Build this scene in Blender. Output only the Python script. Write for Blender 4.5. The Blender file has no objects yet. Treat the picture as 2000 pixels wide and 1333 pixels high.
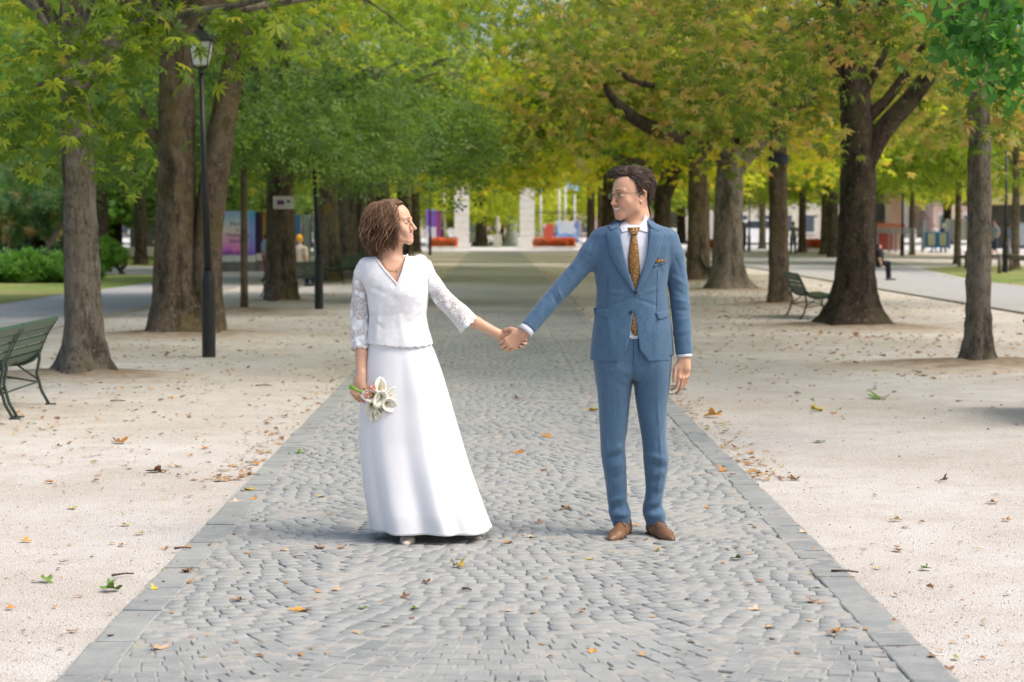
import bpy, math, random, time
import numpy as np
from mathutils import Vector, Matrix
from mathutils.bvhtree import BVHTree
T0 = time.time()
SC = bpy.context.scene
COL = SC.collection
rad = math.radians

# ---------------------------------------------------------------- camera, sky, sun, exposure
FOC = 3889.0            # focal length in pixels of a 2000 px wide picture (70 mm)
CAMZ = 1.55
PITCH = math.atan(225.5 / FOC)
YAW = math.atan(34.0 / FOC)
cam_d = bpy.data.cameras.new('camera')
cam = bpy.data.objects.new('camera', cam_d)
COL.objects.link(cam)
cam.location = (0, 0, CAMZ)
cam.rotation_euler = (math.pi / 2 - PITCH, 0, -YAW)
cam_d.sensor_width = 36.0
cam_d.lens = 36.0 * FOC / 2000.0
cam_d.clip_start = 0.1
cam_d.clip_end = 3000
cam_d.dof.use_dof = True
cam_d.dof.focus_distance = 9.7
cam_d.dof.aperture_fstop = 4.0
SC.camera = cam

SUN_EL, SUN_AZ = 54.0, 108.0      # azimuth measured from +Y towards +X
world = bpy.data.worlds.new('World')
SC.world = world
world.use_nodes = True
wn = world.node_tree.nodes
wl = world.node_tree.links
for n in list(wn):
    wn.remove(n)
wo = wn.new('ShaderNodeOutputWorld')
wb = wn.new('ShaderNodeBackground')
ws = wn.new('ShaderNodeTexSky')
ws.sky_type = 'NISHITA'
ws.sun_disc = False
ws.sun_elevation = rad(SUN_EL)
ws.sun_rotation = rad(SUN_AZ)
ws.air_density = 1.0
ws.dust_density = 5.0
ws.ozone_density = 1.0
wb.inputs['Strength'].default_value = 0.15
wl.new(ws.outputs[0], wb.inputs['Color'])
wl.new(wb.outputs[0], wo.inputs['Surface'])

sd = bpy.data.lights.new('sun', 'SUN')
sun = bpy.data.objects.new('sun', sd)
COL.objects.link(sun)
sd.energy = 1.15
sd.angle = rad(26)
sd.color = (1.0, 0.97, 0.93)
_d = Vector((math.sin(rad(SUN_AZ)) * math.cos(rad(SUN_EL)), math.cos(rad(SUN_AZ)) * math.cos(rad(SUN_EL)), math.sin(rad(SUN_EL))))
sun.rotation_euler = _d.to_track_quat('Z', 'Y').to_euler()
sun.location = (0, 0, 40)

SC.view_settings.view_transform = 'Standard'
SC.view_settings.look = 'None'
SC.view_settings.exposure = 0.68
SC.view_settings.gamma = 1.0
SC.view_settings.use_curve_mapping = False
SC.render.engine = 'CYCLES'
cy = SC.cycles
cy.use_denoising = True
try:
    cy.denoiser = 'OPENIMAGEDENOISE'
except Exception:
    pass
cy.max_bounces = 7
cy.diffuse_bounces = 3
cy.glossy_bounces = 2
cy.transmission_bounces = 4
cy.transparent_max_bounces = 8
cy.caustics_reflective = False
cy.caustics_refractive = False
cy.sample_clamp_indirect = 6

# ---------------------------------------------------------------- photo geometry helpers
_R = cam.rotation_euler.to_matrix()
_r, _u, _f = _R @ Vector((1, 0, 0)), _R @ Vector((0, 1, 0)), _R @ Vector((0, 0, -1))

def P(px, py, Y):
    """place in the world seen at photo pixel (px, py), Y metres ahead"""
    d = _f * FOC + _r * (px - 1000.0) - _u * (py - 666.5)
    return Vector((0, 0, CAMZ)) + d * (Y / d.y)

def G(px, py, z=0.0):
    d = _f * FOC + _r * (px - 1000.0) - _u * (py - 666.5)
    t = (z - CAMZ) / d.z
    v = Vector((0, 0, CAMZ)) + d * t
    v.z = z
    return v

# ---------------------------------------------------------------- scene-object helpers
def tag(o, label=None, cat=None, group=None, kind=None):
    if label: o['label'] = label
    if cat: o['category'] = cat
    if group: o['group'] = group
    if kind: o['kind'] = kind
    return o

def thing(name, label, cat, loc=(0, 0, 0), rz=0.0, group=None):
    o = bpy.data.objects.new(name, None)
    o.empty_display_size = 0.1
    COL.objects.link(o)
    o.location = loc
    o.rotation_euler = (0, 0, rz)
    return tag(o, label, cat, group)

def _org(parent):
    v = Vector((0, 0, 0))
    while parent is not None:
        v = v + parent.location
        parent = parent.parent
    return v

def link_mesh(name, me, mat=None, parent=None, smooth=False):
    """mesh vertices are local to the parent"""
    if mat is not None and not me.materials:
        me.materials.append(mat)
    if smooth:
        me.polygons.foreach_set('use_smooth', [True] * len(me.polygons))
    o = bpy.data.objects.new(name, me)
    COL.objects.link(o)
    if parent is not None:
        o.parent = parent
    return o

def np_mesh(name, v, f, smooth=True, attrs=None):
    """v (n,3) array, f (m,k) int array or list of such arrays"""
    me = bpy.data.meshes.new(name)
    fl = f if isinstance(f, list) else [f]
    fl = [np.asarray(a, dtype=np.int32) for a in fl if len(a)]
    nl = sum(a.size for a in fl)
    nf = sum(len(a) for a in fl)
    me.vertices.add(len(v))
    me.vertices.foreach_set('co', np.asarray(v, dtype=np.float32).ravel())
    me.loops.add(nl)
    me.loops.foreach_set('vertex_index', np.concatenate([a.ravel() for a in fl]))
    me.polygons.add(nf)
    tot = np.concatenate([np.full(len(a), a.shape[1], dtype=np.int32) for a in fl])
    st = np.concatenate([[0], np.cumsum(tot)[:-1]]).astype(np.int32)
    me.polygons.foreach_set('loop_start', st)
    me.polygons.foreach_set('loop_total', tot)
    if smooth:
        me.polygons.foreach_set('use_smooth', np.ones(nf, dtype=bool))
    me.update(calc_edges=True)
    if attrs:
        for k, a in attrs.items():
            a = np.asarray(a, dtype=np.float32)
            if a.ndim == 1:
                at = me.attributes.new(k, 'FLOAT', 'POINT')
                at.data.foreach_set('value', a)
            else:
                at = me.attributes.new(k, 'FLOAT_VECTOR', 'POINT')
                at.data.foreach_set('vector', a.ravel())
    return me

class MB:
    """collects simple shapes; build() links them as ONE mesh"""
    def __init__(s):
        s.v = []; s.f = []
    def add(s, vs, fs):
        b = len(s.v)
        s.v.extend([tuple(q) for q in vs])
        s.f.extend([tuple(b + i for i in q) for q in fs])
        return s
    def box(s, c, d, rz=0.0, ch=0.0, rot=None):
        x, y, z = d[0] / 2, d[1] / 2, d[2] / 2
        R = rot if rot is not None else Matrix.Rotation(rz, 3, 'Z')
        if ch <= 0:
            vs = [(a, b, e) for a in (-x, x) for b in (-y, y) for e in (-z, z)]
            fs = [(0, 1, 3, 2), (4, 6, 7, 5), (0, 4, 5, 1), (2, 3, 7, 6), (0, 2, 6, 4), (1, 5, 7, 3)]
        else:
            vs = []
            for e, k in ((-z, ch), (-z + ch, 0), (z - ch, 0), (z, ch)):
                vs += [(-x + k, -y + k, e), (x - k, -y + k, e), (x - k, y - k, e), (-x + k, y - k, e)]
            fs = [(3, 2, 1, 0), (12, 13, 14, 15)]
            for l in range(3):
                for i in range(4):
                    fs.append((l * 4 + i, l * 4 + (i + 1) % 4, l * 4 + 4 + (i + 1) % 4, l * 4 + 4 + i))
        c = Vector(c)
        return s.add([c + R @ Vector(q) for q in vs], fs)
    def tube(s, pts, rs, n=8, caps=True, flat=1.0):
        pts = [Vector(q) for q in pts]
        if not hasattr(rs, '__len__'): rs = [rs] * len(pts)
        base = len(s.v)
        up = None
        for i, q in enumerate(pts):
            t = (pts[min(i + 1, len(pts) - 1)] - pts[max(i - 1, 0)])
            if t.length < 1e-9: t = Vector((0, 0, 1))
            t.normalize()
            if up is None:
                up = t.orthogonal().normalized() if abs(t.z) > .99 else Vector((0, 0, 1)).cross(t).normalized()
            up = (up - t * up.dot(t))
            if up.length < 1e-6: up = t.orthogonal()
            up.normalize()
            w = t.cross(up)
            for k in range(n):
                a = 2 * math.pi * k / n
                s.v.append(tuple(q + up * (math.cos(a) * rs[i]) + w * (math.sin(a) * rs[i] * flat)))
        for i in range(len(pts) - 1):
            for k in range(n):
                a, b = base + i * n + k, base + i * n + (k + 1) % n
                s.f.append((a, b, b + n, a + n))
        if caps:
            s.f.append(tuple(base + k for k in range(n))[::-1])
            s.f.append(tuple(base + (len(pts) - 1) * n + k for k in range(n)))
        return s
    def lathe(s, c, prof, n=16, sx=1.0, sy=1.0):
        c = Vector(c); base = len(s.v)
        for (r, z) in prof:
            for k in range(n):
                a = 2 * math.pi * k / n
                s.v.append((c.x + r * sx * math.cos(a), c.y + r * sy * math.sin(a), c.z + z))
        for i in range(len(prof) - 1):
            for k in range(n):
                a, b = base + i * n + k, base + i * n + (k + 1) % n
                s.f.append((a, b, b + n, a + n))
        s.f.append(tuple(base + k for k in range(n))[::-1])
        s.f.append(tuple(base + (len(prof) - 1) * n + k for k in range(n)))
        return s
    def ball(s, c, r, n=8, m=6, sc=(1, 1, 1)):
        prof = [(r * math.sin(math.pi * (i + .02) / (m + .04)), -r * sc[2] * math.cos(math.pi * (i + .02) / (m + .04))) for i in range(m + 1)]
        return s.lathe(c, prof, n, sc[0], sc[1])
    def build(s, name, mat, parent=None, smooth=False, kind=None):
        me = bpy.data.meshes.new(name)
        o = _org(parent)
        me.from_pydata([(a - o.x, b - o.y, c - o.z) for a, b, c in s.v], [], s.f)
        ob = link_mesh(name, me, mat, parent, smooth)
        if kind: ob['kind'] = kind
        return ob

def kids(o):
    return [c for c in bpy.data.objects if c.parent == o]

def copy_tree(o, parent=None, cache=None):
    if cache is None:
        cache = {}
        for c in bpy.data.objects:
            if c.parent: cache.setdefault(c.parent.name, []).append(c)
    c = o.copy(); COL.objects.link(c)
    if parent is not None: c.parent = parent
    for ch in cache.get(o.name, []):
        copy_tree(ch, c, cache)
    return c

# ---------------------------------------------------------------- materials
class N:
    """tiny node-building helper"""
    def __init__(s, name):
        s.m = bpy.data.materials.new(name); s.m.use_nodes = True
        s.t = s.m.node_tree
        s.bsdf = s.t.nodes['Principled BSDF']; s.out = s.t.nodes['Material Output']
    def n(s, typ, **kw):
        q = s.t.nodes.new(typ)
        for k, v in kw.items():
            if k.startswith('i_'):
                k = k[2:]
                k = int(k) if k.isdigit() else k.replace('_', ' ')
                if hasattr(v, 'is_output') or isinstance(v, bpy.types.NodeSocket): s.t.links.new(v, q.inputs[k])
                else: q.inputs[k].default_value = v
            else: setattr(q, k, v)
        return q
    def l(s, a, b): s.t.links.new(a, b)
    def coord(s, kind='Object', scale=(1, 1, 1), rot=(0, 0, 0)):
        c = s.n('ShaderNodeTexCoord').outputs[kind]
        if scale != (1, 1, 1) or rot != (0, 0, 0):
            mp = s.n('ShaderNodeMapping'); mp.inputs['Scale'].default_value = scale
            mp.inputs['Rotation'].default_value = rot
            s.l(c, mp.inputs['Vector']); c = mp.outputs[0]
        return c
    def noise(s, scale, vec=None, detail=5, rough=.6, dist=0.0):
        q = s.n('ShaderNodeTexNoise'); q.inputs['Scale'].default_value = scale
        q.inputs['Detail'].default_value = detail; q.inputs['Roughness'].default_value = rough
        q.inputs['Distortion'].default_value = dist
        if vec is not None: s.l(vec, q.inputs['Vector'])
        return q.outputs['Fac']
    def ramp(s, fac, stops, interp='LINEAR'):
        q = s.n('ShaderNodeValToRGB'); q.color_ramp.interpolation = interp
        e = q.color_ramp.elements
        while len(e) < len(stops): e.new(0.5)
        for i, (p, c) in enumerate(stops):
            e[i].position = p
            e[i].color = (c, c, c, 1) if not hasattr(c, '__len__') else (c[0], c[1], c[2], 1)
        s.l(fac, q.inputs['Fac']); return q.outputs['Color']
    def mix(s, fac, a, b, mode='MIX'):
        q = s.n('ShaderNodeMix', data_type='RGBA', blend_type=mode)
        for k, v in ((0, fac), (6, a), (7, b)):
            if isinstance(v, bpy.types.NodeSocket): s.l(v, q.inputs[k])
            elif k == 0: q.inputs[k].default_value = v
            else: q.inputs[k].default_value = (v[0], v[1], v[2], 1)
        return q.outputs[2]
    def math(s, op, a, b=None, c=None):
        q = s.n('ShaderNodeMath', operation=op)
        for i, v in enumerate((a, b, c)):
            if v is None: continue
            if isinstance(v, bpy.types.NodeSocket): s.l(v, q.inputs[i])
            else: q.inputs[i].default_value = v
        return q.outputs[0]
    def attr(s, name):
        return s.n('ShaderNodeAttribute', attribute_name=name)
    def bump(s, h, strength=.5, dist=.01, chain=None):
        q = s.n('ShaderNodeBump'); q.inputs['Strength'].default_value = strength
        q.inputs['Distance'].default_value = dist
        s.l(h, q.inputs['Height'])
        if chain is not None: s.l(chain, q.inputs['Normal'])
        return q.outputs[0]
    def set(s, color=None, rough=None, normal=None, spec=None, metal=None, **kw):
        for k, v in (('Base Color', color), ('Roughness', rough), ('Normal', normal), ('Specular IOR Level', spec), ('Metallic', metal)):
            if v is None: continue
            if isinstance(v, bpy.types.NodeSocket): s.l(v, s.bsdf.inputs[k])
            elif k == 'Base Color': s.bsdf.inputs[k].default_value = (v[0], v[1], v[2], 1)
            else: s.bsdf.inputs[k].default_value = v
        for k, v in kw.items():
            s.bsdf.inputs[k.replace('_', ' ')].default_value = v
        return s

def simple(name, c1, c2=None, scale=6, rough=.7, bump=0.0, bscale=40, bdist=.005, spec=.35, metal=0, stretch=(1, 1, 1)):
    m = N(name)
    c2 = c2 or tuple(q * .75 for q in c1)
    co = m.coord('Object', stretch)
    col = m.mix(m.ramp(m.noise(scale, co), [(.3, 0.0), (.7, 1.0)]), c1, c2)
    m.set(color=col, rough=rough, spec=spec, metal=metal)
    if bump: m.set(normal=m.bump(m.noise(bscale, co), bump, bdist))
    return m.m

def leaf_mat(name, stops, trans=.42, tr_gain=1.5):
    """stops: colour ramp over the per-leaf tint; light passes through the blades"""
    m = N(name)
    tint = m.attr('tint').outputs['Fac']
    pos = m.n('ShaderNodeNewGeometry').outputs['Position']
    big = m.noise(.35, pos, 3, .6)
    fac = m.math('ADD', tint, m.math('MULTIPLY', m.math('SUBTRACT', big, .5), .38))
    col = m.ramp(fac, stops)
    m.set(color=col, rough=.5, spec=.4)
    tr = m.n('ShaderNodeBsdfTranslucent')
    m.l(m.mix(1.0, col, (tr_gain, tr_gain * 1.02, tr_gain * .5), 'MULTIPLY'), tr.inputs['Color'])
    mx = m.n('ShaderNodeMixShader'); mx.inputs[0].default_value = trans
    m.l(m.bsdf.outputs[0], mx.inputs[1]); m.l(tr.outputs[0], mx.inputs[2])
    m.l(mx.outputs[0], m.out.inputs['Surface'])
    return m.m
# ---------------------------------------------------------------- ground, paths
def mat_gravel():
    m = N('pale_gravel')
    p = m.n('ShaderNodeNewGeometry').outputs['Position']
    big = m.ramp(m.noise(.33, p, 4, .65), [(.38, 0.0), (.68, 1.0)])
    midn = m.noise(3.0, p, 5, .7)
    fine = m.noise(95, p, 3, .7)
    vor = m.n('ShaderNodeTexVoronoi', feature='F1'); vor.inputs['Scale'].default_value = 130
    m.l(p, vor.inputs['Vector'])
    c = m.mix(big, (.61, .585, .535), (.45, .40, .33))
    c = m.mix(m.ramp(midn, [(.45, 0.0), (.75, .55)]), c, (.38, .30, .22))
    c = m.mix(m.ramp(fine, [(.36, .55), (.52, 0.0)]), c, (.27, .21, .16))
    c = m.mix(m.ramp(vor.outputs['Color'], [(.25, .0), (.9, .3)]), c, (.74, .71, .66))
    h = m.math('ADD', m.math('MULTIPLY', fine, 1.0), m.math('MULTIPLY', vor.outputs['Distance'], .8))
    m.set(color=c, rough=.95, spec=.15, normal=m.bump(h, .8, .006))
    return m.m

def mat_soil():
    m = N('dark_soil')
    p = m.n('ShaderNodeNewGeometry').outputs['Position']
    c = m.mix(m.ramp(m.noise(7, p, 6, .7), [(.35, 0.0), (.7, 1.0)]), (.22, .165, .115), (.36, .29, .21))
    c = m.mix(m.ramp(m.noise(28, p, 3), [(.55, 0.0), (.68, .8)]), c, (.34, .17, .06))
    g = m.mix(m.noise(90, p, 3), (.40, .34, .27), (.58, .52, .44))
    e = m.math('ADD', m.attr('rim').outputs['Fac'], m.math('MULTIPLY', m.math('SUBTRACT', m.noise(5, p, 4), .5), .9))
    c = m.mix(m.ramp(e, [(.35, 0.0), (.80, 1.0)]), c, g)
    m.set(color=c, rough=.95, spec=.1, normal=m.bump(m.noise(60, p), .8, .012))
    return m.m

def mat_stone(name='sett_stone'):
    m = N(name)
    p = m.n('ShaderNodeNewGeometry').outputs['Position']
    tint = m.attr('tint').outputs['Fac']
    rnd = m.n('ShaderNodeObjectInfo').outputs['Random']
    k = m.math('ADD', m.math('MULTIPLY', tint, .5), m.math('MULTIPLY', rnd, .5))
    c = m.mix(k, (.225, .24, .228), (.345, .352, .335))
    c = m.mix(m.ramp(m.noise(9, p, 5, .65), [(.42, 0.0), (.75, .6)]), c, (.44, .43, .40))
    c = m.mix(m.ramp(m.noise(170, p, 3), [(.35, .4), (.55, 0.0)]), c, (.14, .15, .145))
    c = m.mix(m.ramp(m.noise(1.1, p, 3), [(.4, 0.0), (.7, .45)]), c, (.40, .40, .37))
    h = m.math('ADD', m.noise(45, p, 4), m.math('MULTIPLY', m.noise(200, p, 2), .4))
    m.set(color=c, rough=.72, spec=.35, normal=m.bump(h, .55, .006))
    return m.m

MG = mat_gravel(); MSOIL = mat_soil(); MST = mat_stone()
MSAND = simple('joint_sand', (.42, .405, .365), (.31, .30, .27), 25, .95, .8, 160, .004, .1)

# ground sheet to the horizon
b = MB(); b.add([(-500, -60, 0), (500, -60, 0), (500, 1200, 0), (-500, 1200, 0)], [(0, 1, 2, 3)])
tag(b.build('ground', MG), kind='structure')

# far cobbled path as a sheet (setts too small to tell apart)
PX0, PX1 = -1.49, 1.57
def mat_far_path():
    m = N('far_cobbles')
    p = m.n('ShaderNodeNewGeometry').outputs['Position']
    vor = m.n('ShaderNodeTexVoronoi', feature='DISTANCE_TO_EDGE'); vor.inputs['Scale'].default_value = 12
    m.l(p, vor.inputs['Vector'])
    c = m.mix(m.noise(14, p), (.25, .265, .255), (.34, .35, .33))
    c = m.mix(m.ramp(vor.outputs['Distance'], [(.0, .8), (.12, 0.0)]), c, (.5, .46, .39))
    c = m.mix(m.ramp(m.noise(.5, p, 4), [(.45, 0.0), (.75, .6)]), c, (.46, .43, .37))
    m.set(color=c, rough=.8, spec=.3, normal=m.bump(vor.outputs['Distance'], .5, .01))
    return m.m
SETT_END = 36.0
b = MB(); b.add([(PX0, SETT_END, .006), (PX1, SETT_END, .006), (PX1, 122, .006), (PX0, 122, .006)], [(0, 1, 2, 3)])
tag(b.build('far_path', mat_far_path()), kind='structure')

# near paved path: sand bed with every sett laid on it
rng = np.random.default_rng(5)
nx, ny = 130, 860
gx, gy = np.meshgrid(np.linspace(PX0, PX1, nx), np.linspace(4.5, SETT_END, ny), indexing='ij')
def vnoise(x, y, s, seed):
    """smooth value noise"""
    r = np.random.default_rng(seed).random((257, 257))
    X, Y = x * s, y * s
    xi, yi = np.floor(X).astype(int), np.floor(Y).astype(int)
    fx, fy = X - xi, Y - yi
    fx, fy = fx * fx * (3 - 2 * fx), fy * fy * (3 - 2 * fy)
    a = lambda i, j: r[(xi + i) % 257, (yi + j) % 257]
    return (a(0, 0) * (1 - fx) + a(1, 0) * fx) * (1 - fy) + (a(0, 1) * (1 - fx) + a(1, 1) * fx) * fy
sand_h = lambda x, y: .0114 + .0045 * (vnoise(x, y, 2.1, 1) - .5) + .011 * (vnoise(x, y, 9.0, 2) - .5) + .006 * (vnoise(x, y, 31.0, 3) - .5)
gz = sand_h(gx, gy)
idx = np.arange(nx * ny).reshape(nx, ny)
q = np.stack([idx[:-1, :-1], idx[1:, :-1], idx[1:, 1:], idx[:-1, 1:]], -1).reshape(-1, 4)
path = link_mesh('paved_path', np_mesh('paved_path', np.stack([gx, gy, gz], -1).reshape(-1, 3), q), MSAND)
tag(path, kind='structure')

def sett_geo(cx, cy, w, d, a, h, jit):
    """one chamfered stone: 12 corner points"""
    pts = []
    c, s = math.cos(a), math.sin(a)
    corn = [(-w / 2, -d / 2), (w / 2, -d / 2), (w / 2, d / 2), (-w / 2, d / 2)]
    corn = [(x * jit[i * 2] , y * jit[i * 2 + 1]) for i, (x, y) in enumerate(corn)]
    for zz, k in ((-.02, 1.0), (h - .0035, 1.0), (h, .92)):
        for x, y in corn:
            x, y = x * k, y * k
            pts.append((cx + x * c - y * s, cy + x * s + y * c, zz + (jit[8] - 1) * x + (jit[9] - 1) * y))
    return pts
SETT_F = [(8, 9, 10, 11)] + [(l * 4 + i, l * 4 + (i + 1) % 4, l * 4 + 4 + (i + 1) % 4, l * 4 + 4 + i) for l in (0, 1) for i in range(4)]
setts = []
R_ARC, LANE = 1.45, .74
xc0 = (PX0 + PX1) / 2
XL, XR = PX0 + .148, PX1 - .148
rows = int((SETT_END - 4.2) / .084)
for lane in (-1, 0, 1):
    cx = xc0 + lane * 2 * LANE
    ph = 0.04 * lane
    for k in range(rows):
        y0 = 4.0 + k * .084 + ph
        t = -LANE + rng.random() * .05
        while t < LANE:
            w = .068 + rng.random() * .034
            tm = t + w / 2
            if tm < LANE:
                th = math.asin(max(-.99, min(.99, tm / R_ARC)))
                x = cx + tm; y = y0 + R_ARC - math.sqrt(R_ARC ** 2 - tm * tm)
                if XL + .035 < x < XR - .035 and 4.6 < y < SETT_END - .05:
                    setts.append((y, x, w / math.cos(th) - .008, .078, th))
            t += w
setts.sort()
n_ind = 0
vis = [s_ for s_ in setts if abs(s_[1] - .1) < 1 and s_[0] > 6.55]
start = [i for i, s_ in enumerate(setts) if s_[0] > 6.60][0]
ind = set(range(start, start + 290))
fv = []; ft = []
for i, (y, x, w, d, a) in enumerate(setts):
    jit = 1 + (rng.random(10) - .5) * .12
    jit[8:] = 1 + (rng.random(2) - .5) * .02
    h = .0150 + (rng.random() - .5) * .0045
    if i in ind:
        pts = sett_geo(0, 0, w, d, a, h, jit)
        me = bpy.data.meshes.new('sett'); me.from_pydata(pts, [], SETT_F)
        o = link_mesh('sett', me, MST, path); o.location = (x, y, 0)
    else:
        fv.extend(sett_geo(x, y, w, d, a, h, jit)); ft.extend([rng.random()] * 12)
nf = len(fv) // 12
F = (np.array([[list(f_) for f_ in SETT_F]]) + (np.arange(nf) * 12)[:, None, None]).reshape(-1, 4)
o = link_mesh('sett', np_mesh('sett_field', np.array(fv), F, False, {'tint': ft}), MST, path)
o['kind'] = 'stuff'
# border stones, one by one
for side in (0, 1):
    xe = PX0 + .085 if side == 0 else PX1 - .085
    y = 5.2
    while y < SETT_END:
        L = .21 + rng.random() * .10
        jit = 1 + (rng.random(10) - .5) * .07
        jit[8:] = 1 + (rng.random(2) - .5) * .05
        me = bpy.data.meshes.new('kerb_stone')
        me.from_pydata(sett_geo(0, 0, .150 + rng.random() * .012, L - .016, (rng.random() - .5) * .03, .0165 + rng.random() * .004, jit), [], SETT_F)
        o = link_mesh('kerb_stone', me, MST, path); o.location = (xe + (rng.random() - .5) * .014, y + L / 2, 0)
        y += L

# side paths, lawns, road
MASP = simple('grey_asphalt', (.34, .335, .325), (.40, .39, .375), 1.5, .9, .5, 120, .004, .3)
def mat_grass():
    m = N('dry_lawn')
    p = m.n('ShaderNodeNewGeometry').outputs['Position']
    c = m.mix(m.ramp(m.noise(.25, p, 4), [(.35, 0.0), (.65, 1.0)]), (.16, .25, .055), (.40, .36, .15))
    c = m.mix(m.ramp(m.noise(14, p, 4), [(.4, 0.0), (.7, .6)]), c, (.07, .12, .03))
    m.set(color=c, rough=.95, spec=.1, normal=m.bump(m.noise(40, p), .8, .03))
    return m.m
MGR = mat_grass()
def sheet(name, pts, z, mat):
    b = MB(); b.add([(x, y, z) for x, y in pts], [tuple(range(len(pts)))])
    return tag(b.build(name, mat), kind='structure')
sheet('left_path', [(-9.8, 8), (-6.75, 8), (-6.45, 60), (-6.4, 118), (-9.0, 118), (-9.2, 56), (-9.7, 44)], .005, MASP)
sheet('left_lawn', [(-9.83, 8), (-9.73, 44), (-9.23, 56), (-9.03, 118), (-90, 118), (-90, 8)], .009, MGR)
sheet('left_cross_path', [(-9.5, 62), (-9.3, 74), (-60, 92), (-60, 78)], .014, MASP)
sheet('right_path', [(9.3, 10), (13.3, 10), (13.4, 56), (15.2, 72), (17.5, 88), (14.5, 100), (12.0, 112), (9.6, 112), (9.35, 54)], .005, MASP)
sheet('right_lawn', [(13.45, 8), (13.6, 56), (15.4, 72), (18.0, 76), (60, 70), (60, 8)], .009, MGR)
sheet('right_court', [(17.9, 77), (70, 71), (70, 112), (14.7, 112), (17.7, 88)], .007, simple('pale_court', (.55, .5, .43), (.45, .4, .34), 2, .9))
sheet('far_road', [(-90, 122.2), (90, 122.2), (90, 330), (-90, 330)], .011, simple('sunlit_road', (.62, .60, .56), (.52, .5, .47), .4, .85, .3, 30))
MEDGE = simple('edge_stone', (.40, .38, .34), (.28, .26, .23), 3, .85, .4, 40)
def edging(name, pts):
    b = MB()
    for (x0, y0), (x1, y1) in zip(pts[:-1], pts[1:]):
        L = math.hypot(x1 - x0, y1 - y0)
        b.box(((x0 + x1) / 2, (y0 + y1) / 2, .012), (.09, L, .05), rz=-math.atan2(x1 - x0, y1 - y0))
    tag(b.build(name, MEDGE), kind='structure')
edging('left_path_edging', [(-6.72, 10), (-6.42, 60), (-6.37, 118)])
edging('right_path_edging', [(9.27, 10), (9.32, 54), (9.57, 112)])

def mound(c, r, h=.09, seed=0, sy=1.0):
    """earth heaped round a trunk"""
    n, m = 28, 9
    rg = np.random.default_rng(seed + 77)
    ph = rg.random(4) * 6.28
    v, f = [], []
    for j in range(m + 1):
        t = j / m
        for k in range(n):
            a = 2 * math.pi * k / n
            rr = r * t * (1 + .18 * math.sin(2 * a + ph[0]) + .10 * math.sin(5 * a + ph[1]))
            z = h * (math.cos(t * math.pi) + 1) / 2 + (.012 * math.sin(3 * a + 4 * t + ph[2]) * (1 - t)) + .004 - (.02 if j == m else 0)
            v.append((c[0] + rr * math.cos(a), c[1] + rr * sy * math.sin(a), z))
    for j in range(m):
        for k in range(n):
            a, b_ = j * n + k, j * n + (k + 1) % n
            f.append((a, b_, b_ + n, a + n))
    me = np_mesh('soil', np.array(v), np.array(f), True, {'rim': np.repeat(np.linspace(0, 1, m + 1), n)})
    return tag(link_mesh('soil_mound', me, MSOIL), kind='structure')
# ---------------------------------------------------------------- trees
def mat_bark(name, c1, c2, moss=(.16, .15, .04), mossk=.5, wscale=7):
    m = N(name)
    p = m.coord('Object', (1, 1, .38))
    p2 = m.coord('Object')
    cr = m.noise(wscale * 3.2, p, 8, .78, .8)
    c = m.mix(m.ramp(cr, [(.38, 0.0), (.58, 1.0)]), tuple(q * .30 for q in c1), tuple(q * 1.15 for q in c1))
    c = m.mix(m.ramp(m.noise(5, p2, 6, .7), [(.42, 0.0), (.62, .8)]), c, c2)
    c = m.mix(m.ramp(m.noise(2.6, m.coord('Object', (1.6, 1.6, .35)), 5, .7), [(.52, 0.0), (.62, .75)]), c, tuple(q * .22 for q in c1))
    c = m.mix(m.ramp(m.noise(1.7, p2, 5), [(.52, 0.0), (.72, mossk)]), c, moss)
    c = m.mix(m.ramp(m.noise(16, p2, 4), [(.62, 0.0), (.70, .6)]), c, (.42, .41, .37))
    m.set(color=c, rough=.92, spec=.15, normal=m.bump(cr, 1.0, .08))
    return m.m
BARK_G = mat_bark('grey_bark', (.27, .23, .18), (.35, .305, .25))
BARK_D = mat_bark('dark_bark', (.085, .062, .045), (.14, .11, .08), (.13, .12, .05), .6)
BARK_B = mat_bark('brown_bark', (.19, .145, .10), (.26, .205, .15), (.20, .165, .03), .7)
BARK_M = mat_bark('mossy_bark', (.20, .16, .11), (.25, .20, .13), (.34, .27, .03), .9)

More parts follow.
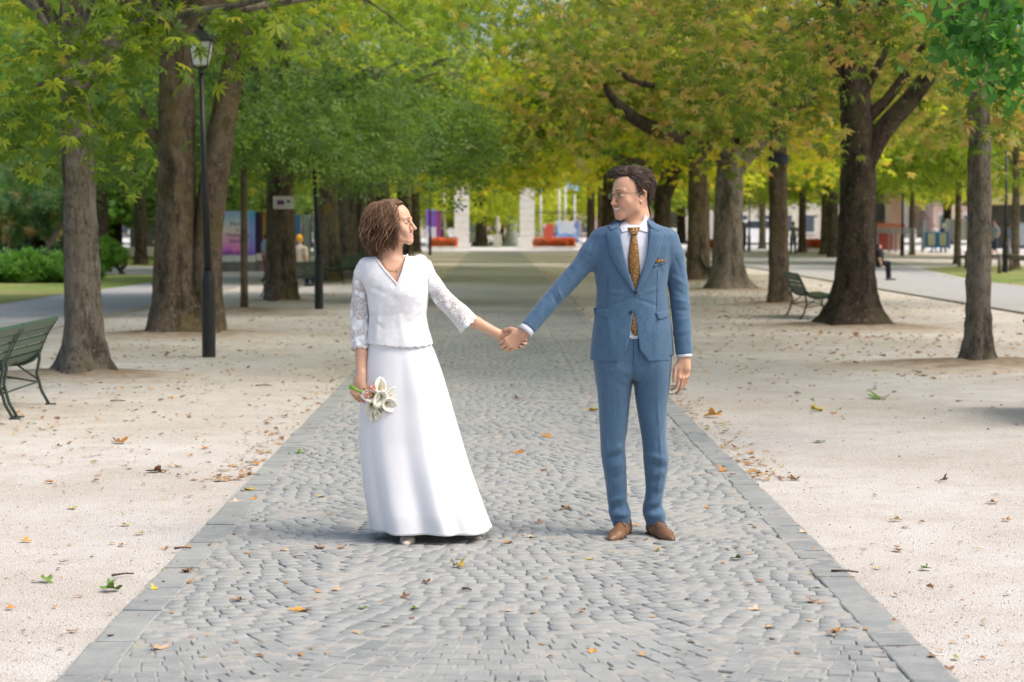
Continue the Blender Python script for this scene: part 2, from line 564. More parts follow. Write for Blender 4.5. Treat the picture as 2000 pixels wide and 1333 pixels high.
def fork_mesh(name, stems, n=22, seed=0, flare=None, bark=.02):
    """stems: list of (points, radii); first may have a flared, buttressed foot"""
    rg = np.random.default_rng(seed)
    V, Fc = [], []
    for si, (pts, rs) in enumerate(stems):
        pts = [Vector(q) for q in pts]
        # resample with Catmull-Rom
        seg = []
        m = max(3, int(14 / max(1, len(pts) - 1))) if si else 14
        for i in range(len(pts) - 1):
            p0, p1, p2, p3 = pts[max(i - 1, 0)], pts[i], pts[i + 1], pts[min(i + 2, len(pts) - 1)]
            for k in range(m):
                t = k / m
                q = .5 * ((2 * p1) + (p2 - p0) * t + (2 * p0 - 5 * p1 + 4 * p2 - p3) * t * t + (3 * p1 - p0 - 3 * p2 + p3) * t ** 3)
                seg.append((q, rs[i] * (1 - t) + rs[i + 1] * t))
        seg.append((pts[-1], rs[-1]))
        nn = n if (si == 0 or rs[0] > .12) else 9
        base = len(V)
        ph = rg.random(6) * 6.28
        up = None
        zb = pts[0].z
        for i, (q, r) in enumerate(seg):
            t = (seg[min(i + 1, len(seg) - 1)][0] - seg[max(i - 1, 0)][0]).normalized()
            if up is None: up = t.orthogonal().normalized()
            up = (up - t * up.dot(t)).normalized(); w = t.cross(up)
            hgt = q.z
            for k in range(nn):
                a = 2 * math.pi * k / nn
                lob = .07 * math.sin(3 * a + ph[0] + hgt * .4) + .05 * math.sin(5 * a + ph[1] - hgt * .7) + .04 * math.sin(9 * a + ph[2] + hgt * .5) * (1 if si == 0 else .4)
                rr = r * (1 + lob) + (bark * (rg.random() - .5) if r > .08 else 0)
                if si == 0 and flare:
                    fl = math.exp(-max(0, hgt - .02) / flare[1])
                    but = .6 + .4 * max(0, math.sin(4 * a + ph[3])) + .35 * max(0, math.sin(3 * a + ph[4]))
                    rr += flare[0] * fl * but
                V.append(tuple(q + up * (math.cos(a) * rr) + w * (math.sin(a) * rr)))
        for i in range(len(seg) - 1):
            for k in range(nn):
                a, b_ = base + i * nn + k, base + i * nn + (k + 1) % nn
                Fc.append((a, b_, b_ + nn, a + nn))
    return np_mesh(name, np.array(V), np.array(Fc))

def limbs(rg, z0, z1, R, r0, nl=7, fork=None, subs=3):
    """rising, spreading limbs with side branches; local to the tree foot"""
    out = []
    a0 = rg.random() * 6.28
    for i in range(nl):
        a = a0 + i * 2.4 + rg.random() * .5
        zs = z0 + (z1 * .45 - z0) * (i / nl) * .6
        L = R * (.55 + .35 * rg.random())
        rise = .9 + 1.8 * rg.random()
        d = Vector((math.cos(a), math.sin(a), 0))
        s = Vector((0, 0, zs))
        if fork is not None: s = Vector(fork) + Vector((0, 0, zs - z0))
        wob = Vector((rg.random() - .5, rg.random() - .5, 0)) * .8
        pts = [s, s + d * L * .3 + Vector((0, 0, rise * .55)), s + d * L * .65 + wob * .5 + Vector((0, 0, rise * .8)), s + d * L + wob + Vector((0, 0, rise * .85 + .2))]
        rr = r0 * (.30 + .25 * rg.random())
        out.append((pts, [rr, rr * .7, rr * .42, rr * .15]))
        for k in range(subs):
            t = .35 + .5 * rg.random()
            b0 = pts[1].lerp(pts[2], t) if k % 2 else pts[2].lerp(pts[3], t * .6)
            a2 = a + (rg.random() - .5) * 2.4
            L2 = R * (.2 + .25 * rg.random())
            d2 = Vector((math.cos(a2), math.sin(a2), .25 * rg.random() - .1))
            out.append(([b0, b0 + d2 * L2 * .5 + Vector((0, 0, .12)), b0 + d2 * L2 - Vector((0, 0, .15 * L2))], [rr * .3, rr * .18, rr * .07]))
    return out

# ----- leaves
def leaflet(L, w, fold=.25, droop=.35):
    """one blade along +x: 6 points, 4 triangles, folded and drooping"""
    v = np.array([[0, 0, 0], [L * .55, w * .5, fold * w - droop * L * .25], [L * .55, 0, -droop * L * .18], [L * .55, -w * .5, fold * w - droop * L * .25], [L, 0, -droop * L * .62], [L * .2, 0, 0]])
    v = v[[0, 1, 2, 3, 4]]
    f = np.array([[0, 2, 1], [0, 3, 2], [1, 2, 4], [2, 3, 4]])
    return v, f
def rotz(v, a):
    c, s = math.cos(a), math.sin(a)
    return np.stack([v[:, 0] * c - v[:, 1] * s, v[:, 0] * s + v[:, 1] * c, v[:, 2]], -1)
def palmate(nl=6, L=.13, w=.05, simple_=False):
    V, Fc = [], []
    for i in range(nl):
        a = (i - (nl - 1) / 2) * (4.4 / (nl - 1))
        Li = L * (1 - .42 * abs(i - (nl - 1) / 2) / ((nl - 1) / 2))
        v, f = leaflet(Li, w * (Li / L) ** .5, .25, .55 + .1 * (i % 2))
        if simple_:
            v = v[[0, 1, 3, 4]]; f = np.array([[0, 2, 1], [1, 2, 3]])
        v = rotz(v, a)
        Fc.append(f + sum(len(q) for q in V)); V.append(v)
    return np.concatenate(V), np.concatenate(Fc)
PALM = palmate(7, .145, .043)
PALM_S = palmate(5, .14, .066, True)
HEART = tuple(leaflet(.10, .075, .15, .3))
SPRIG = (lambda L: (np.concatenate(L), np.concatenate([np.array([[0, 2, 1], [1, 2, 3]]) + 4 * i for i in range(len(L))])))(
    [rotz(leaflet(.085, .05, .1, .4)[0][[0, 1, 3, 4]], a) + np.array([dx, dy, -.01 * i]) for i, (a, dx, dy) in enumerate(((0, .05, 0), (1.1, .02, .02), (-1.1, .02, -.02), (2.6, -.03, .01), (-2.4, -.03, -.02)))])

def rand_rot(n, rg, tilt=.5):
    """matrices: random yaw, then tilt away from vertical"""
    a = rg.random(n) * 2 * np.pi
    tx, ty = rg.normal(0, tilt, n), rg.normal(0, tilt, n)
    ca, sa = np.cos(a), np.sin(a)
    Rz = np.zeros((n, 3, 3)); Rz[:, 0, 0] = ca; Rz[:, 0, 1] = -sa; Rz[:, 1, 0] = sa; Rz[:, 1, 1] = ca; Rz[:, 2, 2] = 1
    cx, sx = np.cos(tx), np.sin(tx)
    Rx = np.zeros((n, 3, 3)); Rx[:, 0, 0] = 1; Rx[:, 1, 1] = cx; Rx[:, 1, 2] = -sx; Rx[:, 2, 1] = sx; Rx[:, 2, 2] = cx
    cy_, sy = np.cos(ty), np.sin(ty)
    Ry = np.zeros((n, 3, 3)); Ry[:, 0, 0] = cy_; Ry[:, 0, 2] = sy; Ry[:, 2, 0] = -sy; Ry[:, 2, 2] = cy_; Ry[:, 1, 1] = 1
    return Rx @ Ry @ Rz

def leaf_mesh(name, tmpl, pos, rg, tilt=.5, smin=.75, smax=1.25, tint=None):
    tv, tf = tmpl
    n = len(pos)
    R = rand_rot(n, rg, tilt)
    sc = smin + (smax - smin) * rg.random(n)
    V = np.einsum('nij,kj->nki', R, tv) * sc[:, None, None] + pos[:, None, :]
    Fc = tf[None] + (np.arange(n) * len(tv))[:, None, None]
    tn = rg.random(n) * .45 + .1 if tint is None else tint
    return np_mesh(name, V.reshape(-1, 3), Fc.reshape(-1, tf.shape[1]), False, {'tint': np.repeat(tn, len(tv))})

def crown_pos(n, R, z0, z1, rg, hollow=1.1, per=12, sig=(.34, .34, .17), low=.55, gaps=.35):
    nc = n // per
    a = rg.random(nc) * 2 * np.pi
    r = R * np.sqrt(rg.random(nc)) * (1 + .12 * np.sin(3 * a + 1) + .08 * np.sin(7 * a))
    rn = np.clip(r / R, 0, 1.1)
    lower = z0 + hollow * (1 - rn ** 1.5) + gaps * np.sin(a * 4 + r * 1.3) + gaps * .8 * np.sin(a * 9 - r * 2.1)
    upper = z0 + (z1 - z0) * np.sqrt(np.clip(1.05 - rn ** 2 * .92, .05, 1))
    pick = rg.random(nc)
    z = np.where(pick < low, lower + np.abs(rg.normal(0, .45, nc)), np.where(pick < low + .3, upper - np.abs(rg.normal(0, .6, nc)), lower + (upper - lower) * rg.random(nc)))
    C = np.stack([r * np.cos(a), r * np.sin(a), z], -1)
    off = rg.normal(0, 1, (nc, per, 3)) * np.array(sig)
    d = np.hypot(off[..., 0], off[..., 1])
    off[..., 2] -= d * d * .35
    pts = (C[:, None, :] + off).reshape(-1, 3)
    ct = np.repeat(rg.random(nc), per)
    tint = np.clip(ct * .45 + rg.random(len(pts)) * .35 + np.clip((pts[:, 2] * 0 + np.hypot(pts[:, 0], pts[:, 1]) / R), 0, 1) * .15, 0, 1)
    return pts, tint

rgt = np.random.default_rng(11)
CROWNS = {}
def mkcrown(key, tmpl, n, R, z0, z1, **kw):
    ls = {k: kw.pop(k) for k in ('tilt', 'smin', 'smax') if k in kw}
    p, t = crown_pos(n, R, z0, z1, rgt, **kw)
    CROWNS[key] = (leaf_mesh('crown_' + key, tmpl, p, rgt, tint=t, **ls), R)
mkcrown('near_a', PALM, 7500, 5.0, 4.3, 9.5, smin=.6, smax=1.2, low=.7)
mkcrown('near_b', PALM, 7000, 4.8, 4.3, 9.0, smin=.6, smax=1.2, low=.7)
mkcrown('mid_a', PALM_S, 6200, 5.2, 3.5, 9.0, smin=1.0, smax=1.7, per=10, low=.75, sig=(.34, .34, .22))
mkcrown('mid_b', PALM_S, 6200, 5.4, 3.5, 9.5, smin=1.0, smax=1.8, per=10, low=.75, sig=(.36, .36, .22))
mkcrown('fine', SPRIG, 12500, 4.2, 2.3, 9.5, smin=.9, smax=1.5, per=9, sig=(.3, .3, .22))
mkcrown('big', PALM_S, 9000, 7.5, 3.4, 16.0, smin=1.7, smax=2.8, per=9, sig=(.6, .6, .4))
mkcrown('full', PALM_S, 9000, 5.5, 1.2, 13.0, smin=1.5, smax=2.4, per=9, sig=(.5, .5, .4), low=.3)

LF_Y = leaf_mat('yellow_green_leaves', [(.10, (.09, .15, .014)), (.38, (.25, .31, .022)), (.64, (.44, .43, .035)), (.88, (.52, .33, .06)), (.99, (.40, .16, .05))], .58, 1.8)
LF_O = leaf_mat('turning_leaves', [(.08, (.06, .11, .018)), (.38, (.15, .21, .028)), (.58, (.27, .29, .045)), (.74, (.44, .33, .13)), (1.0, (.38, .18, .08))], .52, 1.65)
LF_G = leaf_mat('green_leaves', [(.08, (.07, .125, .018)), (.40, (.18, .26, .032)), (.72, (.28, .34, .04)), (.92, (.40, .37, .05)), (1.0, (.34, .14, .03))], .54, 1.75)
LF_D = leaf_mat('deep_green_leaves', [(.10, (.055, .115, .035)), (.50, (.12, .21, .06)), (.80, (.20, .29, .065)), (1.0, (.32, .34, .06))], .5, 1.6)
LF_L = leaf_mat('bluish_linden_leaves', [(.10, (.05, .15, .035)), (.55, (.12, .30, .065)), (.9, (.22, .44, .10))], .5, 1.6)
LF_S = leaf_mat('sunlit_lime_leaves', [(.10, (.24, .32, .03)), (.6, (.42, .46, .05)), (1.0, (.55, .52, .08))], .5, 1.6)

def add_crown(root, key, mat, sc=(1, 1, 1), rz=0.0, off=(0, 0, 0), name='crown', stuff=None):
    me, R = CROWNS[key]
    if not me.materials: me.materials.append(mat)
    o = bpy.data.objects.new(name, me); COL.objects.link(o)
    o.parent = root; o.location = off; o.scale = sc; o.rotation_euler = (0, 0, rz)
    o.material_slots[0].link = 'OBJECT'; o.material_slots[0].material = mat
    return o

def tree(loc, label, r, bark, ckey, cmat, h=6.0, fork=None, flare=(.16, .22), seed=0, sc=(1, 1, 1), lean=(0, 0), group=None, name='chestnut_tree', stems=None, nl=7, off=(0, 0, 0), mnd=1.3, subs=3, R=4.2):
    rg = np.random.default_rng(seed + 100)
    root = thing(name, label, 'tree', (loc[0], loc[1], 0), group=group)
    st = [([(0, 0, -.1), (lean[0] * .15, lean[1] * .1, h * .15), (lean[0] * .5, lean[1] * .5, h * .5), (lean[0], lean[1], h)], [r * 1.06, r * 1.0, r * .86, r * .45])]
    if stems: st = stems
    zf = fork or 3.4
    st = st + limbs(rg, zf, 9, R, r * 1.1, nl, fork=(lean[0] * zf / h, lean[1] * zf / h, zf) if not stems else None, subs=subs)
    me = fork_mesh('trunk', st, seed=seed, flare=flare)
    link_mesh('trunk', me, bark, root)
    add_crown(root, ckey, cmat, sc, rg.random() * 6.28, off)
    if mnd: mound((loc[0], loc[1]), mnd, .08, seed, .9)
    return root

GRP = 'plane and chestnut trees lining the avenue'
# left row
c = G(165, 735)
tree(c, 'slim grey-barked tree with flared foot beside the green bench at the far left', .175, BARK_G, 'near_a', LF_G, h=5.5, fork=2.9, flare=(.23, .22), seed=1, lean=(-.12, 0), mnd=1.25, off=(0, 0, .35))
c = G(352, 655)
r_ = .27
st = [([(0, 0, -.1), (-.05, 0, .8), (-.04, 0, 2.4), (-.02, 0, 5.5)], [.33, .30, .26, .20]),
      ([(.40, .05, -.1), (.36, .05, 1.0), (.52, .05, 2.4), (.82, .0, 3.9), (1.2, 0, 5.2)], [.25, .21, .20, .15, .11]),
      ([(-.25, 0, 2.75), (-.42, -.05, 2.95), (-.52, -.05, 3.25)], [.09, .055, .03])]
tree(c, 'thick twin-stemmed brown trunk rising behind the black lamp post on the left', r_, BARK_B, 'near_b', LF_G, seed=2, flare=(.32, .30), stems=st, fork=4.2, mnd=1.9)
c = G(478, 610)
tree(c, 'thin straight sapling trunk in front of the colourful poster column', .065, BARK_B, 'fine', LF_D, h=5.0, flare=(.02, .1), seed=3, off=(0, 0, .7), sc=(.75, .75, .8), name='young_tree', nl=5, mnd=1.5, R=3, fork=2.8)
c = G(551, 590)
tree(c, 'stout olive-barked tree with a white notice board on its trunk', .30, BARK_B, 'fine', LF_D, h=6, flare=(.10, .2), seed=4, sc=(1.1, 1.1, 1.0), off=(0, 0, .45), mnd=.9)
c = G(643, 552)
tree(c, 'yellow-mossed trunk right of the second lamp post', .29, BARK_M, 'mid_a', LF_G, h=6, flare=(.18, .25), seed=5, sc=(.9, .9, 1))
c = G(697, 548)
st = [([(-.28, 0, -.1), (-.25, 0, 1.2), (-.27, 0, 3), (-.4, 0, 6)], [.36, .30, .28, .2]), ([(.28, .1, -.1), (.25, .1, 1.2), (.3, .1, 3), (.5, .1, 6)], [.34, .28, .26, .2])]
tree(c, 'broad pale grey double trunk just behind the bride', .4, BARK_G, 'mid_b', LF_G, seed=6, stems=st, fork=4)
# right row
c = G(1912, 715)
tree(c, 'slender smooth grey trunk nearest on the right with a low earth mound', .135, BARK_G, 'near_b', LF_O, h=5.5, fork=3.4, flare=(.11, .17), seed=11, lean=(-.05, 0), mnd=1.7)
c = G(1672, 640)
st = [([(0, 0, -.1), (.0, 0, .9), (.02, 0, 2.2), (.0, 0, 3.0), (-.1, 0, 4.4), (.0, 0, 6.5)], [.30, .26, .25, .24, .19, .12]),
      ([(.05, 0, 2.35), (.35, -.05, 2.95), (.85, -.1, 3.55), (1.25, -.1, 4.2), (1.5, 0, 5.4)], [.16, .15, .135, .11, .08]),
      ([(.05, .05, 3.1), (.42, .0, 3.45), (.72, 0, 3.85), (1.0, 0, 4.3)], [.10, .085, .07, .05]),
      ([(0, 0, 3.5), (-.35, 0, 4.0), (-.6, 0, 4.7)], [.10, .08, .05]),
      ([(.02, 0, 3.4), (.28, -.1, 3.95), (.55, -.1, 4.5)], [.08, .06, .04])]
tree(c, 'dark forked trunk with a heavy limb reaching up to the right', .27, BARK_D, 'near_a', LF_O, seed=12, flare=(.42, .34), stems=st, fork=4.3, mnd=2.0)
c = G(1521, 597)
tree(c, 'mottled trunk with a black band standing behind the green bench', .19, BARK_B, 'mid_a', LF_O, h=6, flare=(.08, .2), seed=13, mnd=1.2, lean=(-.05, 0), fork=3.3)
c = G(1422, 568)
st = [([(0, 0, -.1), (-.02, 0, 1.0), (0, 0, 2.4), (.02, 0, 3.5), (.05, 0, 6)], [.36, .33, .31, .28, .16]),
      ([(.1, 0, 2.7), (.5, 0, 3.25), (.95, 0, 3.75), (1.3, 0, 4.6)], [.17, .15, .12, .08]),
      ([(-.1, 0, 3.6), (-.5, -.1, 3.75), (-1.1, -.2, 4.3), (-1.4, -.3, 5.1)], [.12, .11, .09, .06]),
      ([(-.1, 0, 3.0), (-.6, -.1, 3.6), (-1.6, -.4, 3.7), (-2.3, -.5, 4.2), (-2.45, -.5, 5)], [.14, .13, .12, .09, .05])]
tree(c, 'large ribbed trunk with flared roots and curving limbs right of the groom', .33, BARK_G, 'mid_b', LF_Y, seed=14, flare=(.34, .26), stems=st, fork=4.2, mnd=1.7, off=(0, 0, .9))
c = G(1362, 550)
tree(c, 'straight brown trunk behind the dark bench beside the groom\'s shoulder', .30, BARK_B, 'mid_a', LF_Y, h=6.5, flare=(.12, .2), seed=15, fork=3.6)
c = G(1292, 538)
st = [([(0, 0, -.1), (0, 0, 1.6), (.05, 0, 2.6), (.45, 0, 3.9), (.8, 0, 5.4)], [.32, .27, .25, .18, .12]), ([(0, 0, 2.2), (-.5, 0, 3.0), (-1.5, -.3, 3.8), (-1.9, -.3, 5.0)], [.18, .15, .12, .08])]
tree(c, 'dark forked trunk directly behind the groom\'s head', .28, BARK_D, 'mid_b', LF_Y, seed=16, stems=st, fork=3.8)
c = G(1193, 526)
tree(c, 'brown trunk seen just left of the groom\'s head', .33, BARK_D, 'mid_a', LF_Y, h=6.5, flare=(.1, .2), seed=17, fork=3.7, mnd=0)
# the rows run on to the gate
far = [(-4.5, 67, 18), (-4.3, 76, 19), (-4.7, 85, 20), (-4.4, 95, 21), (-4.6, 105, 22), (5.6, 84, 24), (5.4, 94, 25), (5.6, 104, 26), (5.5, 114, 27), (-4.5, 114, 23)]
for x, y, s in far:
    tree((x, y), '%s distant dark trunk of the %s row, counted from the gate' % (['nearest the gate: first', 'second', 'third', 'fourth', 'fifth', 'sixth'][int((118 - y) // 9.2)], 'left' if x < 0 else 'right'), .26 + .04 * math.sin(s * 3), BARK_D if s % 2 else BARK_B,
         'mid_a' if s % 2 else 'mid_b', LF_Y if (x > 0 or y > 75) else LF_G, h=6.5, flare=(.1, .2), seed=s, group='far trees of the ' + ('left' if x < 0 else 'right') + ' row', mnd=0, nl=5, subs=2, fork=3.8, off=(0, 0, .6 if y > 90 else .2))
# a linden whose low twigs hang into the top right corner, its trunk right of the frame
root = thing('linden_tree', 'bluish-green linden foliage hanging into the top right corner', 'tree', (7.0, 15.5, 0))
link_mesh('trunk', fork_mesh('trunk', [([(0, 0, -.1), (0, 0, 2), (0, 0, 6)], [.2, .17, .1]), ([(0, 0, 2.8), (-1.2, -.3, 3.5), (-2.6, -.8, 3.4), (-3.6, -1.2, 3.15)], [.08, .06, .04, .015])], seed=40, flare=(.1, .2)), BARK_G, root)
rg = np.random.default_rng(9)
tw = []
for (px, py, Y, n, s) in [(1985, 40, 13.8, 260, .26), (1930, 20, 13.8, 180, .20), (1900, 95, 13.8, 26, .09), (1950, 120, 13.7, 100, .15), (1870, 45, 13.9, 30, .10), (1990, 175, 13.9, 36, .10), (1972, 195, 13.8, 18, .06), (1860, 62, 13.8, 12, .07), (1895, 150, 13.9, 12, .05)]:
    cc = P(px, py, Y) - Vector((7.0, 15.5, 0))
    tw.append(np.array(cc) + rg.normal(0, 1, (n, 3)) * np.array([s, s * 1.2, s * .8]))
pp = np.concatenate(tw)
up_, tu = crown_pos(4000, 3.6, 3.7, 9, rg, low=.4)
pp = np.concatenate([pp, up_])
link_mesh('crown', leaf_mesh('linden_crown', HEART, pp, rg, tilt=.9, smin=.7, smax=1.35), LF_L, root)

# low twigs of the near chestnuts that hang into the picture
def low_twigs(root_name, spots, tmpl, mat, seed, smin=.6, smax=1.15):
    rt = root_name
    rg = np.random.default_rng(seed)
    o = _org(rt)
    pts = []
    for (px, py, Y, n, sx, sz) in spots:
        n = int(n * 1.3)
        cc = np.array(P(px, py, Y) - o)
        q = rg.normal(0, 1, (n, 3)) * np.array([sx, sx, sz])
        q[:, 2] -= np.abs(q[:, 0]) * .35
        pts.append(cc + q)
    pp = np.concatenate(pts)
    link_mesh('low_foliage', leaf_mesh('low_foliage', tmpl, pp, rg, tilt=.6, smin=smin, smax=smax, tint=.08 + .82 * rg.random(len(pp)) ** (1.8 if seed in (4, 5) else 2.4)), mat, rt)
TR = {o['label']: o for o in bpy.data.objects if o.type == 'EMPTY' and 'label' in o}
def find(word): return [o for k, o in TR.items() if word in k][0]
low_twigs(find('far left'), [(60, 190, 18.6, 60, .30, .2), (150, 60, 18.5, 70, .4, .25), (250, 110, 18.3, 60, .3, .25), (50, 60, 18, 60, .35, .25), (230, 250, 18.4, 34, .2, .16), (280, 40, 18.2, 50, .17, .15), (30, 260, 19, 36, .22, .15), (100, 215, 18, 40, .22, .12), (210, 290, 18.3, 16, .12, .14), (470, 30, 18.6, 50, .22, .12), (500, 100, 19, 24, .15, .12), (250, 340, 18.3, 7, .07, .08), (60, 320, 18.8, 10, .12, .08), (140, 120, 17.9, 40, .25, .2)], PALM, LF_G, 3)
low_twigs(find('heavy limb'), [(1450, 90, 24, 80, .5, .3), (1330, 60, 25, 80, .6, .3), (1600, 60, 23, 70, .35, .22), (1560, 120, 25, 50, .4, .25), (1750, 40, 22, 70, .4, .2), (1640, 30, 22, 60, .4, .2), (1780, 100, 24, 30, .25, .18), (1480, 220, 26, 40, .4, .25), (1560, 250, 27, 40, .4, .2), (1400, 170, 26, 50, .5, .3), (1600, 290, 29, 22, .3, .18)], PALM, LF_O, 4)
low_twigs(find('nearest on the right'), [(1895, 235, 20.5, 12, .10, .08), (1960, 240, 21, 30, .25, .15), (1840, 130, 21, 26, .2, .15), (1990, 160, 21, 30, .2, .2), (1900, 150, 20.8, 20, .2, .15), (1850, 60, 20, 40, .3, .2), (1980, 330, 24, 18, .2, .15)], PALM, LF_O, 5)
low_twigs(find('curving limbs'), [(1150, 130, 40, 90, .9, .5), (1230, 180, 40, 90, .9, .4), (1120, 230, 44, 70, .8, .4), (1300, 120, 38, 80, .8, .4), (1380, 250, 42, 40, .6, .3), (1210, 60, 38, 90, .9, .5), (1080, 60, 40, 80, .9, .5), (1270, 280, 44, 40, .6, .25)], PALM_S, LF_Y, 6, 1.2, 2.0)

# dark curving boughs that show in front of the yellow leaves, right of the centre
def boughs(rt, chains, mat, seed):
    o = _org(rt)
    st = [([tuple(Vector(P(px, py, Y)) - o) for px, py, Y in ch], rs) for ch, rs in chains]
    link_mesh('bough', fork_mesh('bough', st, seed=seed, n=12), mat, rt)
boughs(find('curving limbs'), [([(1422, 300, 47.5), (1395, 285, 44), (1330, 268, 38), (1280, 255, 35), (1230, 225, 34), (1195, 190, 33), (1182, 165, 32.5)], [.16, .14, .13, .13, .10, .07, .04]),
    ([(1400, 270, 47), (1340, 185, 38), (1290, 170, 35), (1240, 160, 33.5), (1195, 128, 33)], [.10, .08, .06, .05, .03]),
    ([(1445, 275, 47), (1480, 262, 46), (1520, 225, 45), (1545, 190, 44)], [.14, .12, .10, .07])], BARK_D, 61)
boughs(find("groom\'s head") if False else [o for k, o in TR.items() if 'directly behind' in k][0], [([(1290, 330, 60), (1260, 322, 57), (1225, 318, 55), (1190, 300, 53), (1150, 270, 52)], [.2, .19, .16, .12, .07]), ([(1300, 380, 60), (1320, 340, 60), (1335, 300, 60)], [.2, .15, .1])], BARK_D, 62)
boughs(find('far left'), [([(250, 62, 19.5), (310, 40, 19), (390, 25, 18.6), (470, 8, 18.4), (540, -8, 18.2)], [.05, .045, .04, .03, .02]), ([(165, 130, 20.3), (110, 150, 19), (60, 175, 18.3)], [.05, .03, .012]), ([(195, 290, 20.4), (250, 330, 18.6), (262, 345, 18.4)], [.02, .012, .006])], BARK_G, 63)
# ---------------------------------------------------------------- smooth-surface modelling (distance fields)
def axis(lo, hi, h, fine=()):
    """grid coordinates, denser inside the (a, b, step) zones"""
    xs = [lo]
    while xs[-1] < hi:
        x = xs[-1]; st = h
        for a, b_, hf in fine:
            if a - .012 <= x <= b_: st = min(st, hf)
        xs.append(x + st)
    return np.array(xs, dtype=np.float32)

class Field:
    def __init__(s, xs, ys, zs):
        s.x, s.y, s.z = xs, ys, zs
        s.v = np.full((len(xs), len(ys), len(zs)), .5, dtype=np.float32)
    def sub(s, lo, hi):
        i = [(max(0, np.searchsorted(a, l) - 1), min(len(a), np.searchsorted(a, h) + 1)) for a, l, h in zip((s.x, s.y, s.z), lo, hi)]
        sl = tuple(slice(a, b_) for a, b_ in i)
        return sl, s.x[sl[0]][:, None, None], s.y[sl[1]][None, :, None], s.z[sl[2]][None, None, :]
    def put(s, lo, hi, fn, k=.01, mode='u', m=.03):
        lo = [a - m - k for a in lo]; hi = [a + m + k for a in hi]
        sl, X, Y, Z = s.sub(lo, hi)
        if s.v[sl].size == 0: return
        d = fn(X, Y, Z)
        a = s.v[sl]
        if mode == 'u':
            h = np.maximum(k - np.abs(a - d), 0) / max(k, 1e-6)
            s.v[sl] = np.minimum(a, d) - h * h * k * .25
        elif mode == 's':       # cut d away
            d = -d
            h = np.maximum(k - np.abs(a - d), 0) / max(k, 1e-6)
            s.v[sl] = np.maximum(a, d) + h * h * k * .25
        elif mode == 'add':
            s.v[sl] = a + d
    def cone(s, a, b, r1, r2, k=.01, mode='u', flat=None):
        a, b = np.array(a, float), np.array(b, float)
        R = max(r1, r2)
        ab = b - a; L2 = float(ab @ ab) + 1e-12
        def fn(X, Y, Z):
            px, py, pz = X - a[0], Y - a[1], Z - a[2]
            t = np.clip((px * ab[0] + py * ab[1] + pz * ab[2]) / L2, 0, 1)
            qx, qy, qz = px - t * ab[0], py - t * ab[1], pz - t * ab[2]
            if flat is not None:   # (dir, factor): stretch distance along dir -> thinner
                dv, fk = flat
                dd = qx * dv[0] + qy * dv[1] + qz * dv[2]
                n2 = qx * qx + qy * qy + qz * qz + dd * dd * (fk * fk - 1)
            else:
                n2 = qx * qx + qy * qy + qz * qz
            return np.sqrt(n2) - (r1 + (r2 - r1) * t)
        s.put(np.minimum(a, b) - R, np.maximum(a, b) + R, fn, k, mode)
    def chain(s, pts, rs, k=.01, **kw):
        for i in range(len(pts) - 1):
            s.cone(pts[i], pts[i + 1], rs[i], rs[i + 1], k, **kw)
    def ell(s, c, r, k=.01, mode='u', R=None):
        c = np.array(c, float); r = np.array(r, float); rm = float(min(r)); RM = float(max(r))
        def fn(X, Y, Z):
            px, py, pz = X - c[0], Y - c[1], Z - c[2]
            if R is not None:
                px, py, pz = [px * R[0][i] + py * R[1][i] + pz * R[2][i] for i in range(3)]
            q = np.sqrt((px / r[0]) ** 2 + (py / r[1]) ** 2 + (pz / r[2]) ** 2)
            q2 = np.sqrt((px / r[0] ** 2) ** 2 + (py / r[1] ** 2) ** 2 + (pz / r[2] ** 2) ** 2) + 1e-9
            return q * (q - 1) / q2
        e = [RM] * 3 if R is not None else r
        s.put(c - e, c + e, fn, k, mode)
    def stack(s, rows, k=.01, mode='u', ex=2.3):
        """rows: (z, cx, cy, rx, ry_front, ry_back) horizontal sections"""
        rows = sorted(rows)
        A = np.array(rows, float)
        zz = s.z
        def cr(col):
            return np.interp(zz, A[:, 0], A[:, col])
        # light smoothing of the interpolated profile
        C = []
        for col in range(1, 6):
            q = cr(col)
            for _ in range(3):
                q2 = q.copy(); q2[1:-1] = (q[:-2] + 2 * q[1:-1] + q[2:]) / 4; q = q2
            C.append(q)
        lo = (min(A[:, 1] - A[:, 3]), min(A[:, 2] - A[:, 4]), A[0, 0]); hi = (max(A[:, 1] + A[:, 3]), max(A[:, 2] + A[:, 5]), A[-1, 0])
        def fn(X, Y, Z):
            iz = np.searchsorted(zz, Z[0, 0, :])
            cx, cy, rx, rf, rb = [q[iz][None, None, :] for q in C]
            dx, dy = X - cx, Y - cy
            ry = np.where(dy < 0, rf, rb)
            q = (np.abs(dx / rx) ** ex + np.abs(dy / ry) ** ex) ** (1 / ex)
            d = (q - 1) * np.minimum(rx, ry)
            return np.maximum(d, np.maximum(A[0, 0] - Z, Z - A[-1, 0]))
        s.put(lo, hi, fn, k, mode)
    def bumps(s, strokes):
        """folds: (a, b, width, height) ridges (+) or valleys (-) along a segment"""
        for a, b, w, h in strokes:
            a, b = np.array(a, float), np.array(b, float); ab = b - a; L2 = float(ab @ ab) + 1e-12
            def fn(X, Y, Z):
                px, py, pz = X - a[0], (Y - a[1]) * .45, Z - a[2]
                t = np.clip((px * ab[0] + py * ab[1] + pz * ab[2]) / L2, 0, 1)
                d2 = (px - t * ab[0]) ** 2 + (py - t * ab[1]) ** 2 + (pz - t * ab[2]) ** 2
                return -h * np.exp(-d2 / (w * w)) * (1 - .5 * np.abs(2 * t - 1))
            e = 2.2 * w
            s.put(np.minimum(a, b) - e - np.array([0, .08, 0]), np.maximum(a, b) + e + np.array([0, .08, 0]), fn, 0, 'add', 0)
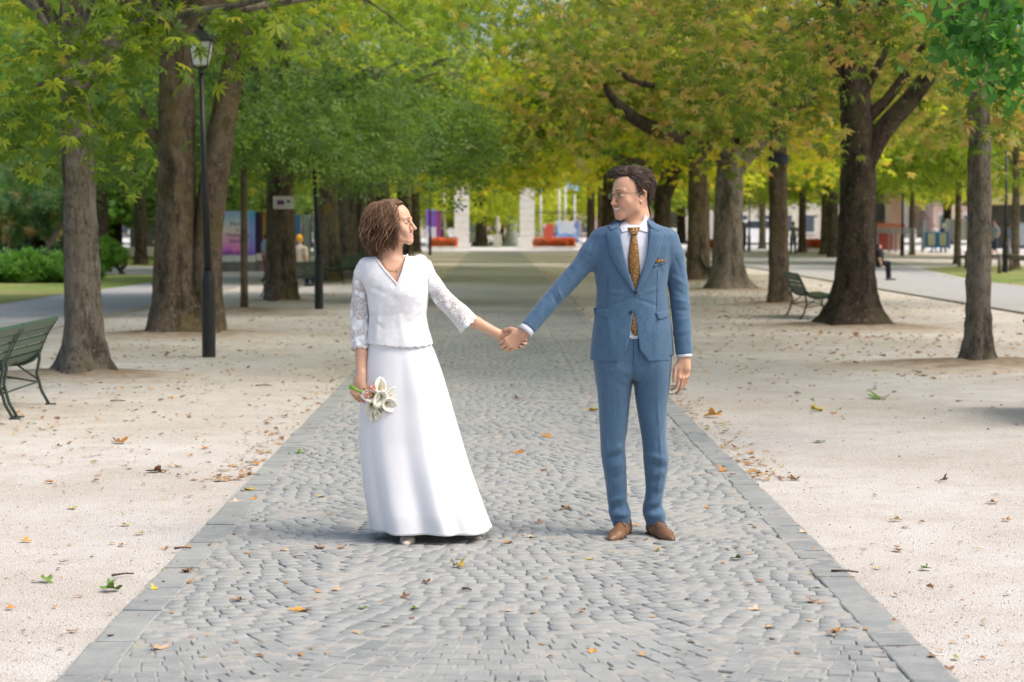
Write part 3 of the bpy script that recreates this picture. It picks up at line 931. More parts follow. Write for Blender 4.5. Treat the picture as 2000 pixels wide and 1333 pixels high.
    def front(s):
        """depth map: first y (from the front) where the field turns solid"""
        neg = s.v < 0
        has = neg.any(axis=1)
        j = np.argmax(neg, axis=1)
        jj = np.clip(j, 1, len(s.y) - 1)
        I, K = np.meshgrid(np.arange(len(s.x)), np.arange(len(s.z)), indexing='ij')
        v1, v0 = s.v[I, jj, K], s.v[I, jj - 1, K]
        t = np.clip(v0 / (v0 - v1 + 1e-9), 0, 1)
        y = s.y[jj - 1] + t * (s.y[jj] - s.y[jj - 1])
        y = np.where(has, y, np.nan)
        X_, Z_ = s.x, s.z
        def f(x, z):
            i = int(np.clip(np.searchsorted(X_, x) - 1, 0, len(X_) - 2)); k = int(np.clip(np.searchsorted(Z_, z) - 1, 0, len(Z_) - 2))
            fx = (x - X_[i]) / (X_[i + 1] - X_[i]); fz = (z - Z_[k]) / (Z_[k + 1] - Z_[k])
            q = [y[i, k], y[i + 1, k], y[i, k + 1], y[i + 1, k + 1]]
            w = [(1 - fx) * (1 - fz), fx * (1 - fz), (1 - fx) * fz, fx * fz]
            g = [(a, b_) for a, b_ in zip(q, w) if not np.isnan(a)]
            sw = sum(b_ for a, b_ in g)
            if sw < 1e-4: return None
            return float(sum(a * b_ for a, b_ in g) / sw)
        return f
    def mesh(s, smooth=2):
        v = s.v; neg = v < 0
        nx, ny, nz = v.shape
        a = neg[:-1, :-1, :-1]
        mixed = np.zeros(a.shape, bool)
        for o in ((1, 0, 0), (0, 1, 0), (0, 0, 1), (1, 1, 0), (1, 0, 1), (0, 1, 1), (1, 1, 1)):
            b_ = neg[o[0]:nx - 1 + o[0], o[1]:ny - 1 + o[1], o[2]:nz - 1 + o[2]]
            mixed |= (a != b_)
        ci, cj, ck = np.nonzero(mixed)
        n = len(ci)
        idx = np.full(mixed.shape, -1, np.int32); idx[ci, cj, ck] = np.arange(n)
        S = np.zeros((n, 3)); cnt = np.zeros(n)
        for ax in range(3):
            o1, o2 = [q for q in range(3) if q != ax]
            for u in (0, 1):
                for w in (0, 1):
                    d0 = [0, 0, 0]; d0[o1] = u; d0[o2] = w
                    d1 = list(d0); d1[ax] = 1
                    v0 = v[ci + d0[0], cj + d0[1], ck + d0[2]]; v1 = v[ci + d1[0], cj + d1[1], ck + d1[2]]
                    m = (v0 < 0) != (v1 < 0)
                    t = np.where(m, v0 / np.where(m, v0 - v1, 1), 0)
                    p = np.array(d0, float)[None, :].repeat(n, 0); p[:, ax] = t
                    S += p * m[:, None]; cnt += m
        S /= cnt[:, None]
        out = []
        for q, c, ax in ((S[:, 0], ci, s.x), (S[:, 1], cj, s.y), (S[:, 2], ck, s.z)):
            out.append(ax[c] * (1 - q) + ax[c + 1] * q)
        V = np.stack(out, -1)
        F = []
        for ax in range(3):
            o1, o2 = (ax + 1) % 3, (ax + 2) % 3
            sl0 = [slice(1, -1)] * 3; sl0[ax] = slice(0, v.shape[ax] - 1)
            sl1 = [slice(1, -1)] * 3; sl1[ax] = slice(1, v.shape[ax])
            e0, e1 = neg[tuple(sl0)], neg[tuple(sl1)]
            ii = np.array(np.nonzero(e0 != e1))
            fl = e0[tuple(ii)]
            g = ii.copy()
            for q in (o1, o2): g[q] += 1
            def cell(d1, d2):
                c = g.copy(); c[o1] += d1; c[o2] += d2
                return idx[tuple(c)]
            Q = np.stack([cell(-1, -1), cell(0, -1), cell(0, 0), cell(-1, 0)], -1)
            Q[~fl] = Q[~fl][:, ::-1]
            F.append(Q)
        F = np.concatenate(F)
        F = F[(F >= 0).all(1)]
        for _ in range(smooth):
            acc = np.zeros_like(V); c = np.zeros(n)
            for a_, b_ in ((0, 1), (1, 2), (2, 3), (3, 0)):
                np.add.at(acc, F[:, a_], V[F[:, b_]]); np.add.at(acc, F[:, b_], V[F[:, a_]])
                np.add.at(c, F[:, a_], 1); np.add.at(c, F[:, b_], 1)
            V = V * .45 + .55 * acc / np.maximum(c, 1)[:, None]
        return V, F

def np_part(name, V, F, mat, parent, smooth=True, attrs=None):
    o = np.array(_org(parent))
    return link_mesh(name, np_mesh(name, np.asarray(V) - o, F, smooth, attrs), mat, parent)

def strip(A, B, fy, nu, nv, off=.004, th=.003, bulge=0.0, smooth=True):
    """cloth piece between two outlines (x, z), laid on the surface y = fy(x, z)"""
    def res(L, n):
        L = [np.array(q, float) for q in L]
        d = [0]
        for i in range(1, len(L)): d.append(d[-1] + np.linalg.norm(L[i] - L[i - 1]))
        t = np.linspace(0, d[-1], n)
        L = np.array(L)
        return np.stack([np.interp(t, d, L[:, 0]), np.interp(t, d, L[:, 1])], -1)
    a, b_ = res(A, nu), res(B, nu)
    V = []
    g = [fy(*(a[i] * (1 - j / (nv - 1)) + b_[i] * (j / (nv - 1)))) for i in range(nu) for j in range(nv)]
    good = [k for k in range(len(g)) if g[k] is not None]
    last = 0.0
    for layer in (0, 1):
        for i in range(nu):
            for j in range(nv):
                t = j / (nv - 1)
                q = a[i] * (1 - t) + b_[i] * t
                y = g[i * nv + j]
                if y is None: y = g[min(good, key=lambda k: abs(k // nv - i) + abs(k % nv - j))]
                V.append((q[0], y - off + (th if layer else 0) - bulge * math.sin(math.pi * t) , q[1]))
    F = []
    n = nu * nv
    for i in range(nu - 1):
        for j in range(nv - 1):
            c = i * nv + j
            F.append((c, c + 1, c + nv + 1, c + nv)); F.append((n + c, n + c + nv, n + c + nv + 1, n + c + 1))
    for i in range(nu - 1):
        for c, d in ((i * nv, (i + 1) * nv), ((i + 1) * nv + nv - 1, i * nv + nv - 1)):
            F.append((c, d, n + d, n + c))
    for j in range(nv - 1):
        for c, d in ((j + 1, j), ((nu - 1) * nv + j, (nu - 1) * nv + j + 1)):
            F.append((c, d, n + d, n + c))
    return np.array(V), np.array(F)

# ----- a head, modelled in its own space: face towards -y, eyes at z = 0, chin at z = -0.115
class Head:
    def __init__(s, c, yaw, pitch=0, roll=0, sc=1.0):
        s.c = np.array(c, float); s.sc = sc
        s.R = np.array((Matrix.Rotation(yaw, 3, 'Z') @ Matrix.Rotation(pitch, 3, 'X') @ Matrix.Rotation(roll, 3, 'Y')))
    def w(s, p): return s.c + s.R @ (np.array(p, float) * s.sc)
    def d(s, p): return s.R @ np.array(p, float)
    def build(s, F, fem=False):
        sc = s.sc
        c = lambda a, b, r1, r2, k=.01, mode='u', **kw: F.cone(s.w(a), s.w(b), r1 * sc, r2 * sc, k * sc, mode, **kw)
        e = lambda p, r, k=.01, mode='u': F.ell(s.w(p), np.array(r) * sc, k * sc, mode, R=s.R)
        e((0, .028, .035), (.074, .094, .082), .01)
        e((0, -.010, .030), (.066, .078, .074), .03)           # forehead
        e((0, -.030, -.030), (.060, .054, .075), .03)          # face mass
        jw = .050 if fem else .056
        for m in (-1, 1):
            c((m * jw, .005, -.030), (m * (jw - .006), -.010, -.072), .016, .014, .03)
            c((m * (jw - .006), -.010, -.072), (m * .016, -.070, -.103), .015, .013, .03)
            e((m * .040, -.058, -.030), (.021, .020, .022), .02)  # cheekbone
            e((m * .026, -.072, -.052), (.016, .014, .018), .02)
            c((m * .012, -.087, .018), (m * .042, -.070, .021), .0085, .007, .014)   # brow
        e((0, -.078, -.102), (.019, .016, .016), .018)         # chin
        e((0, -.074, -.075), (.026, .020, .024), .02)
        for m in (-1, 1):                                      # eye hollows and lids
            e((m * .030, -.094, -.001), (.017, .012, .011), .010, 's')
            e((m * .030, -.0745, -.001), (.0150, .0130, .0120), .004)
        nl = .0 if not fem else .004
        c((0, -.086, .012), (0, -.108 - nl, -.034), .0075, .0095, .010)  # nose
        e((0, -.110 - nl, -.037), (.0095, .0095, .0085), .006)
        for m in (-1, 1):
            e((m * .0115, -.099, -.041), (.0075, .009, .0065), .005)
            e((m * .006, -.104, -.0475), (.0028, .0035, .003), .002, 's')
        # mouth, smiling: corners drawn up and back
        for m in (-1, 1):
            c((0, -.0955, -.0610), (m * .014, -.0920, -.0605), .0040, .0038, .005)
            c((m * .014, -.0920, -.0605), (m * .031, -.075, -.0545), .0038, .0022, .005)
            c((0, -.0940, -.0800), (m * .014, -.0900, -.0770), .0052, .0046, .006)
            c((m * .014, -.0900, -.0770), (m * .031, -.075, -.0565), .0044, .0022, .005)
            c((m * .034, -.072, -.048), (m * .034, -.066, -.062), .010, .008, .012)   # raised cheek
        for m in (-1, 1):
            c((0, -.0985, -.0690), (m * .012, -.0950, -.0680), .0068, .0064, .003, 's')
            c((m * .012, -.0950, -.0680), (m * .024, -.0835, -.0610), .0060, .0034, .003, 's')
        for m in (-1, 1):                                      # ears
            a = Matrix.Rotation(m * rad(22), 3, 'Z')
            def q(p): return (m * .072 + p[0] * m, .014 + p[1], -.012 + p[2])
            pts = [q((.003, -.012, -.022)), q((.006, -.006, -.032)), q((.010, .006, -.022)), q((.014, .016, .0)), (q((.015, .016, .018))), q((.011, .004, .029)), q((.004, -.010, .022)), q((.002, -.013, .004))]
            for i in range(len(pts) - 1): c(pts[i], pts[i + 1], .0042, .0042, .004)
            e(q((.004, .003, -.002)), (.005, .014, .024), .004)

def eye_parts(h, root, iris):
    sc = h.sc
    for m in (-1, 1):
        cc = h.w((m * .030, -.0752, -.001))
        b = MB(); b.ball(cc, .0125 * sc, 14, 10, (1.12, 1.12, 1.0))
        b.build('eye', M_EYE, root, True)
        dr = h.d((0, -1, 0))
        b = MB(); p0 = cc + dr * .0115 * sc; p1 = cc + dr * .0146 * sc
        b.tube([p0, p1], [.0058 * sc, .0045 * sc], 12); b.build('iris', iris, root, True)
        # upper lid line and brow
        b = MB()
        pts = [h.w((m * (.030 + x), -.0905 + .35 * abs(x) ** 1.0 * .5 + abs(x) * .1, .0052 - 38 * x * x)) for x in np.linspace(-.0135, .0135, 7)]
        b.tube(pts, [.0006 * sc, .0011 * sc, .0013 * sc, .0013 * sc, .0012 * sc, .001 * sc, .0006 * sc], 6)
        b.build('eyelash', M_LASH, root, True)

def hand(F, wrist, f, s, n, sc=1.0, curl=(.5, .6, .4), spread=.10, thumb=((.6, .7, .2), (.9, .35, .2), (1, .1, .25)), wr=.026, fcurl=None, k=.004):
    """five fingers rooted in a palm; f along the palm, s thumb side, n palm side"""
    W = np.array(wrist, float)
    f = np.array(f, float); f /= np.linalg.norm(f)
    s = np.array(s, float); s -= f * (s @ f); s /= np.linalg.norm(s)
    n = np.array(n, float); n -= f * (n @ f) + s * (n @ s); n /= np.linalg.norm(n)
    q = lambda a, b_, c: W + (f * a + s * b_ + n * c) * sc
    kn = [(.088, .030, .002), (.092, .010, -.001), (.088, -.010, .0), (.080, -.029, .003)]
    for a, b_, c in kn:
        F.cone(q(0, b_ * .55, 0), q(a * .97, b_, c), .0150 * sc, .0110 * sc, .014 * sc, flat=(n, 1.15))
        F.ell(q(a, b_, c - .002), (.0098 * sc,) * 3, .006)
    F.ell(q(.035, .024, .010), (.019 * sc,) * 3, .014)          # ball of the thumb
    F.cone(q(-.03, 0, 0), q(.012, 0, 0), wr * .96, wr, .012, flat=(n, 1.3))
    L = [(.044, .026, .021), (.049, .030, .022), (.045, .028, .022), (.035, .021, .019)]
    for i, (a, b_, c) in enumerate(kn):
        ang = 0; p = q(a, b_, c)
        cu = curl if fcurl is None else fcurl[i]
        sp = spread * (1.5 - i) * .6
        r = (.0092, .0095, .0090, .0080)[i]
        for j in range(3):
            ang += cu[j]
            d = f * math.cos(ang) + n * math.sin(ang) + s * sp * math.cos(ang)
            d /= np.linalg.norm(d)
            p2 = p + d * L[i][j] * sc
            F.cone(p, p2, r * sc, r * .9 * sc, .0035 if j == 0 else .002)
            p = p2; r *= .9
    p = q(.012, .022, .006); r = .0125
    for j, (a, b_, c) in enumerate(thumb):
        d = f * a + s * b_ + n * c; d /= np.linalg.norm(d)
        p2 = p + d * (.040, .034, .027)[j] * sc
        F.cone(p, p2, r * sc, r * .88 * sc, .008 if j == 0 else .002)
        p = p2; r *= .88

def strands(mb_v, mb_f, curve, r, n=4, flat=.5):
    """tapered lock of hair"""
    pts = [Vector(q) for q in curve]
    base = len(mb_v); m = len(pts)
    up = None
    for i, q in enumerate(pts):
        t = (pts[min(i + 1, m - 1)] - pts[max(i - 1, 0)])
        if t.length < 1e-7: t = Vector((0, 0, -1))
        t.normalize()
        if up is None: up = t.orthogonal().normalized()
        up = (up - t * up.dot(t)).normalized(); w = t.cross(up)
        u = i / (m - 1)
        rr = r * (.55 + .9 * u if u < .4 else .91 * (1 - ((u - .4) / .6) ** 2.2) + .02)
        for k_ in range(n):
            a = 2 * math.pi * k_ / n
            mb_v.append(tuple(q + up * (math.cos(a) * rr) + w * (math.sin(a) * rr * flat)))
    for i in range(m - 1):
        for k_ in range(n):
            a, b_ = base + i * n + k_, base + i * n + (k_ + 1) % n
            mb_f.append((a, b_, b_ + n, a + n))
# ---------------------------------------------------------------- the couple
def mat_skin(name, c, red=(.55, .22, .17)):
    m = N(name)
    p = m.coord('Object')
    col = m.mix(m.ramp(m.noise(18, p, 4), [(.35, 0.0), (.75, .35)]), c, tuple(a * b_ for a, b_ in zip(c, (1.02, .86, .82))))
    col = m.mix(m.attr('lips').outputs['Fac'], col, red)
    col = m.mix(m.attr('stubble').outputs['Fac'], col, tuple(a * b_ for a, b_ in zip(c, (.62, .60, .60))))
    m.set(color=col, rough=.48, spec=.38, normal=m.bump(m.noise(260, p, 3), .12, .001))
    m.bsdf.inputs['Subsurface Weight'].default_value = .18
    m.bsdf.inputs['Subsurface Radius'].default_value = (.012, .005, .003)
    m.bsdf.inputs['Subsurface Scale'].default_value = .6
    return m.m
SKIN_M = mat_skin('skin_groom', (.60, .345, .225), (.52, .24, .20))
SKIN_W = mat_skin('skin_bride', (.64, .385, .255), (.56, .19, .16))
def plain(name, c, rough=.5, spec=.4, **kw):
    m = N(name); m.set(color=c, rough=rough, spec=spec)
    for k, v in kw.items(): m.bsdf.inputs[k.replace('_', ' ')].default_value = v
    return m.m
M_EYE = plain('eye_white', (.70, .67, .63), .25)
M_LASH = plain('lash', (.035, .022, .016), .6)
M_TEETH = plain('teeth', (.78, .74, .66), .3)
IR_B = plain('iris_brown', (.05, .028, .015), .15); IR_G = plain('iris_grey', (.06, .055, .04), .15)
def mat_hair(name, a, b_, c):
    m = N(name)
    p = m.coord('Object')
    fac = m.math('ADD', m.math('MULTIPLY', m.noise(55, p, 3, .7), .55), m.math('MULTIPLY', m.attr('tint').outputs['Fac'], .42))
    col = m.ramp(fac, [(.28, a), (.48, b_), (.74, c)])
    m.set(color=col, rough=.55, spec=.35, normal=m.bump(m.noise(420, p, 2), .5, .002))
    return m.m
HAIR_M = mat_hair('dark_brown_hair', (.020, .013, .009), (.050, .032, .022), (.13, .085, .056))
HAIR_W = mat_hair('brown_wavy_hair', (.060, .028, .015), (.15, .078, .040), (.33, .20, .115))
def mat_suit():
    m = N('blue_wool')
    h1 = m.noise(60, m.coord('Object', (1, 1, 14)), 3, .6); h2 = m.noise(60, m.coord('Object', (14, 14, 1)), 3, .6)
    w = m.math('ADD', m.math('MULTIPLY', h1, .5), m.math('MULTIPLY', h2, .5))
    c = m.mix(m.ramp(w, [(.38, 0.0), (.62, 1.0)]), (.045, .098, .168), (.082, .158, .248))
    big = m.noise(8, m.coord('Object', (1, 1, .6), (0, .6, 0)), 3, .55, .8)
    m.set(color=c, rough=.75, spec=.25, normal=m.bump(w, .25, .001, m.bump(big, .7, .014)))
    m.bsdf.inputs['Sheen Weight'].default_value = .25
    return m.m
SUIT = mat_suit()
SUIT_DK = plain('dark_lining', (.03, .045, .075), .8)
def mat_cloth(name, c, s=90, fold=.25, fs=6, **kw):
    m = N(name); p = m.coord('Object')
    m.set(color=m.mix(m.noise(s, p, 2), tuple(q * .93 for q in c), c), rough=.72, spec=.2, normal=m.bump(m.noise(fs, m.coord('Object', (1, 1, .45)), 3, .5, .3), fold, .03, m.bump(m.noise(500, p, 2), .15, .001)))
    return m.m
SHIRT = mat_cloth('pale_shirt', (.70, .71, .78))
SATIN = mat_cloth('white_crepe', (.83, .83, .845), 90, .12, 3)
def mat_tie():
    m = N('mustard_tie'); p = m.coord('Object')
    v = m.n('ShaderNodeTexVoronoi', feature='F1'); v.inputs['Scale'].default_value = 290; m.l(p, v.inputs['Vector'])
    c = m.mix(m.ramp(v.outputs['Distance'], [(.28, 1.0), (.5, 0.0)]), (.13, .055, .015), (.46, .25, .055))
    c = m.mix(m.ramp(v.outputs['Color'], [(.8, 0.0), (.85, .8)]), c, (.70, .55, .30))
    m.set(color=c, rough=.55, spec=.3)
    return m.m
TIE = mat_tie()
def mat_lace(name, holes):
    m = N(name)
    p = m.coord('Object')
    pd = m.n('ShaderNodeVectorMath', operation='ADD')
    nz = m.n('ShaderNodeTexNoise'); nz.inputs['Scale'].default_value = 22; m.l(p, nz.inputs['Vector'])
    sc_ = m.n('ShaderNodeVectorMath', operation='SCALE'); sc_.inputs['Scale'].default_value = .02
    m.l(nz.outputs['Color'], sc_.inputs[0]); m.l(p, pd.inputs[0]); m.l(sc_.outputs[0], pd.inputs[1])
    v = m.n('ShaderNodeTexVoronoi', feature='DISTANCE_TO_EDGE'); v.inputs['Scale'].default_value = 150 if holes else 230; m.l(p, v.inputs['Vector'])
    fl = m.n('ShaderNodeTexVoronoi', feature='F1'); fl.inputs['Scale'].default_value = 24; m.l(p, fl.inputs['Vector'])
    petal = m.noise(120, p, 3, .7)
    flower = m.ramp(fl.outputs['Distance'], [(.30, 1.0), (.38, 0.0)])
    band = m.ramp(m.noise(10, p, 2), [(.56, 0.0), (.62, 1.0)])
    thread = m.ramp(v.outputs['Distance'], [(.07, 1.0), (.15, 0.0)])
    solid = m.math('MAXIMUM', thread, flower)
    solid = m.math('MAXIMUM', solid, m.math('MULTIPLY', band, .8))
    h = m.math('ADD', solid, m.math('MULTIPLY', petal, .5))
    m.set(color=m.mix(m.math('MULTIPLY', solid, 1.0), (.72, .72, .735) if not holes else (.80, .80, .81), (.84, .84, .85)), rough=.8, spec=.15, normal=m.bump(h, .40, .0018))
    if holes:
        tr = m.n('ShaderNodeBsdfTransparent'); mx = m.n('ShaderNodeMixShader')
        m.l(m.math('MULTIPLY', m.math('SUBTRACT', 1.0, solid), 1.0), mx.inputs[0])
        m.l(m.bsdf.outputs[0], mx.inputs[1]); m.l(tr.outputs[0], mx.inputs[2]); m.l(mx.outputs[0], m.out.inputs['Surface'])
    return m.m
LACE = mat_lace('lined_lace', False); LACE_S = mat_lace('sheer_lace', True)
GOLD = plain('gold', (.75, .48, .20), .25, .5, Metallic=1.0)
M_BTN = plain('navy_button', (.02, .025, .05), .35)
M_SHOE = simple('tan_leather', (.22, .115, .055), (.155, .075, .036), 12, .42, .15, 90, .001, .45)
M_SOLE = plain('dark_sole', (.05, .03, .02), .55)
M_LACEB = plain('navy_lace', (.02, .02, .045), .7)
M_NUDE = simple('nude_leather', (.66, .58, .50), (.60, .52, .44), 10, .4)

YM = 9.82
man = thing('person', 'smiling man in a blue suit, mustard tie, glasses and tan shoes, holding her hand', 'person', (P(1238, 1055, YM).x, YM, 0))
m_ = lambda px, py, dy=0.0: np.array(P(px, py, YM + dy))
xz = lambda px, py: (float(P(px, py, YM - .1).x), float(P(px, py, YM - .1).z))

def rows_px(rows, Y, cyf=0.0):
    out = []
    for r in rows:
        py, xl, xr, rf, rb = r[:5]
        cy_ = r[5] if len(r) > 5 else cyf
        a, b_ = P(xl, py, Y), P(xr, py, Y)
        out.append((a.z, (a.x + b_.x) / 2, Y + cy_, (b_.x - a.x) / 2, rf, rb))
    return out

# --- jacket
jf = Field(axis(m_(1008, 600)[0], m_(1366, 600)[0], .0042), axis(YM - .24, YM + .22, .005), axis(m_(0, 716)[2], m_(0, 412)[2], .0042))
jf.stack(rows_px([(422, 1222, 1262, .045, .055, .02), (432, 1207, 1272, .06, .07, .01), (440, 1188, 1288, .085, .085), (448, 1168, 1308, .10, .10), (458, 1159, 1320, .112, .11), (480, 1157, 1319, .125, .12), (505, 1158, 1312, .130, .125), (535, 1161, 1305, .128, .12), (568, 1165, 1302, .124, .11), (600, 1163, 1306, .126, .11), (640, 1158, 1312, .13, .12), (675, 1154, 1315, .132, .125), (703, 1152, 1317, .132, .13)], YM), k=.02)
RS = [m_(1302, 470, .0), m_(1315, 500, .01), m_(1325, 560, .015), m_(1329, 600, .0), m_(1333, 650, -.02), m_(1336, 688, -.03)]
jf.chain(RS[:2], [.056, .056], .03)
jf.chain(RS[1:], [.056, .050, .047, .044, .042], .006)
LS = [m_(1176, 468, .0), m_(1157, 495, -.01), m_(1130, 528, -.02), m_(1098, 563, -.035), m_(1067, 598, -.060), m_(1034, 638, -.096)]
jf.chain(LS[:3], [.056, .056, .049], .03)
jf.chain(LS[2:], [.049, .048, .045, .041], .006)
def cut_end(F, p, d, r, L=.08):
    """trim a sleeve square at p, beyond direction d"""
    d = np.array(d, float); d /= np.linalg.norm(d)
    def fn(X, Y, Z):
        a = (X - p[0]) * d[0] + (Y - p[1]) * d[1] + (Z - p[2]) * d[2]
        q = np.sqrt((X - p[0]) ** 2 + (Y - p[1]) ** 2 + (Z - p[2]) ** 2) - r
        return np.maximum(-a, q)
    F.put(p - r, p + r, fn, .002, 's', 0)
dL = LS[-1] - LS[-2]; dR = RS[-1] - RS[-2]
S = lambda a, b_, w, h, dy=-.11: (m_(a[0], a[1], dy), m_(b_[0], b_[1], dy), w, h)
jf.bumps([S((1236, 580), (1190, 600), .010, -.005), S((1236, 574), (1178, 570), .009, .004), S((1246, 576), (1296, 560), .010, .005), S((1244, 584), (1290, 600), .009, -.004),
          S((1168, 532), (1192, 500), .010, -.006), S((1176, 540), (1206, 520), .009, .004), S((1296, 540), (1280, 505), .010, -.005), S((1290, 590), (1272, 640), .012, -.004),
          S((1188, 620), (1196, 690), .016, .003), S((1286, 620), (1280, 690), .016, .003), S((1176, 560), (1184, 640), .006, -.0035), S((1283, 560), (1281, 640), .006, -.0035),
          S((1310, 540), (1342, 556), .011, .007, -.05), S((1308, 560), (1340, 578), .010, -.007, -.05), S((1312, 585), (1344, 590), .011, .007, -.05), S((1312, 604), (1342, 608), .010, -.006, -.05), S((1316, 628), (1346, 622), .010, .005, -.05), S((1318, 500), (1334, 545), .010, -.005, -.05), S((1320, 660), (1346, 652), .010, -.004, -.06),
          S((1150, 500), (1120, 548), .010, -.006, -.06), S((1144, 488), (1106, 534), .009, .005, -.06), S((1158, 520), (1128, 560), .008, .005, -.06), S((1108, 545), (1080, 590), .009, -.006, -.08), S((1088, 560), (1100, 590), .009, .006, -.09), S((1078, 572), (1092, 603), .008, -.006, -.09), S((1062, 590), (1038, 630), .009, .004, -.1), S((1072, 606), (1046, 640), .008, -.005, -.1), S((1164, 460), (1150, 500), .007, -.005, -.07), S((1316, 462), (1304, 520), .006, -.006, -.09)])
JF = jf.front()
def poly_cut(F, poly, y1, depth_px=True):
    """cut a front-view outline (x, z) out of everything in front of y1"""
    pl = [np.array(q) for q in poly]
    lo = np.min(pl, 0); hi = np.max(pl, 0)
    def fn(X, Y, Z):
        X2, Z2 = X[:, 0, :] + 0 * Z[:, 0, :], Z[:, 0, :] + 0 * X[:, 0, :]
        d = np.full(X2.shape, 1e9); ins = np.zeros(X2.shape, bool)
        for i in range(len(pl)):
            a, b_ = pl[i], pl[(i + 1) % len(pl)]
            ex, ez = b_ - a
            t = np.clip(((X2 - a[0]) * ex + (Z2 - a[1]) * ez) / (ex * ex + ez * ez + 1e-12), 0, 1)
            d = np.minimum(d, np.hypot(X2 - a[0] - t * ex, Z2 - a[1] - t * ez))
            c_ = ((a[1] > Z2) != (b_[1] > Z2)) & (X2 < ex * (Z2 - a[1]) / (ez + 1e-12) + a[0])
            ins ^= c_
        d = np.where(ins, -d, d)[:, None, :]
        return np.maximum(d, Y - y1)
    F.put([lo[0], YM - .3, lo[1]], [hi[0], y1, hi[1]], fn, .001, 's', .02)
poly_cut(jf, [xz(*q) for q in [(1208, 415), (1209, 437), (1214, 470), (1222, 515), (1240, 566), (1262, 505), (1267, 450), (1272, 415)]], YM - .035)
poly_cut(jf, [xz(*q) for q in [(1237.5, 606), (1233, 630), (1230, 655), (1222, 684), (1209, 702), (1205, 720), (1270, 720), (1264, 703), (1250, 684), (1245, 655), (1240.5, 625)]], YM - .06)
cut_end(jf, LS[-1] + dL / np.linalg.norm(dL) * .012, dL, .09)
cut_end(jf, RS[-1] + dR / np.linalg.norm(dR) * .012, dR, .09)
V, Fq = jf.mesh(1)
np_part('jacket', V, Fq, SUIT, man)
jroot = [o for o in kids(man) if o.name.startswith('jacket')][0]
def piece(name, A, B, fy, mat, root, nu=24, nv=6, off=.005, th=.003, bulge=0.0, px=True):
    A = [xz(*q) for q in A]; B = [xz(*q) for q in B]
    V, F_ = strip(A, B, fy, nu, nv, off, th, bulge)
    return np_part(name, V, F_, mat, root)
# lapels and collar
piece('lapel', [(1191, 444), (1183, 455), (1192, 500), (1207, 528), (1233, 566)], [(1207, 447), (1210, 456), (1216, 490), (1224, 522), (1240, 570)], JF, SUIT, jroot, 30, 8, .008, .004, .003)
piece('lapel', [(1271, 443), (1268, 456), (1263, 495), (1255, 526), (1240, 570)], [(1288, 448), (1297, 461), (1284, 502), (1268, 532), (1245, 572)], JF, SUIT, jroot, 30, 8, .009, .004, .003)
piece('collar', [(1213, 422), (1200, 432), (1188, 442)], [(1211, 436), (1208, 446), (1193, 451)], JF, SUIT, jroot, 10, 6, .012, .005, .002)
piece('collar', [(1266, 416), (1278, 432), (1292, 447)], [(1267, 436), (1272, 446), (1286, 453)], JF, SUIT, jroot, 10, 6, .012, .005, .002)
piece('pocket_flap', [(1161, 603), (1189, 605)], [(1162, 616), (1188, 621)], JF, SUIT, jroot, 10, 5, .005, .004)
piece('pocket_flap', [(1280, 611), (1307, 607)], [(1286, 625), (1309, 620)], JF, SUIT, jroot, 10, 5, .005, .004)
piece('breast_pocket', [(1276, 516), (1303, 508)], [(1276, 522), (1303, 514)], JF, SUIT, jroot, 10, 3, .004, .003)
piece('pocket_square', [(1280, 508), (1287, 506), (1293, 508), (1301, 505.5)], [(1280, 515), (1301, 510)], JF, TIE, man, 8, 4, .006, .004)
def seam(pts, w=.5, fy=JF, mat=SUIT_DK, off=.0015, name='seam', root=None):
    piece(name, pts, [(a + w, b_ + .2) for a, b_ in pts], fy, mat, root or jroot, 24, 2, off, .001)
for pts in ([(1161, 603), (1189, 605)], [(1280, 611), (1307, 607)], [(1187, 540), (1187, 600)], [(1284, 525), (1282, 605)], [(1188, 443), (1194, 451)], [(1293, 448), (1286, 454)]):
    seam(pts)
for (px, py) in ((1240, 572), (1231.5, 610)):
    x, z = xz(px, py); y = JF(x, z) or YM - .13
    b = MB(); b.tube([(x, y - .0005, z), (x, y - .006, z)], [.0088, .0080], 14); b.tube([(x, y - .0055, z), (x, y - .0065, z)], [.0045, .0045], 8)
    b.build('button', M_BTN, jroot, False)
b = MB(); x, z = xz(1240.5, 572); x2, z2 = xz(1236, 607)
# cuffs of the shirt
def cuff(name, p, d, r0, r1, L, mat, root, flat=1.0, th=.003):
    d = Vector(d).normalized(); p = Vector(p)
    b = MB(); n = 26
    up = Vector((0, 1, 0)); up = (up - d * up.dot(d)).normalized(); w = d.cross(up)
    for (t, r) in ((0, r0), (L * .5, (r0 + r1) / 2 + .001), (L, r1), (L, r1 - th), (0, r0 - th)):
        for k in range(n):
            a = 2 * math.pi * k / n
            b.v.append(tuple(p + d * t + up * (math.cos(a) * r * flat) + w * (math.sin(a) * r)))
    for i in range(4):
        for k in range(n):
            b.f.append((i * n + k, i * n + (k + 1) % n, (i + 1) * n + (k + 1) % n, (i + 1) * n + k))
    return b.build(name, mat, root, True)
shirt_f = Field(axis(m_(1180, 600)[0], m_(1300, 600)[0], .004), axis(YM - .2, YM + .16, .005), axis(m_(0, 700)[2], m_(0, 400)[2], .004))
shirt_f.stack(rows_px([(415, 1222, 1258, .045, .05, .03), (424, 1216, 1262, .05, .055, .025), (432, 1209, 1269, .058, .06, .015), (442, 1200, 1280, .075, .08), (455, 1180, 1296, .095, .10), (480, 1175, 1300, .112, .11), (505, 1175, 1298, .118, .11), (568, 1180, 1290, .112, .10), (640, 1178, 1296, .116, .1), (668, 1178, 1296, .112, .1)], YM), k=.01)
SFY = shirt_f.front()
V, Fq = shirt_f.mesh(2)
np_part('shirt', V, Fq, SHIRT, man)
cuff('shirt_cuff', LS[-1] + dL / np.linalg.norm(dL) * .006, dL, .0365, .0385, .033, SHIRT, man)
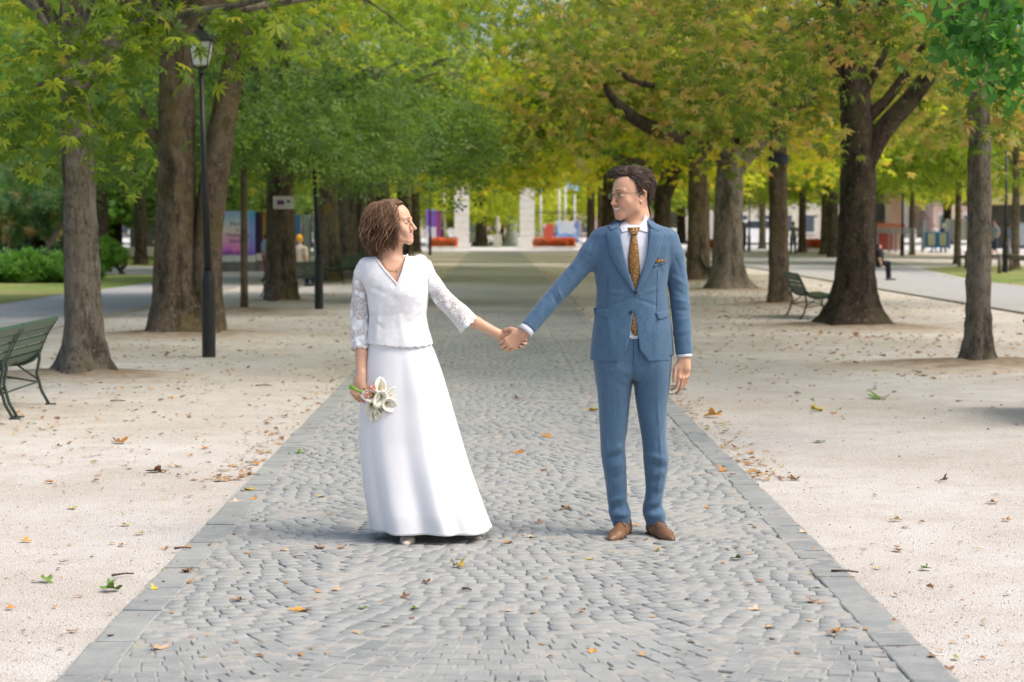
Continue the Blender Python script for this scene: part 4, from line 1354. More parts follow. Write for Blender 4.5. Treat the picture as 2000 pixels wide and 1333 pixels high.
cuff('shirt_cuff', RS[-1] + dR / np.linalg.norm(dR) * .006, dR, .037, .0385, .020, SHIRT, man)
# tie
TY = lambda x, z: (SFY(x, z) or YM - .1)
piece('tie', [(1233, 456), (1229, 480), (1226, 505), (1228, 540), (1236, 575), (1231, 600), (1231, 630), (1233, 650), (1240, 656)], [(1243, 456), (1246, 480), (1248, 505), (1250, 540), (1247, 575), (1249, 600), (1248, 630), (1245, 652), (1242, 656)], TY, TIE, man, 34, 6, .005, .003, .006)
piece('tie_knot', [(1226, 445), (1230, 458)], [(1251, 444), (1244, 459)], TY, TIE, man, 8, 7, .010, .005, .009)
piece('belt', [(1222, 655.5), (1262, 655.5)], [(1222, 659), (1262, 659)], lambda x, z: YM - .118, SHIRT, man, 6, 2, .0, .003)

# --- trousers
tf = Field(axis(m_(1145, 600)[0], m_(1325, 600)[0], .0042), axis(YM - .17, YM + .19, .005), axis(.055, m_(0, 645)[2], .0048))
lrows = [(690, 1161, 1240, .112, .12, 0), (715, 1160, 1239, .112, .12, .0), (745, 1163, 1237, .108, .115, .005), (759, 1166, 1234, .102, .11, .008), (790, 1169, 1230, .09, .10, .01), (845, 1172, 1225, .078, .088, .01), (865, 1173, 1221, .074, .082, .01), (880, 1173, 1221, .073, .08, .01), (895, 1175, 1223, .070, .08, .012), (950, 1184, 1225, .062, .078, .02), (978, 1187, 1225, .060, .075, .025), (992, 1189, 1229, .064, .075, .025), (1003, 1189, 1233, .070, .076, .025), (1015, 1193, 1232, .070, .072, .025), (1024, 1197, 1230, .066, .07, .025), (1030, 1199, 1229, .064, .068, .025)]
rrows = [(690, 1234, 1311, .112, .12, 0), (715, 1235, 1310, .112, .12, .0), (745, 1238, 1309, .108, .115, .005), (769, 1240, 1306, .10, .11, .008), (792, 1243, 1303, .09, .10, .01), (858, 1254, 1301, .076, .085, .01), (880, 1256, 1304, .074, .082, .01), (901, 1257, 1307, .073, .08, .012), (930, 1260, 1303, .066, .08, .018), (957, 1262, 1298, .060, .077, .02), (977, 1260, 1295, .060, .075, .025), (990, 1256, 1294, .064, .075, .025), (1003, 1256, 1300, .070, .076, .025), (1012, 1258, 1302, .070, .072, .025), (1022, 1262, 1300, .066, .07, .025), (1030, 1264, 1299, .064, .068, .025)]
tf.stack(rows_px([(648, 1166, 1304, .112, .10), (670, 1163, 1308, .114, .112), (700, 1160, 1311, .112, .12), (725, 1162, 1309, .104, .115), (742, 1180, 1296, .08, .10)], YM), k=.012)
tf.stack(rows_px(lrows, YM), k=.012)
tf.stack(rows_px(rrows, YM), k=.012)
T = lambda a, b_, w, h, dy=-.09: (m_(a[0], a[1], dy * .8 + .01), m_(b_[0], b_[1], dy * .8 + .01), (w * 1.7 if w > .005 else .0065), h * (1.25 if w > .005 else 1.3))
tf.bumps([T((1187, 702), (1186, 800), .0045, .005, -.11), T((1186, 800), (1184, 900), .0045, .005, -.08), T((1186, 925), (1196, 985), .004, .004, -.06), T((1279, 702), (1287, 830), .0045, .005, -.10), T((1287, 830), (1292, 905), .0045, .005, -.08), T((1292, 905), (1284, 960), .004, .004, -.06),
          T((1200, 882), (1222, 870), .010, .008), T((1183, 898), (1220, 886), .009, -.008), T((1186, 918), (1222, 905), .010, .005), T((1190, 940), (1222, 926), .010, -.004),
          T((1190, 982), (1226, 970), .009, .006, -.07), T((1190, 996), (1230, 986), .008, -.008, -.07), T((1192, 1008), (1232, 1004), .009, .007, -.07), T((1196, 1018), (1214, 1012), .006, -.005, -.07),
          T((1262, 905), (1300, 915), .010, -.007), T((1260, 890), (1300, 898), .009, .006), T((1264, 930), (1292, 925), .009, .005), T((1268, 945), (1296, 938), .008, -.005),
          T((1258, 990), (1292, 976), .009, .006, -.07), T((1258, 1000), (1296, 992), .008, -.008, -.07), T((1260, 1010), (1300, 1004), .009, .006, -.07), T((1264, 960), (1294, 966), .009, -.004, -.07),
          T((1234, 700), (1236, 752), .010, -.012, -.10), T((1230, 735), (1200, 715), .012, .005, -.11), T((1240, 735), (1268, 712), .012, .005, -.11), T((1228, 760), (1196, 742), .010, -.004, -.10), T((1246, 765), (1276, 745), .010, -.004, -.10), T((1243, 670), (1244, 705), .005, .004, -.115)])
def hem_cut(X, Y, Z): return np.maximum(Z - (.066 + np.clip((Y - (YM - .03)) * -.25, -.03, .03)), -1 - 0 * X)
tf.put([m_(1150, 600)[0], YM - .2, .0], [m_(1320, 600)[0], YM + .2, .12], hem_cut, .003, 's', 0)
TFY = tf.front()
V, Fq = tf.mesh(1)
tro = np_part('trousers', V, Fq, SUIT, man)
piece('fly', [(1237, 662), (1237.5, 700), (1236, 712)], [(1246, 662), (1246, 698), (1238, 714)], TFY, SUIT, tro, 12, 4, .003, .002)

# --- shoes
def dress_shoe(heel, d, root, sc=1.0):
    d = np.array([d[0], d[1], 0.]); d /= np.linalg.norm(d); s = np.array([-d[1], d[0], 0.]); h0 = np.array([heel[0], heel[1], 0.])
    q = lambda a, b_, c: h0 + (d * a + s * b_) * sc + np.array([0, 0, c * sc])
    cs = np.array([q(a, b_, c) for a in (-.06, .28) for b_ in (-.07, .07) for c in (-.01, .15)])
    lo = cs.min(0); hi = cs.max(0)
    lo -= .03; hi += .03
    F = Field(axis(lo[0], hi[0], .0035), axis(lo[1], hi[1], .0035), axis(.008, .15, .0035))
    F.cone(q(0, 0, .045), q(.07, 0, .040), .034 * sc, .034 * sc, .012)
    F.cone(q(.07, .001, .038), q(.155, .002, .034), .034 * sc, .036 * sc, .02, flat=(np.array([0, 0, 1.]), 1.15))
    F.cone(q(.155, .002, .032), q(.205, .0, .026), .036 * sc, .027 * sc, .02, flat=(np.array([0, 0, 1.]), 1.35))
    F.cone(q(.195, .0, .024), q(.232, -.002, .021), .026 * sc, .014 * sc, .015, flat=(np.array([0, 0, 1.]), 1.2))
    F.cone(q(.005, 0, .06), q(.012, 0, .098), .034 * sc, .036 * sc, .02)
    F.cone(q(.06, 0, .07), q(.12, 0, .052), .026 * sc, .022 * sc, .02)
    F.put(lo, [hi[0], hi[1], .014], lambda X, Y, Z: Z - .013 + 0 * X, .002, 's', 0)
    F.put([lo[0], lo[1], .088], hi, lambda X, Y, Z: .094 - Z + 0 * X, .004, 's', 0)
    V, Fq = F.mesh(2)
    fr = F.front()
    sh = np_part('shoe', V, Fq, M_SHOE, root)
    b = MB()
    out = []
    for a, w in ((-.038, .010), (-.030, .026), (-.01, .035), (.05, .034), (.09, .033), (.14, .040), (.18, .038), (.21, .028), (.235, .016), (.249, .004)):
        out.append((a, w))
    ring = [(a, w) for a, w in out] + [(a, -w) for a, w in out[::-1]]
    for z in (.004, .016):
        for a, w in ring: b.v.append(tuple(q(a, w, 0) + np.array([0, 0, z])))
    n = len(ring)
    b.f.append(tuple(range(n))); b.f.append(tuple(range(n, 2 * n))[::-1])
    for i in range(n): b.f.append((i, (i + 1) % n, n + (i + 1) % n, n + i))
    b.build('sole', M_SOLE, root)
    b = MB(); b.box(tuple(q(.0, 0, .012)), (.055, .058, .022), rz=math.atan2(d[1], d[0])); b.build('heel', M_SOLE, root)
    for i in range(4):
        a = .075 + i * .015; zt = .0875 - i * .0085
        b = MB(); b.tube([q(a, -.020, zt - .009), q(a + .003, -.008, zt - .0), q(a + .003, .008, zt - .0), q(a, .020, zt - .009)], .0022, 6)
        b.build('shoelace', M_LACEB, root, True)
    b = MB()
    for sg in (-1, 1):
        b.tube([q(.080, 0, .088), q(.090, sg * .012, .090), q(.10, sg * .026, .078), q(.098, sg * .032, .066), q(.088, sg * .022, .074), q(.080, 0, .087)], .0018, 5)
        b.tube([q(.080, 0, .087), q(.10, sg * .016, .076), q(.118, sg * .022, .060)], .0016, 5)
    b.build('shoelace', M_LACEB, root, True)
    for sg in (-1, 1):
        b = MB(); b.tube([q(.120, sg * .006, .0585), q(.108, sg * .022, .054), q(.098, sg * .034, .036), q(.085, sg * .037, .028)], .0014, 5); b.build('welt', M_SOLE, root, True)
    return sh
hl = G(1221, 1049); hr = G(1275, 1049)
dress_shoe((hl.x, hl.y), (-.36, -.93), man, .98)
dress_shoe((hr.x, hr.y), (.34, -.94), man, .98)

# --- the groom's body: one continuous skin
hc = m_(1231, 381, -.01)
HM = Head(hc, rad(-57), rad(3), rad(-3), 1.0)
hx = float(hc[0])
bf = Field(axis(m_(975, 600)[0], m_(1362, 600)[0], .0075, [(m_(978, 0)[0], m_(1040, 0)[0], .0022), (hx - .135, hx + .12, .0023), (m_(1312, 0)[0], m_(1356, 0)[0], .0022)]),
           axis(YM - .22, YM + .17, .008, [(YM - .165, YM + .115, .0026)]),
           axis(.04, m_(0, 335)[2], .009, [(m_(0, 700)[2], m_(0, 632)[2], .0022), (m_(0, 758)[2], m_(0, 700)[2], .0022), (hc[2] - .15, hc[2] + .14, .0023)]))
HM.build(bf)
bf.cone(HM.w((0, .035, -.035)), m_(1243, 438, .02), .058, .060, .03)
bf.cone(m_(1243, 430, .01), m_(1240, 455, .02), .06, .07, .03)
bf.cone(HM.w((0, -.020, -.085)), m_(1238, 436, -.03), .016, .018, .03)
bf.stack(rows_px([(440, 1200, 1280, .06, .07), (470, 1180, 1298, .09, .09), (530, 1182, 1290, .10, .09), (640, 1184, 1288, .09, .09), (700, 1180, 1292, .09, .09)], YM), k=.03)
bf.chain([LS[0], LS[2], LS[3], LS[5], LS[5] + dL / np.linalg.norm(dL) * .03], [.042, .036, .034, .026, .025], .01)
bf.chain([RS[0], RS[2], RS[3], RS[5], RS[5] + dR * .8], [.042, .038, .036, .029, .028], .01)
for s_, (a, k1, an) in (('l', ((1203, 710), (1200, 870), (1212, 1010))), ('r', ((1270, 710), (1280, 870), (1280, 1010)))):
    bf.chain([m_(*a), m_(*k1), m_(*an) + np.array([0, .02, 0]), np.array([m_(*an)[0], YM + .03, .07])], [.075, .048, .034, .034], .02)
# hand that holds hers: back of the hand to the camera
hand(bf, m_(1022, 651, -.105), (-.80, -.02, -.66), (-.62, -.12, .75), (-.05, 1, .05), .98, wr=.027, fcurl=[(.55, .9, .5), (.6, 1.0, .6), (.65, 1.1, .6), (.75, 1.1, .7)], thumb=((.55, .75, .35), (.8, .35, .6), (.8, .0, .8)), spread=.16)
# free hand, hanging and slightly curled
hand(bf, m_(1335, 703, -.035), (.02, -.05, -1), (-.80, -.60, 0), (-.60, .78, 0), .98, wr=.028, fcurl=[(.35, .55, .45), (.25, .5, .4), (.3, .55, .4), (.35, .6, .4)], thumb=((.80, .60, .15), (1, .12, .1), (1, .0, .15)), spread=.05)
V, Fq = bf.mesh(2)
BFY = bf.front()
def CFY(x, z):
    q = [v_ for v_ in (SFY(x, z), BFY(x, z)) if v_ is not None]
    return min(q) if q else None
# shirt collar wings
piece('shirt_collar', [(1214, 435), (1224, 440), (1239, 448)], [(1210, 443), (1214, 455), (1234, 449)], CFY, SHIRT, man, 12, 7, .006, .003, .001)
piece('shirt_collar', [(1262, 418), (1257, 431), (1243, 448)], [(1268, 428), (1267, 456), (1246, 449)], CFY, SHIRT, man, 14, 7, .006, .003, .001)
def face_attrs(h, V, stub):
    L = ((V - h.c) @ h.R) / h.sc
    d = np.abs(L[:, 2] + .0705 - 12 * L[:, 0] ** 2)
    lip = np.clip(1.25 - np.abs(L[:, 2] + .070 - 16 * np.abs(L[:, 0]) ** 2.0) / .0125, 0, 1) * (np.abs(L[:, 0]) < .028) * (L[:, 1] < -.070) * np.clip((.029 - np.abs(L[:, 0])) / .008, 0, 1)
    lip = np.clip(lip * 1.5, 0, 1) * .8
    st = np.zeros(len(V))
    if stub:
        st = np.clip((-.035 - L[:, 2]) / .02, 0, 1) * np.clip((L[:, 2] + .125) / .01, 0, 1) * np.clip((.01 - L[:, 1]) / .03, 0, 1) * .30
        st = st * (1 - lip)
    return {'lips': lip, 'stubble': st}
np_part('body', V, Fq, SKIN_M, man, attrs=face_attrs(HM, V, True))

def head_bits(h, root, iris, brow_mat, brow_r, teeth_w=.019):
    sc = h.sc
    for m in (-1, 1):
        cc = h.w((m * .030, -.0765, -.001))
        b = MB(); b.ball(cc, .0125 * sc, 16, 10, (1.10, 1.10, .60)); b.build('eye', M_EYE, root, True)
        dr = h.d((0, -1, 0)); e = cc + dr * .0128 * sc
        b = MB(); b.tube([e, e + dr * .0014 * sc], [.0052 * sc, .0044 * sc], 12); b.build('iris', iris, root, True)
        b = MB()
        b.tube([h.w((m * .030 + x, -.0900 + 8 * x * x * (1 if m * x > 0 else .6) * 1.3, .0058 - 26 * x * x)) for x in np.linspace(-.0145, .0145, 9)], [.0005 * sc, .0011 * sc, .0014 * sc, .0014 * sc, .0014 * sc, .0014 * sc, .0013 * sc, .001 * sc, .0005 * sc], 6)
        b.build('eyelash', M_LASH, root, True)
        b = MB()
        pts = [h.w((m * x, -.0965 + (x - .012) ** 2 * 9.0, .0205 + .0050 * math.sin((x - .010) / .036 * math.pi * .8))) for x in np.linspace(.010, .047, 9)]
        b.tube(pts, [brow_r * q for q in (.6, 1, 1.1, 1.1, 1.0, .95, .8, .6, .25)], 6, flat=.8)
        b.build('eyebrow', brow_mat, root, True)
    b = MB()
    for i in range(-5, 6):
        x = i * .0044
        w_ = .0042
        c = h.w((x, -.0925 + x * x * 17, -.0675 + x * x * 12))
        b.box(c, (w_ * sc, .004 * sc, (.0105 - abs(i) * .0005) * sc), rot=Matrix((h.R.tolist())), ch=.0008)
    b.build('teeth', M_TEETH, root, False)
head_bits(HM, man, IR_G, HAIR_M, .0026)

# glasses
M_FRAME = plain('bronze_frame', (.10, .075, .055), .3, .5, Metallic=.7)
gl = man
def mat_clear(name, k=.1, tint=(.95, .96, .95)):
    m = N(name); tr = m.n('ShaderNodeBsdfTransparent'); tr.inputs[0].default_value = (*tint, 1)
    g = m.n('ShaderNodeBsdfGlossy'); g.inputs['Roughness'].default_value = .05
    mx = m.n('ShaderNodeMixShader'); mx.inputs[0].default_value = k
    m.l(tr.outputs[0], mx.inputs[1]); m.l(g.outputs[0], mx.inputs[2]); m.l(mx.outputs[0], m.out.inputs['Surface'])
    return m.m
M_GLASS = mat_clear('lens')
for m in (-1, 1):
    ring = []
    for k in range(21):
        a = 2 * math.pi * k / 20
        ex = abs(math.cos(a)) ** .7 * math.copysign(1, math.cos(a)) * .0235; ez = abs(math.sin(a)) ** .75 * math.copysign(1, math.sin(a)) * .0150
        ring.append(HM.w((m * .033 + ex, -.103 + (m * .033 + ex) ** 2 * 2.2, -.001 + ez)))
    b = MB(); b.tube(ring, [.0011 if 2 <= k <= 8 else .0007 for k in range(21)], 6); b.build('glasses_rim', M_FRAME, man, True)
    b = MB(); b.v = [tuple(q) for q in ring[:-1]]; b.f = [tuple(range(20))]
    b.v += [tuple(np.array(q) + HM.d((0, .0012, 0))) for q in ring[:-1]]; b.f.append(tuple(range(20, 40))[::-1])
    b.build('lens', M_GLASS, man)
    b = MB(); b.tube([HM.w((m * .0565, -.096, .006)), HM.w((m * .066, -.085, .007)), HM.w((m * .077, -.02, .006)), HM.w((m * .078, .010, .004)), HM.w((m * .078, .025, -.012))], .0012, 6); b.build('temple', M_FRAME, man, True)
b = MB(); b.tube([HM.w((-.0105, -.104, .003)), HM.w((0, -.108, .007)), HM.w((.0105, -.104, .003))], .0010, 6); b.build('bridge', M_FRAME, man, True)

# hair of the groom
rg = np.random.default_rng(21)
def hairline(al):
    a = abs(al)
    return float(np.interp(a, [0, 30, 55, 66, 74, 84, 90, 108, 118, 140, 180], [.082, .083, .070, .045, -.012, -.022, .026, .026, -.030, -.080, -.088]))
def scalp(al, z, off=0.0):
    """point of the skull at azimuth al (deg, 0 = face) and height z"""
    a = rad(al)
    zz = min(max((z - .035) / .084, -1), 1)
    k = math.sqrt(max(0, 1 - zz * zz))
    if z < .0: k = max(k, .80 if abs(al) > 100 else .9)
    x = .076 * k * math.sin(a); y = -.092 * k * math.cos(a) + .024
    nrm = Vector((x / .076, (y - .024) / .092, zz)).normalized()
    return Vector((x, y, z)) + nrm * off, nrm
hv, hf = [], []
caps = MB()
A_ = list(range(-180, 181, 8)); Zs = 14
for i in range(len(A_) - 1):
    for j in range(Zs):
        q = []
        for a, jj in ((A_[i], j), (A_[i + 1], j), (A_[i + 1], j + 1), (A_[i], j + 1)):
            z0 = hairline(a) + .004; z = z0 + (.122 - z0) * math.sin(jj / Zs * math.pi / 2)
            q.append(HM.w(scalp(a, z, .010 if jj > 0 else .002)[0]))
        caps.add(q, [(0, 1, 2, 3)])
hv += caps.v; hf += caps.f
ht = [.1] * len(hv)
for i in range(1900):
    al = rg.random() * 360 - 180
    hl_ = hairline(al)
    z = hl_ + (.118 - hl_) * rg.random() ** .8
    p, n_ = scalp(al, z, .002)
    front = max(0, 1 - abs(al) / 60) * np.clip((z - .05) / .03, 0, 1)
    top = np.clip((z - .06) / .04, 0, 1)
    back = Vector((0, 1, 0)); down = Vector((0, 0, -1)); left = Vector((-1, 0, 0))
    side = Vector((math.sin(rad(al)), -math.cos(rad(al)), 0))
    d = back * .9 + down * (.9 * (1 - top)) + left * (.5 * top) + side * .25 * top
    if front > .25 and rg.random() < .6:
        d = Vector((-.9, -.55, .35)) * front + left * .4
    if 62 < abs(al) < 86 and z < .04: d = down * 1.0 + back * .1
    if abs(al) > 110: d = down * .9 + back * .25 + side * .1
    d = d - n_ * d.dot(n_) * (.7 if front < .25 else .2); d.normalize()
    L = .034 + .034 * top + .018 * rg.random()
    if 62 < abs(al) < 86: L *= .5
    lift = .006 + .012 * top + .006 * rg.random()
    pts = []
    w1, w2 = rg.normal(0, .006), rg.normal(0, .005)
    rnd_ = .45 + .55 * rg.random()
    for t in np.linspace(0, 1, 7):
        q = p + d * (L * t) + n_ * (lift * math.sin(min(1, t * 1.5) * math.pi / 2)) + n_.cross(d) * (w1 * t + w2 * math.sin(t * 5))
        q = q - Vector((0, 0, 1)) * (.012 * t * t * (1 if top > .3 else .4))
        qx, qy, qz = q.x / .078, (q.y - .024) / .095, (q.z - .035) / .088
        rr = math.sqrt(qx * qx + qy * qy + qz * qz)
        tgt = 1.03 + .20 * min(1, t * 2) * (.4 + top * (.55 + .35 * np.clip((p.y + .05) / .08, 0, 1))) * rnd_
        if rr < tgt and q.z > 0:
            q = Vector((qx / rr * tgt * .078, qy / rr * tgt * .095 + .024, qz / rr * tgt * .088 + .035))
        pts.append(HM.w(q))
    strands(hv, hf, pts, (.0022 + .0016 * rg.random()) * (.8 if abs(al) < 90 and z < .04 else 1), 4, .6); ht += [rg.random()] * (len(hv) - len(ht))
link_mesh('hair', np_mesh('hair', np.array(hv) - np.array(_org(man)), np.array([f_ for f_ in hf if len(f_) == 4]), True, {'tint': ht}), HAIR_M, man)
# ---------------------------------------------------------------- the bride
YW = 9.74
w_ = lambda px, py, dy=0.0: np.array(P(px, py, YW + dy))
xzw = lambda px, py: (float(P(px, py, YW - .1).x), float(P(px, py, YW - .1).z))
bride = thing('person', 'smiling woman with wavy brown bob in white lace top and long white skirt', 'person', (P(800, 1060, YW).x, YW, 0))
hcw = w_(771.5, 437, .0)
HW = Head(hcw, rad(70), rad(-5), rad(0), .90)
hx = float(hcw[0])
LA = [w_(712, 528, .01), w_(706, 580, .015), w_(704, 632, .01), w_(706, 690, -.03), w_(705, 738, -.07)]       # arm on the left of the picture
RA = [w_(825, 522, .01), w_(851, 565, .0), w_(881, 600, .0), w_(930, 630, .01), w_(976, 654, .025)]   # arm reaching to him
g = Field(axis(w_(668, 600)[0], w_(1040, 600)[0], .0075, [(w_(680, 0)[0], w_(724, 0)[0], .0022), (hx - .12, hx + .13, .0022), (w_(970, 0)[0], w_(1034, 0)[0], .0022)]),
          axis(YW - .24, YW + .17, .008, [(YW - .175, YW + .11, .0026)]),
          axis(.06, w_(0, 395)[2], .009, [(w_(0, 782)[2], w_(0, 734)[2], .0022), (w_(0, 700)[2], w_(0, 640)[2], .0022), (hcw[2] - .13, hcw[2] + .12, .0022)]))
HW.build(g, True)
g.cone(HW.w((0, .040, -.035)), w_(762, 500, .02), .050, .050, .03)
g.cone(HW.w((0, .000, -.085)), w_(770, 502, -.005), .022, .030, .03)
g.cone(w_(762, 495, .015), w_(764, 525, .01), .050, .06, .03)
g.stack(rows_px([(508, 728, 806, .045, .055), (516, 712, 826, .062, .08), (528, 706, 832, .078, .09), (550, 712, 832, .092, .10), (575, 718, 832, .10, .10), (620, 726, 828, .09, .09), (665, 728, 834, .09, .09), (720, 722, 850, .10, .12), (780, 730, 850, .09, .11)], YW), k=.03)
g.cone(w_(735, 520, -.045), w_(772, 527, -.062), .008, .007, .012); g.cone(w_(805, 517, -.045), w_(778, 527, -.062), .008, .007, .012)   # collar bones
g.chain(LA, [.034, .033, .0335, .029, .0235], .012)
g.chain(RA, [.034, .034, .0335, .028, .0225], .012)
g.chain([w_(765, 790, .0), w_(775, 900, .0), w_(792, 1030, -.03), np.array([w_(792, 0)[0], YW - .06, .075])], [.075, .05, .032, .03], .02)
g.chain([w_(820, 790, .02), w_(850, 900, .03), w_(905, 1020, .06), np.array([w_(910, 0)[0], YW + .08, .075])], [.075, .05, .032, .03], .02)
# right hand, a fist round the stems
hand(g, w_(703, 741, -.078), (-.30, -.15, -1), (.80, -.45, -.42), (.35, .85, -.2), .88, wr=.0235, fcurl=[(1.0, 1.35, .9), (1.05, 1.4, .9), (1.1, 1.4, .9), (1.1, 1.4, .9)], thumb=((.75, .45, .45), (.7, -.1, .9), (.5, -.4, .9)), spread=.02)
# left hand in his, palm behind his fingers, finger tips coming round towards the camera
hand(g, w_(981, 656, .025), (.93, -.10, -.34), (.34, -.10, .93), (.05, -1, -.08), .88, wr=.0225, fcurl=[(.35, 1.0, .9), (.35, 1.05, .9), (.35, 1.1, .9), (.35, 1.1, .9)], thumb=((.80, .55, -.1), (1, .1, -.2), (1, -.1, -.2)), spread=.06)
V, Fq = g.mesh(2)
np_part('body', V, Fq, SKIN_W, bride, attrs=face_attrs(HW, V, False))
BROW_W = plain('brow_brown', (.10, .055, .035), .7)
head_bits(HW, bride, IR_B, BROW_W, .0016)

# --- lace top
lf = Field(axis(w_(690, 600)[0], w_(862, 600)[0], .0042), axis(YW - .2, YW + .18, .005), axis(w_(0, 690)[2], w_(0, 488)[2], .0042))
lf.stack(rows_px([(499, 738, 790, .05, .06, .02), (503, 722, 812, .060, .075, .01), (508, 710, 828, .070, .085), (515, 704, 834, .082, .092), (528, 701, 838, .098, .10), (545, 704, 839, .112, .105), (560, 711, 839, .122, .108), (575, 716, 838, .126, .108), (590, 718, 836, .120, .105), (615, 721, 833, .108, .102), (640, 719, 837, .110, .106), (660, 716, 843, .118, .12), (684, 714, 850, .126, .138)], YW), k=.012)
lf.chain([w_(716, 519, .01), w_(708, 536, .01)], [.042, .044], .02)
lf.chain([w_(820, 514, .0), w_(830, 530, -.005)], [.042, .044], .02)
Sw = lambda a, b_, w, h, dy=-.10: (w_(a[0], a[1], dy), w_(b_[0], b_[1], dy), w, h)
lf.bumps([Sw((722, 560), (752, 572), .012, -.006), Sw((834, 560), (806, 574), .012, -.006), Sw((760, 575), (774, 585), .02, -.006), Sw((740, 600), (734, 660), .014, .006), Sw((820, 600), (812, 660), .016, -.005), Sw((780, 620), (790, 675), .016, .005), Sw((835, 600), (800, 622), .010, .005), Sw((722, 620), (745, 640), .010, -.004)])
LFY0 = lf.front()
poly_cut(lf, [xzw(*q) for q in [(730, 480), (730.5, 503), (744, 522), (776, 557), (786, 532), (795, 498), (796, 480)]], YW + .02)
def lace_hem(X, Y, Z):
    zc = w_(0, 676)[2]
    a = np.arctan2(Y - YW, X - w_(781, 0)[0])
    return Z - (zc + .006 * np.abs(np.sin(a * 11)) + .008 * np.sin(a * 2 + 1)) 
lf.put([w_(690, 0)[0], YW - .2, w_(0, 695)[2]], [w_(862, 0)[0], YW + .2, w_(0, 660)[2]], lace_hem, .001, 's', 0)
V, Fq = lf.mesh(1)
top = np_part('lace_top', V, Fq, LACE, bride)
def pieceb(name, A, B, fy, mat, root, nu=24, nv=6, off=.005, th=.003, bulge=0.0):
    V, F_ = strip([xzw(*q) for q in A], [xzw(*q) for q in B], fy, nu, nv, off, th, bulge)
    return np_part(name, V, F_, mat, root)
pieceb('neckline', [(730, 503), (744, 522), (776, 557.5)], [(733, 502), (747, 521), (776.5, 554)], LFY0, SATIN, top, 20, 3, .004, .004)
pieceb('neckline', [(776, 557.5), (787, 532), (796, 497)], [(775.5, 554), (784.5, 531), (793, 497)], LFY0, SATIN, top, 20, 3, .004, .004)
# sleeves: open tubes with scalloped ends
def sleeve(pts, rs, seed, nseg=40, n=44):
    rg = np.random.default_rng(seed)
    V, F_ = [], []
    pts = [Vector(q) for q in pts]
    L = [0]
    for i in range(1, len(pts)): L.append(L[-1] + (pts[i] - pts[i - 1]).length)
    up = None
    for i in range(nseg + 1):
        u = i / nseg * L[-1]
        k = min(len(pts) - 2, max(j for j in range(len(L)) if L[j] <= u + 1e-9))
        t = (u - L[k]) / (L[k + 1] - L[k])
        p0, p1, p2, p3 = pts[max(k - 1, 0)], pts[k], pts[k + 1], pts[min(k + 2, len(pts) - 1)]
        q = .5 * ((2 * p1) + (p2 - p0) * t + (2 * p0 - 5 * p1 + 4 * p2 - p3) * t * t + (3 * p1 - p0 - 3 * p2 + p3) * t ** 3)
        d = ((p2 - p0) * (1 - t) + (p3 - p1) * t).normalized()
        r = rs[k] * (1 - t) + rs[k + 1] * t
        if up is None: up = Vector((0, 1, 0))
        up = (up - d * up.dot(d)).normalized(); w = d.cross(up)
        for j in range(n):
            a = 2 * math.pi * j / n
            rr = r * (1 + .05 * math.sin(3 * a + u * 22 + seed) + .035 * math.sin(5 * a - u * 40))
            ext = 0
            if i >= nseg - 1: ext = .010 * abs(math.sin(a * 5.5)) * (i - nseg + 2) * .5
            V.append(tuple(q + d * ext + up * (math.cos(a) * rr) + w * (math.sin(a) * rr)))
    for i in range(nseg):
        for j in range(n):
            F_.append((i * n + j, i * n + (j + 1) % n, (i + 1) * n + (j + 1) % n, (i + 1) * n + j))
    o = np_part('sleeve', np.array(V), np.array(F_), LACE_S, bride)
    md = o.modifiers.new('thickness', 'SOLIDIFY'); md.thickness = .0012
    return o
sleeve([w_(713, 520, .01), w_(706, 545, .01), w_(703.5, 590, .012), w_(703.5, 640, .0), w_(704, 680, -.018)], [.040, .042, .045, .047, .046], 1)
sleeve([w_(824, 515, 0), w_(838, 545, .0), w_(859, 575, .0), w_(885, 602, .0), w_(914, 634, .0)], [.041, .044, .046, .049, .056], 2)

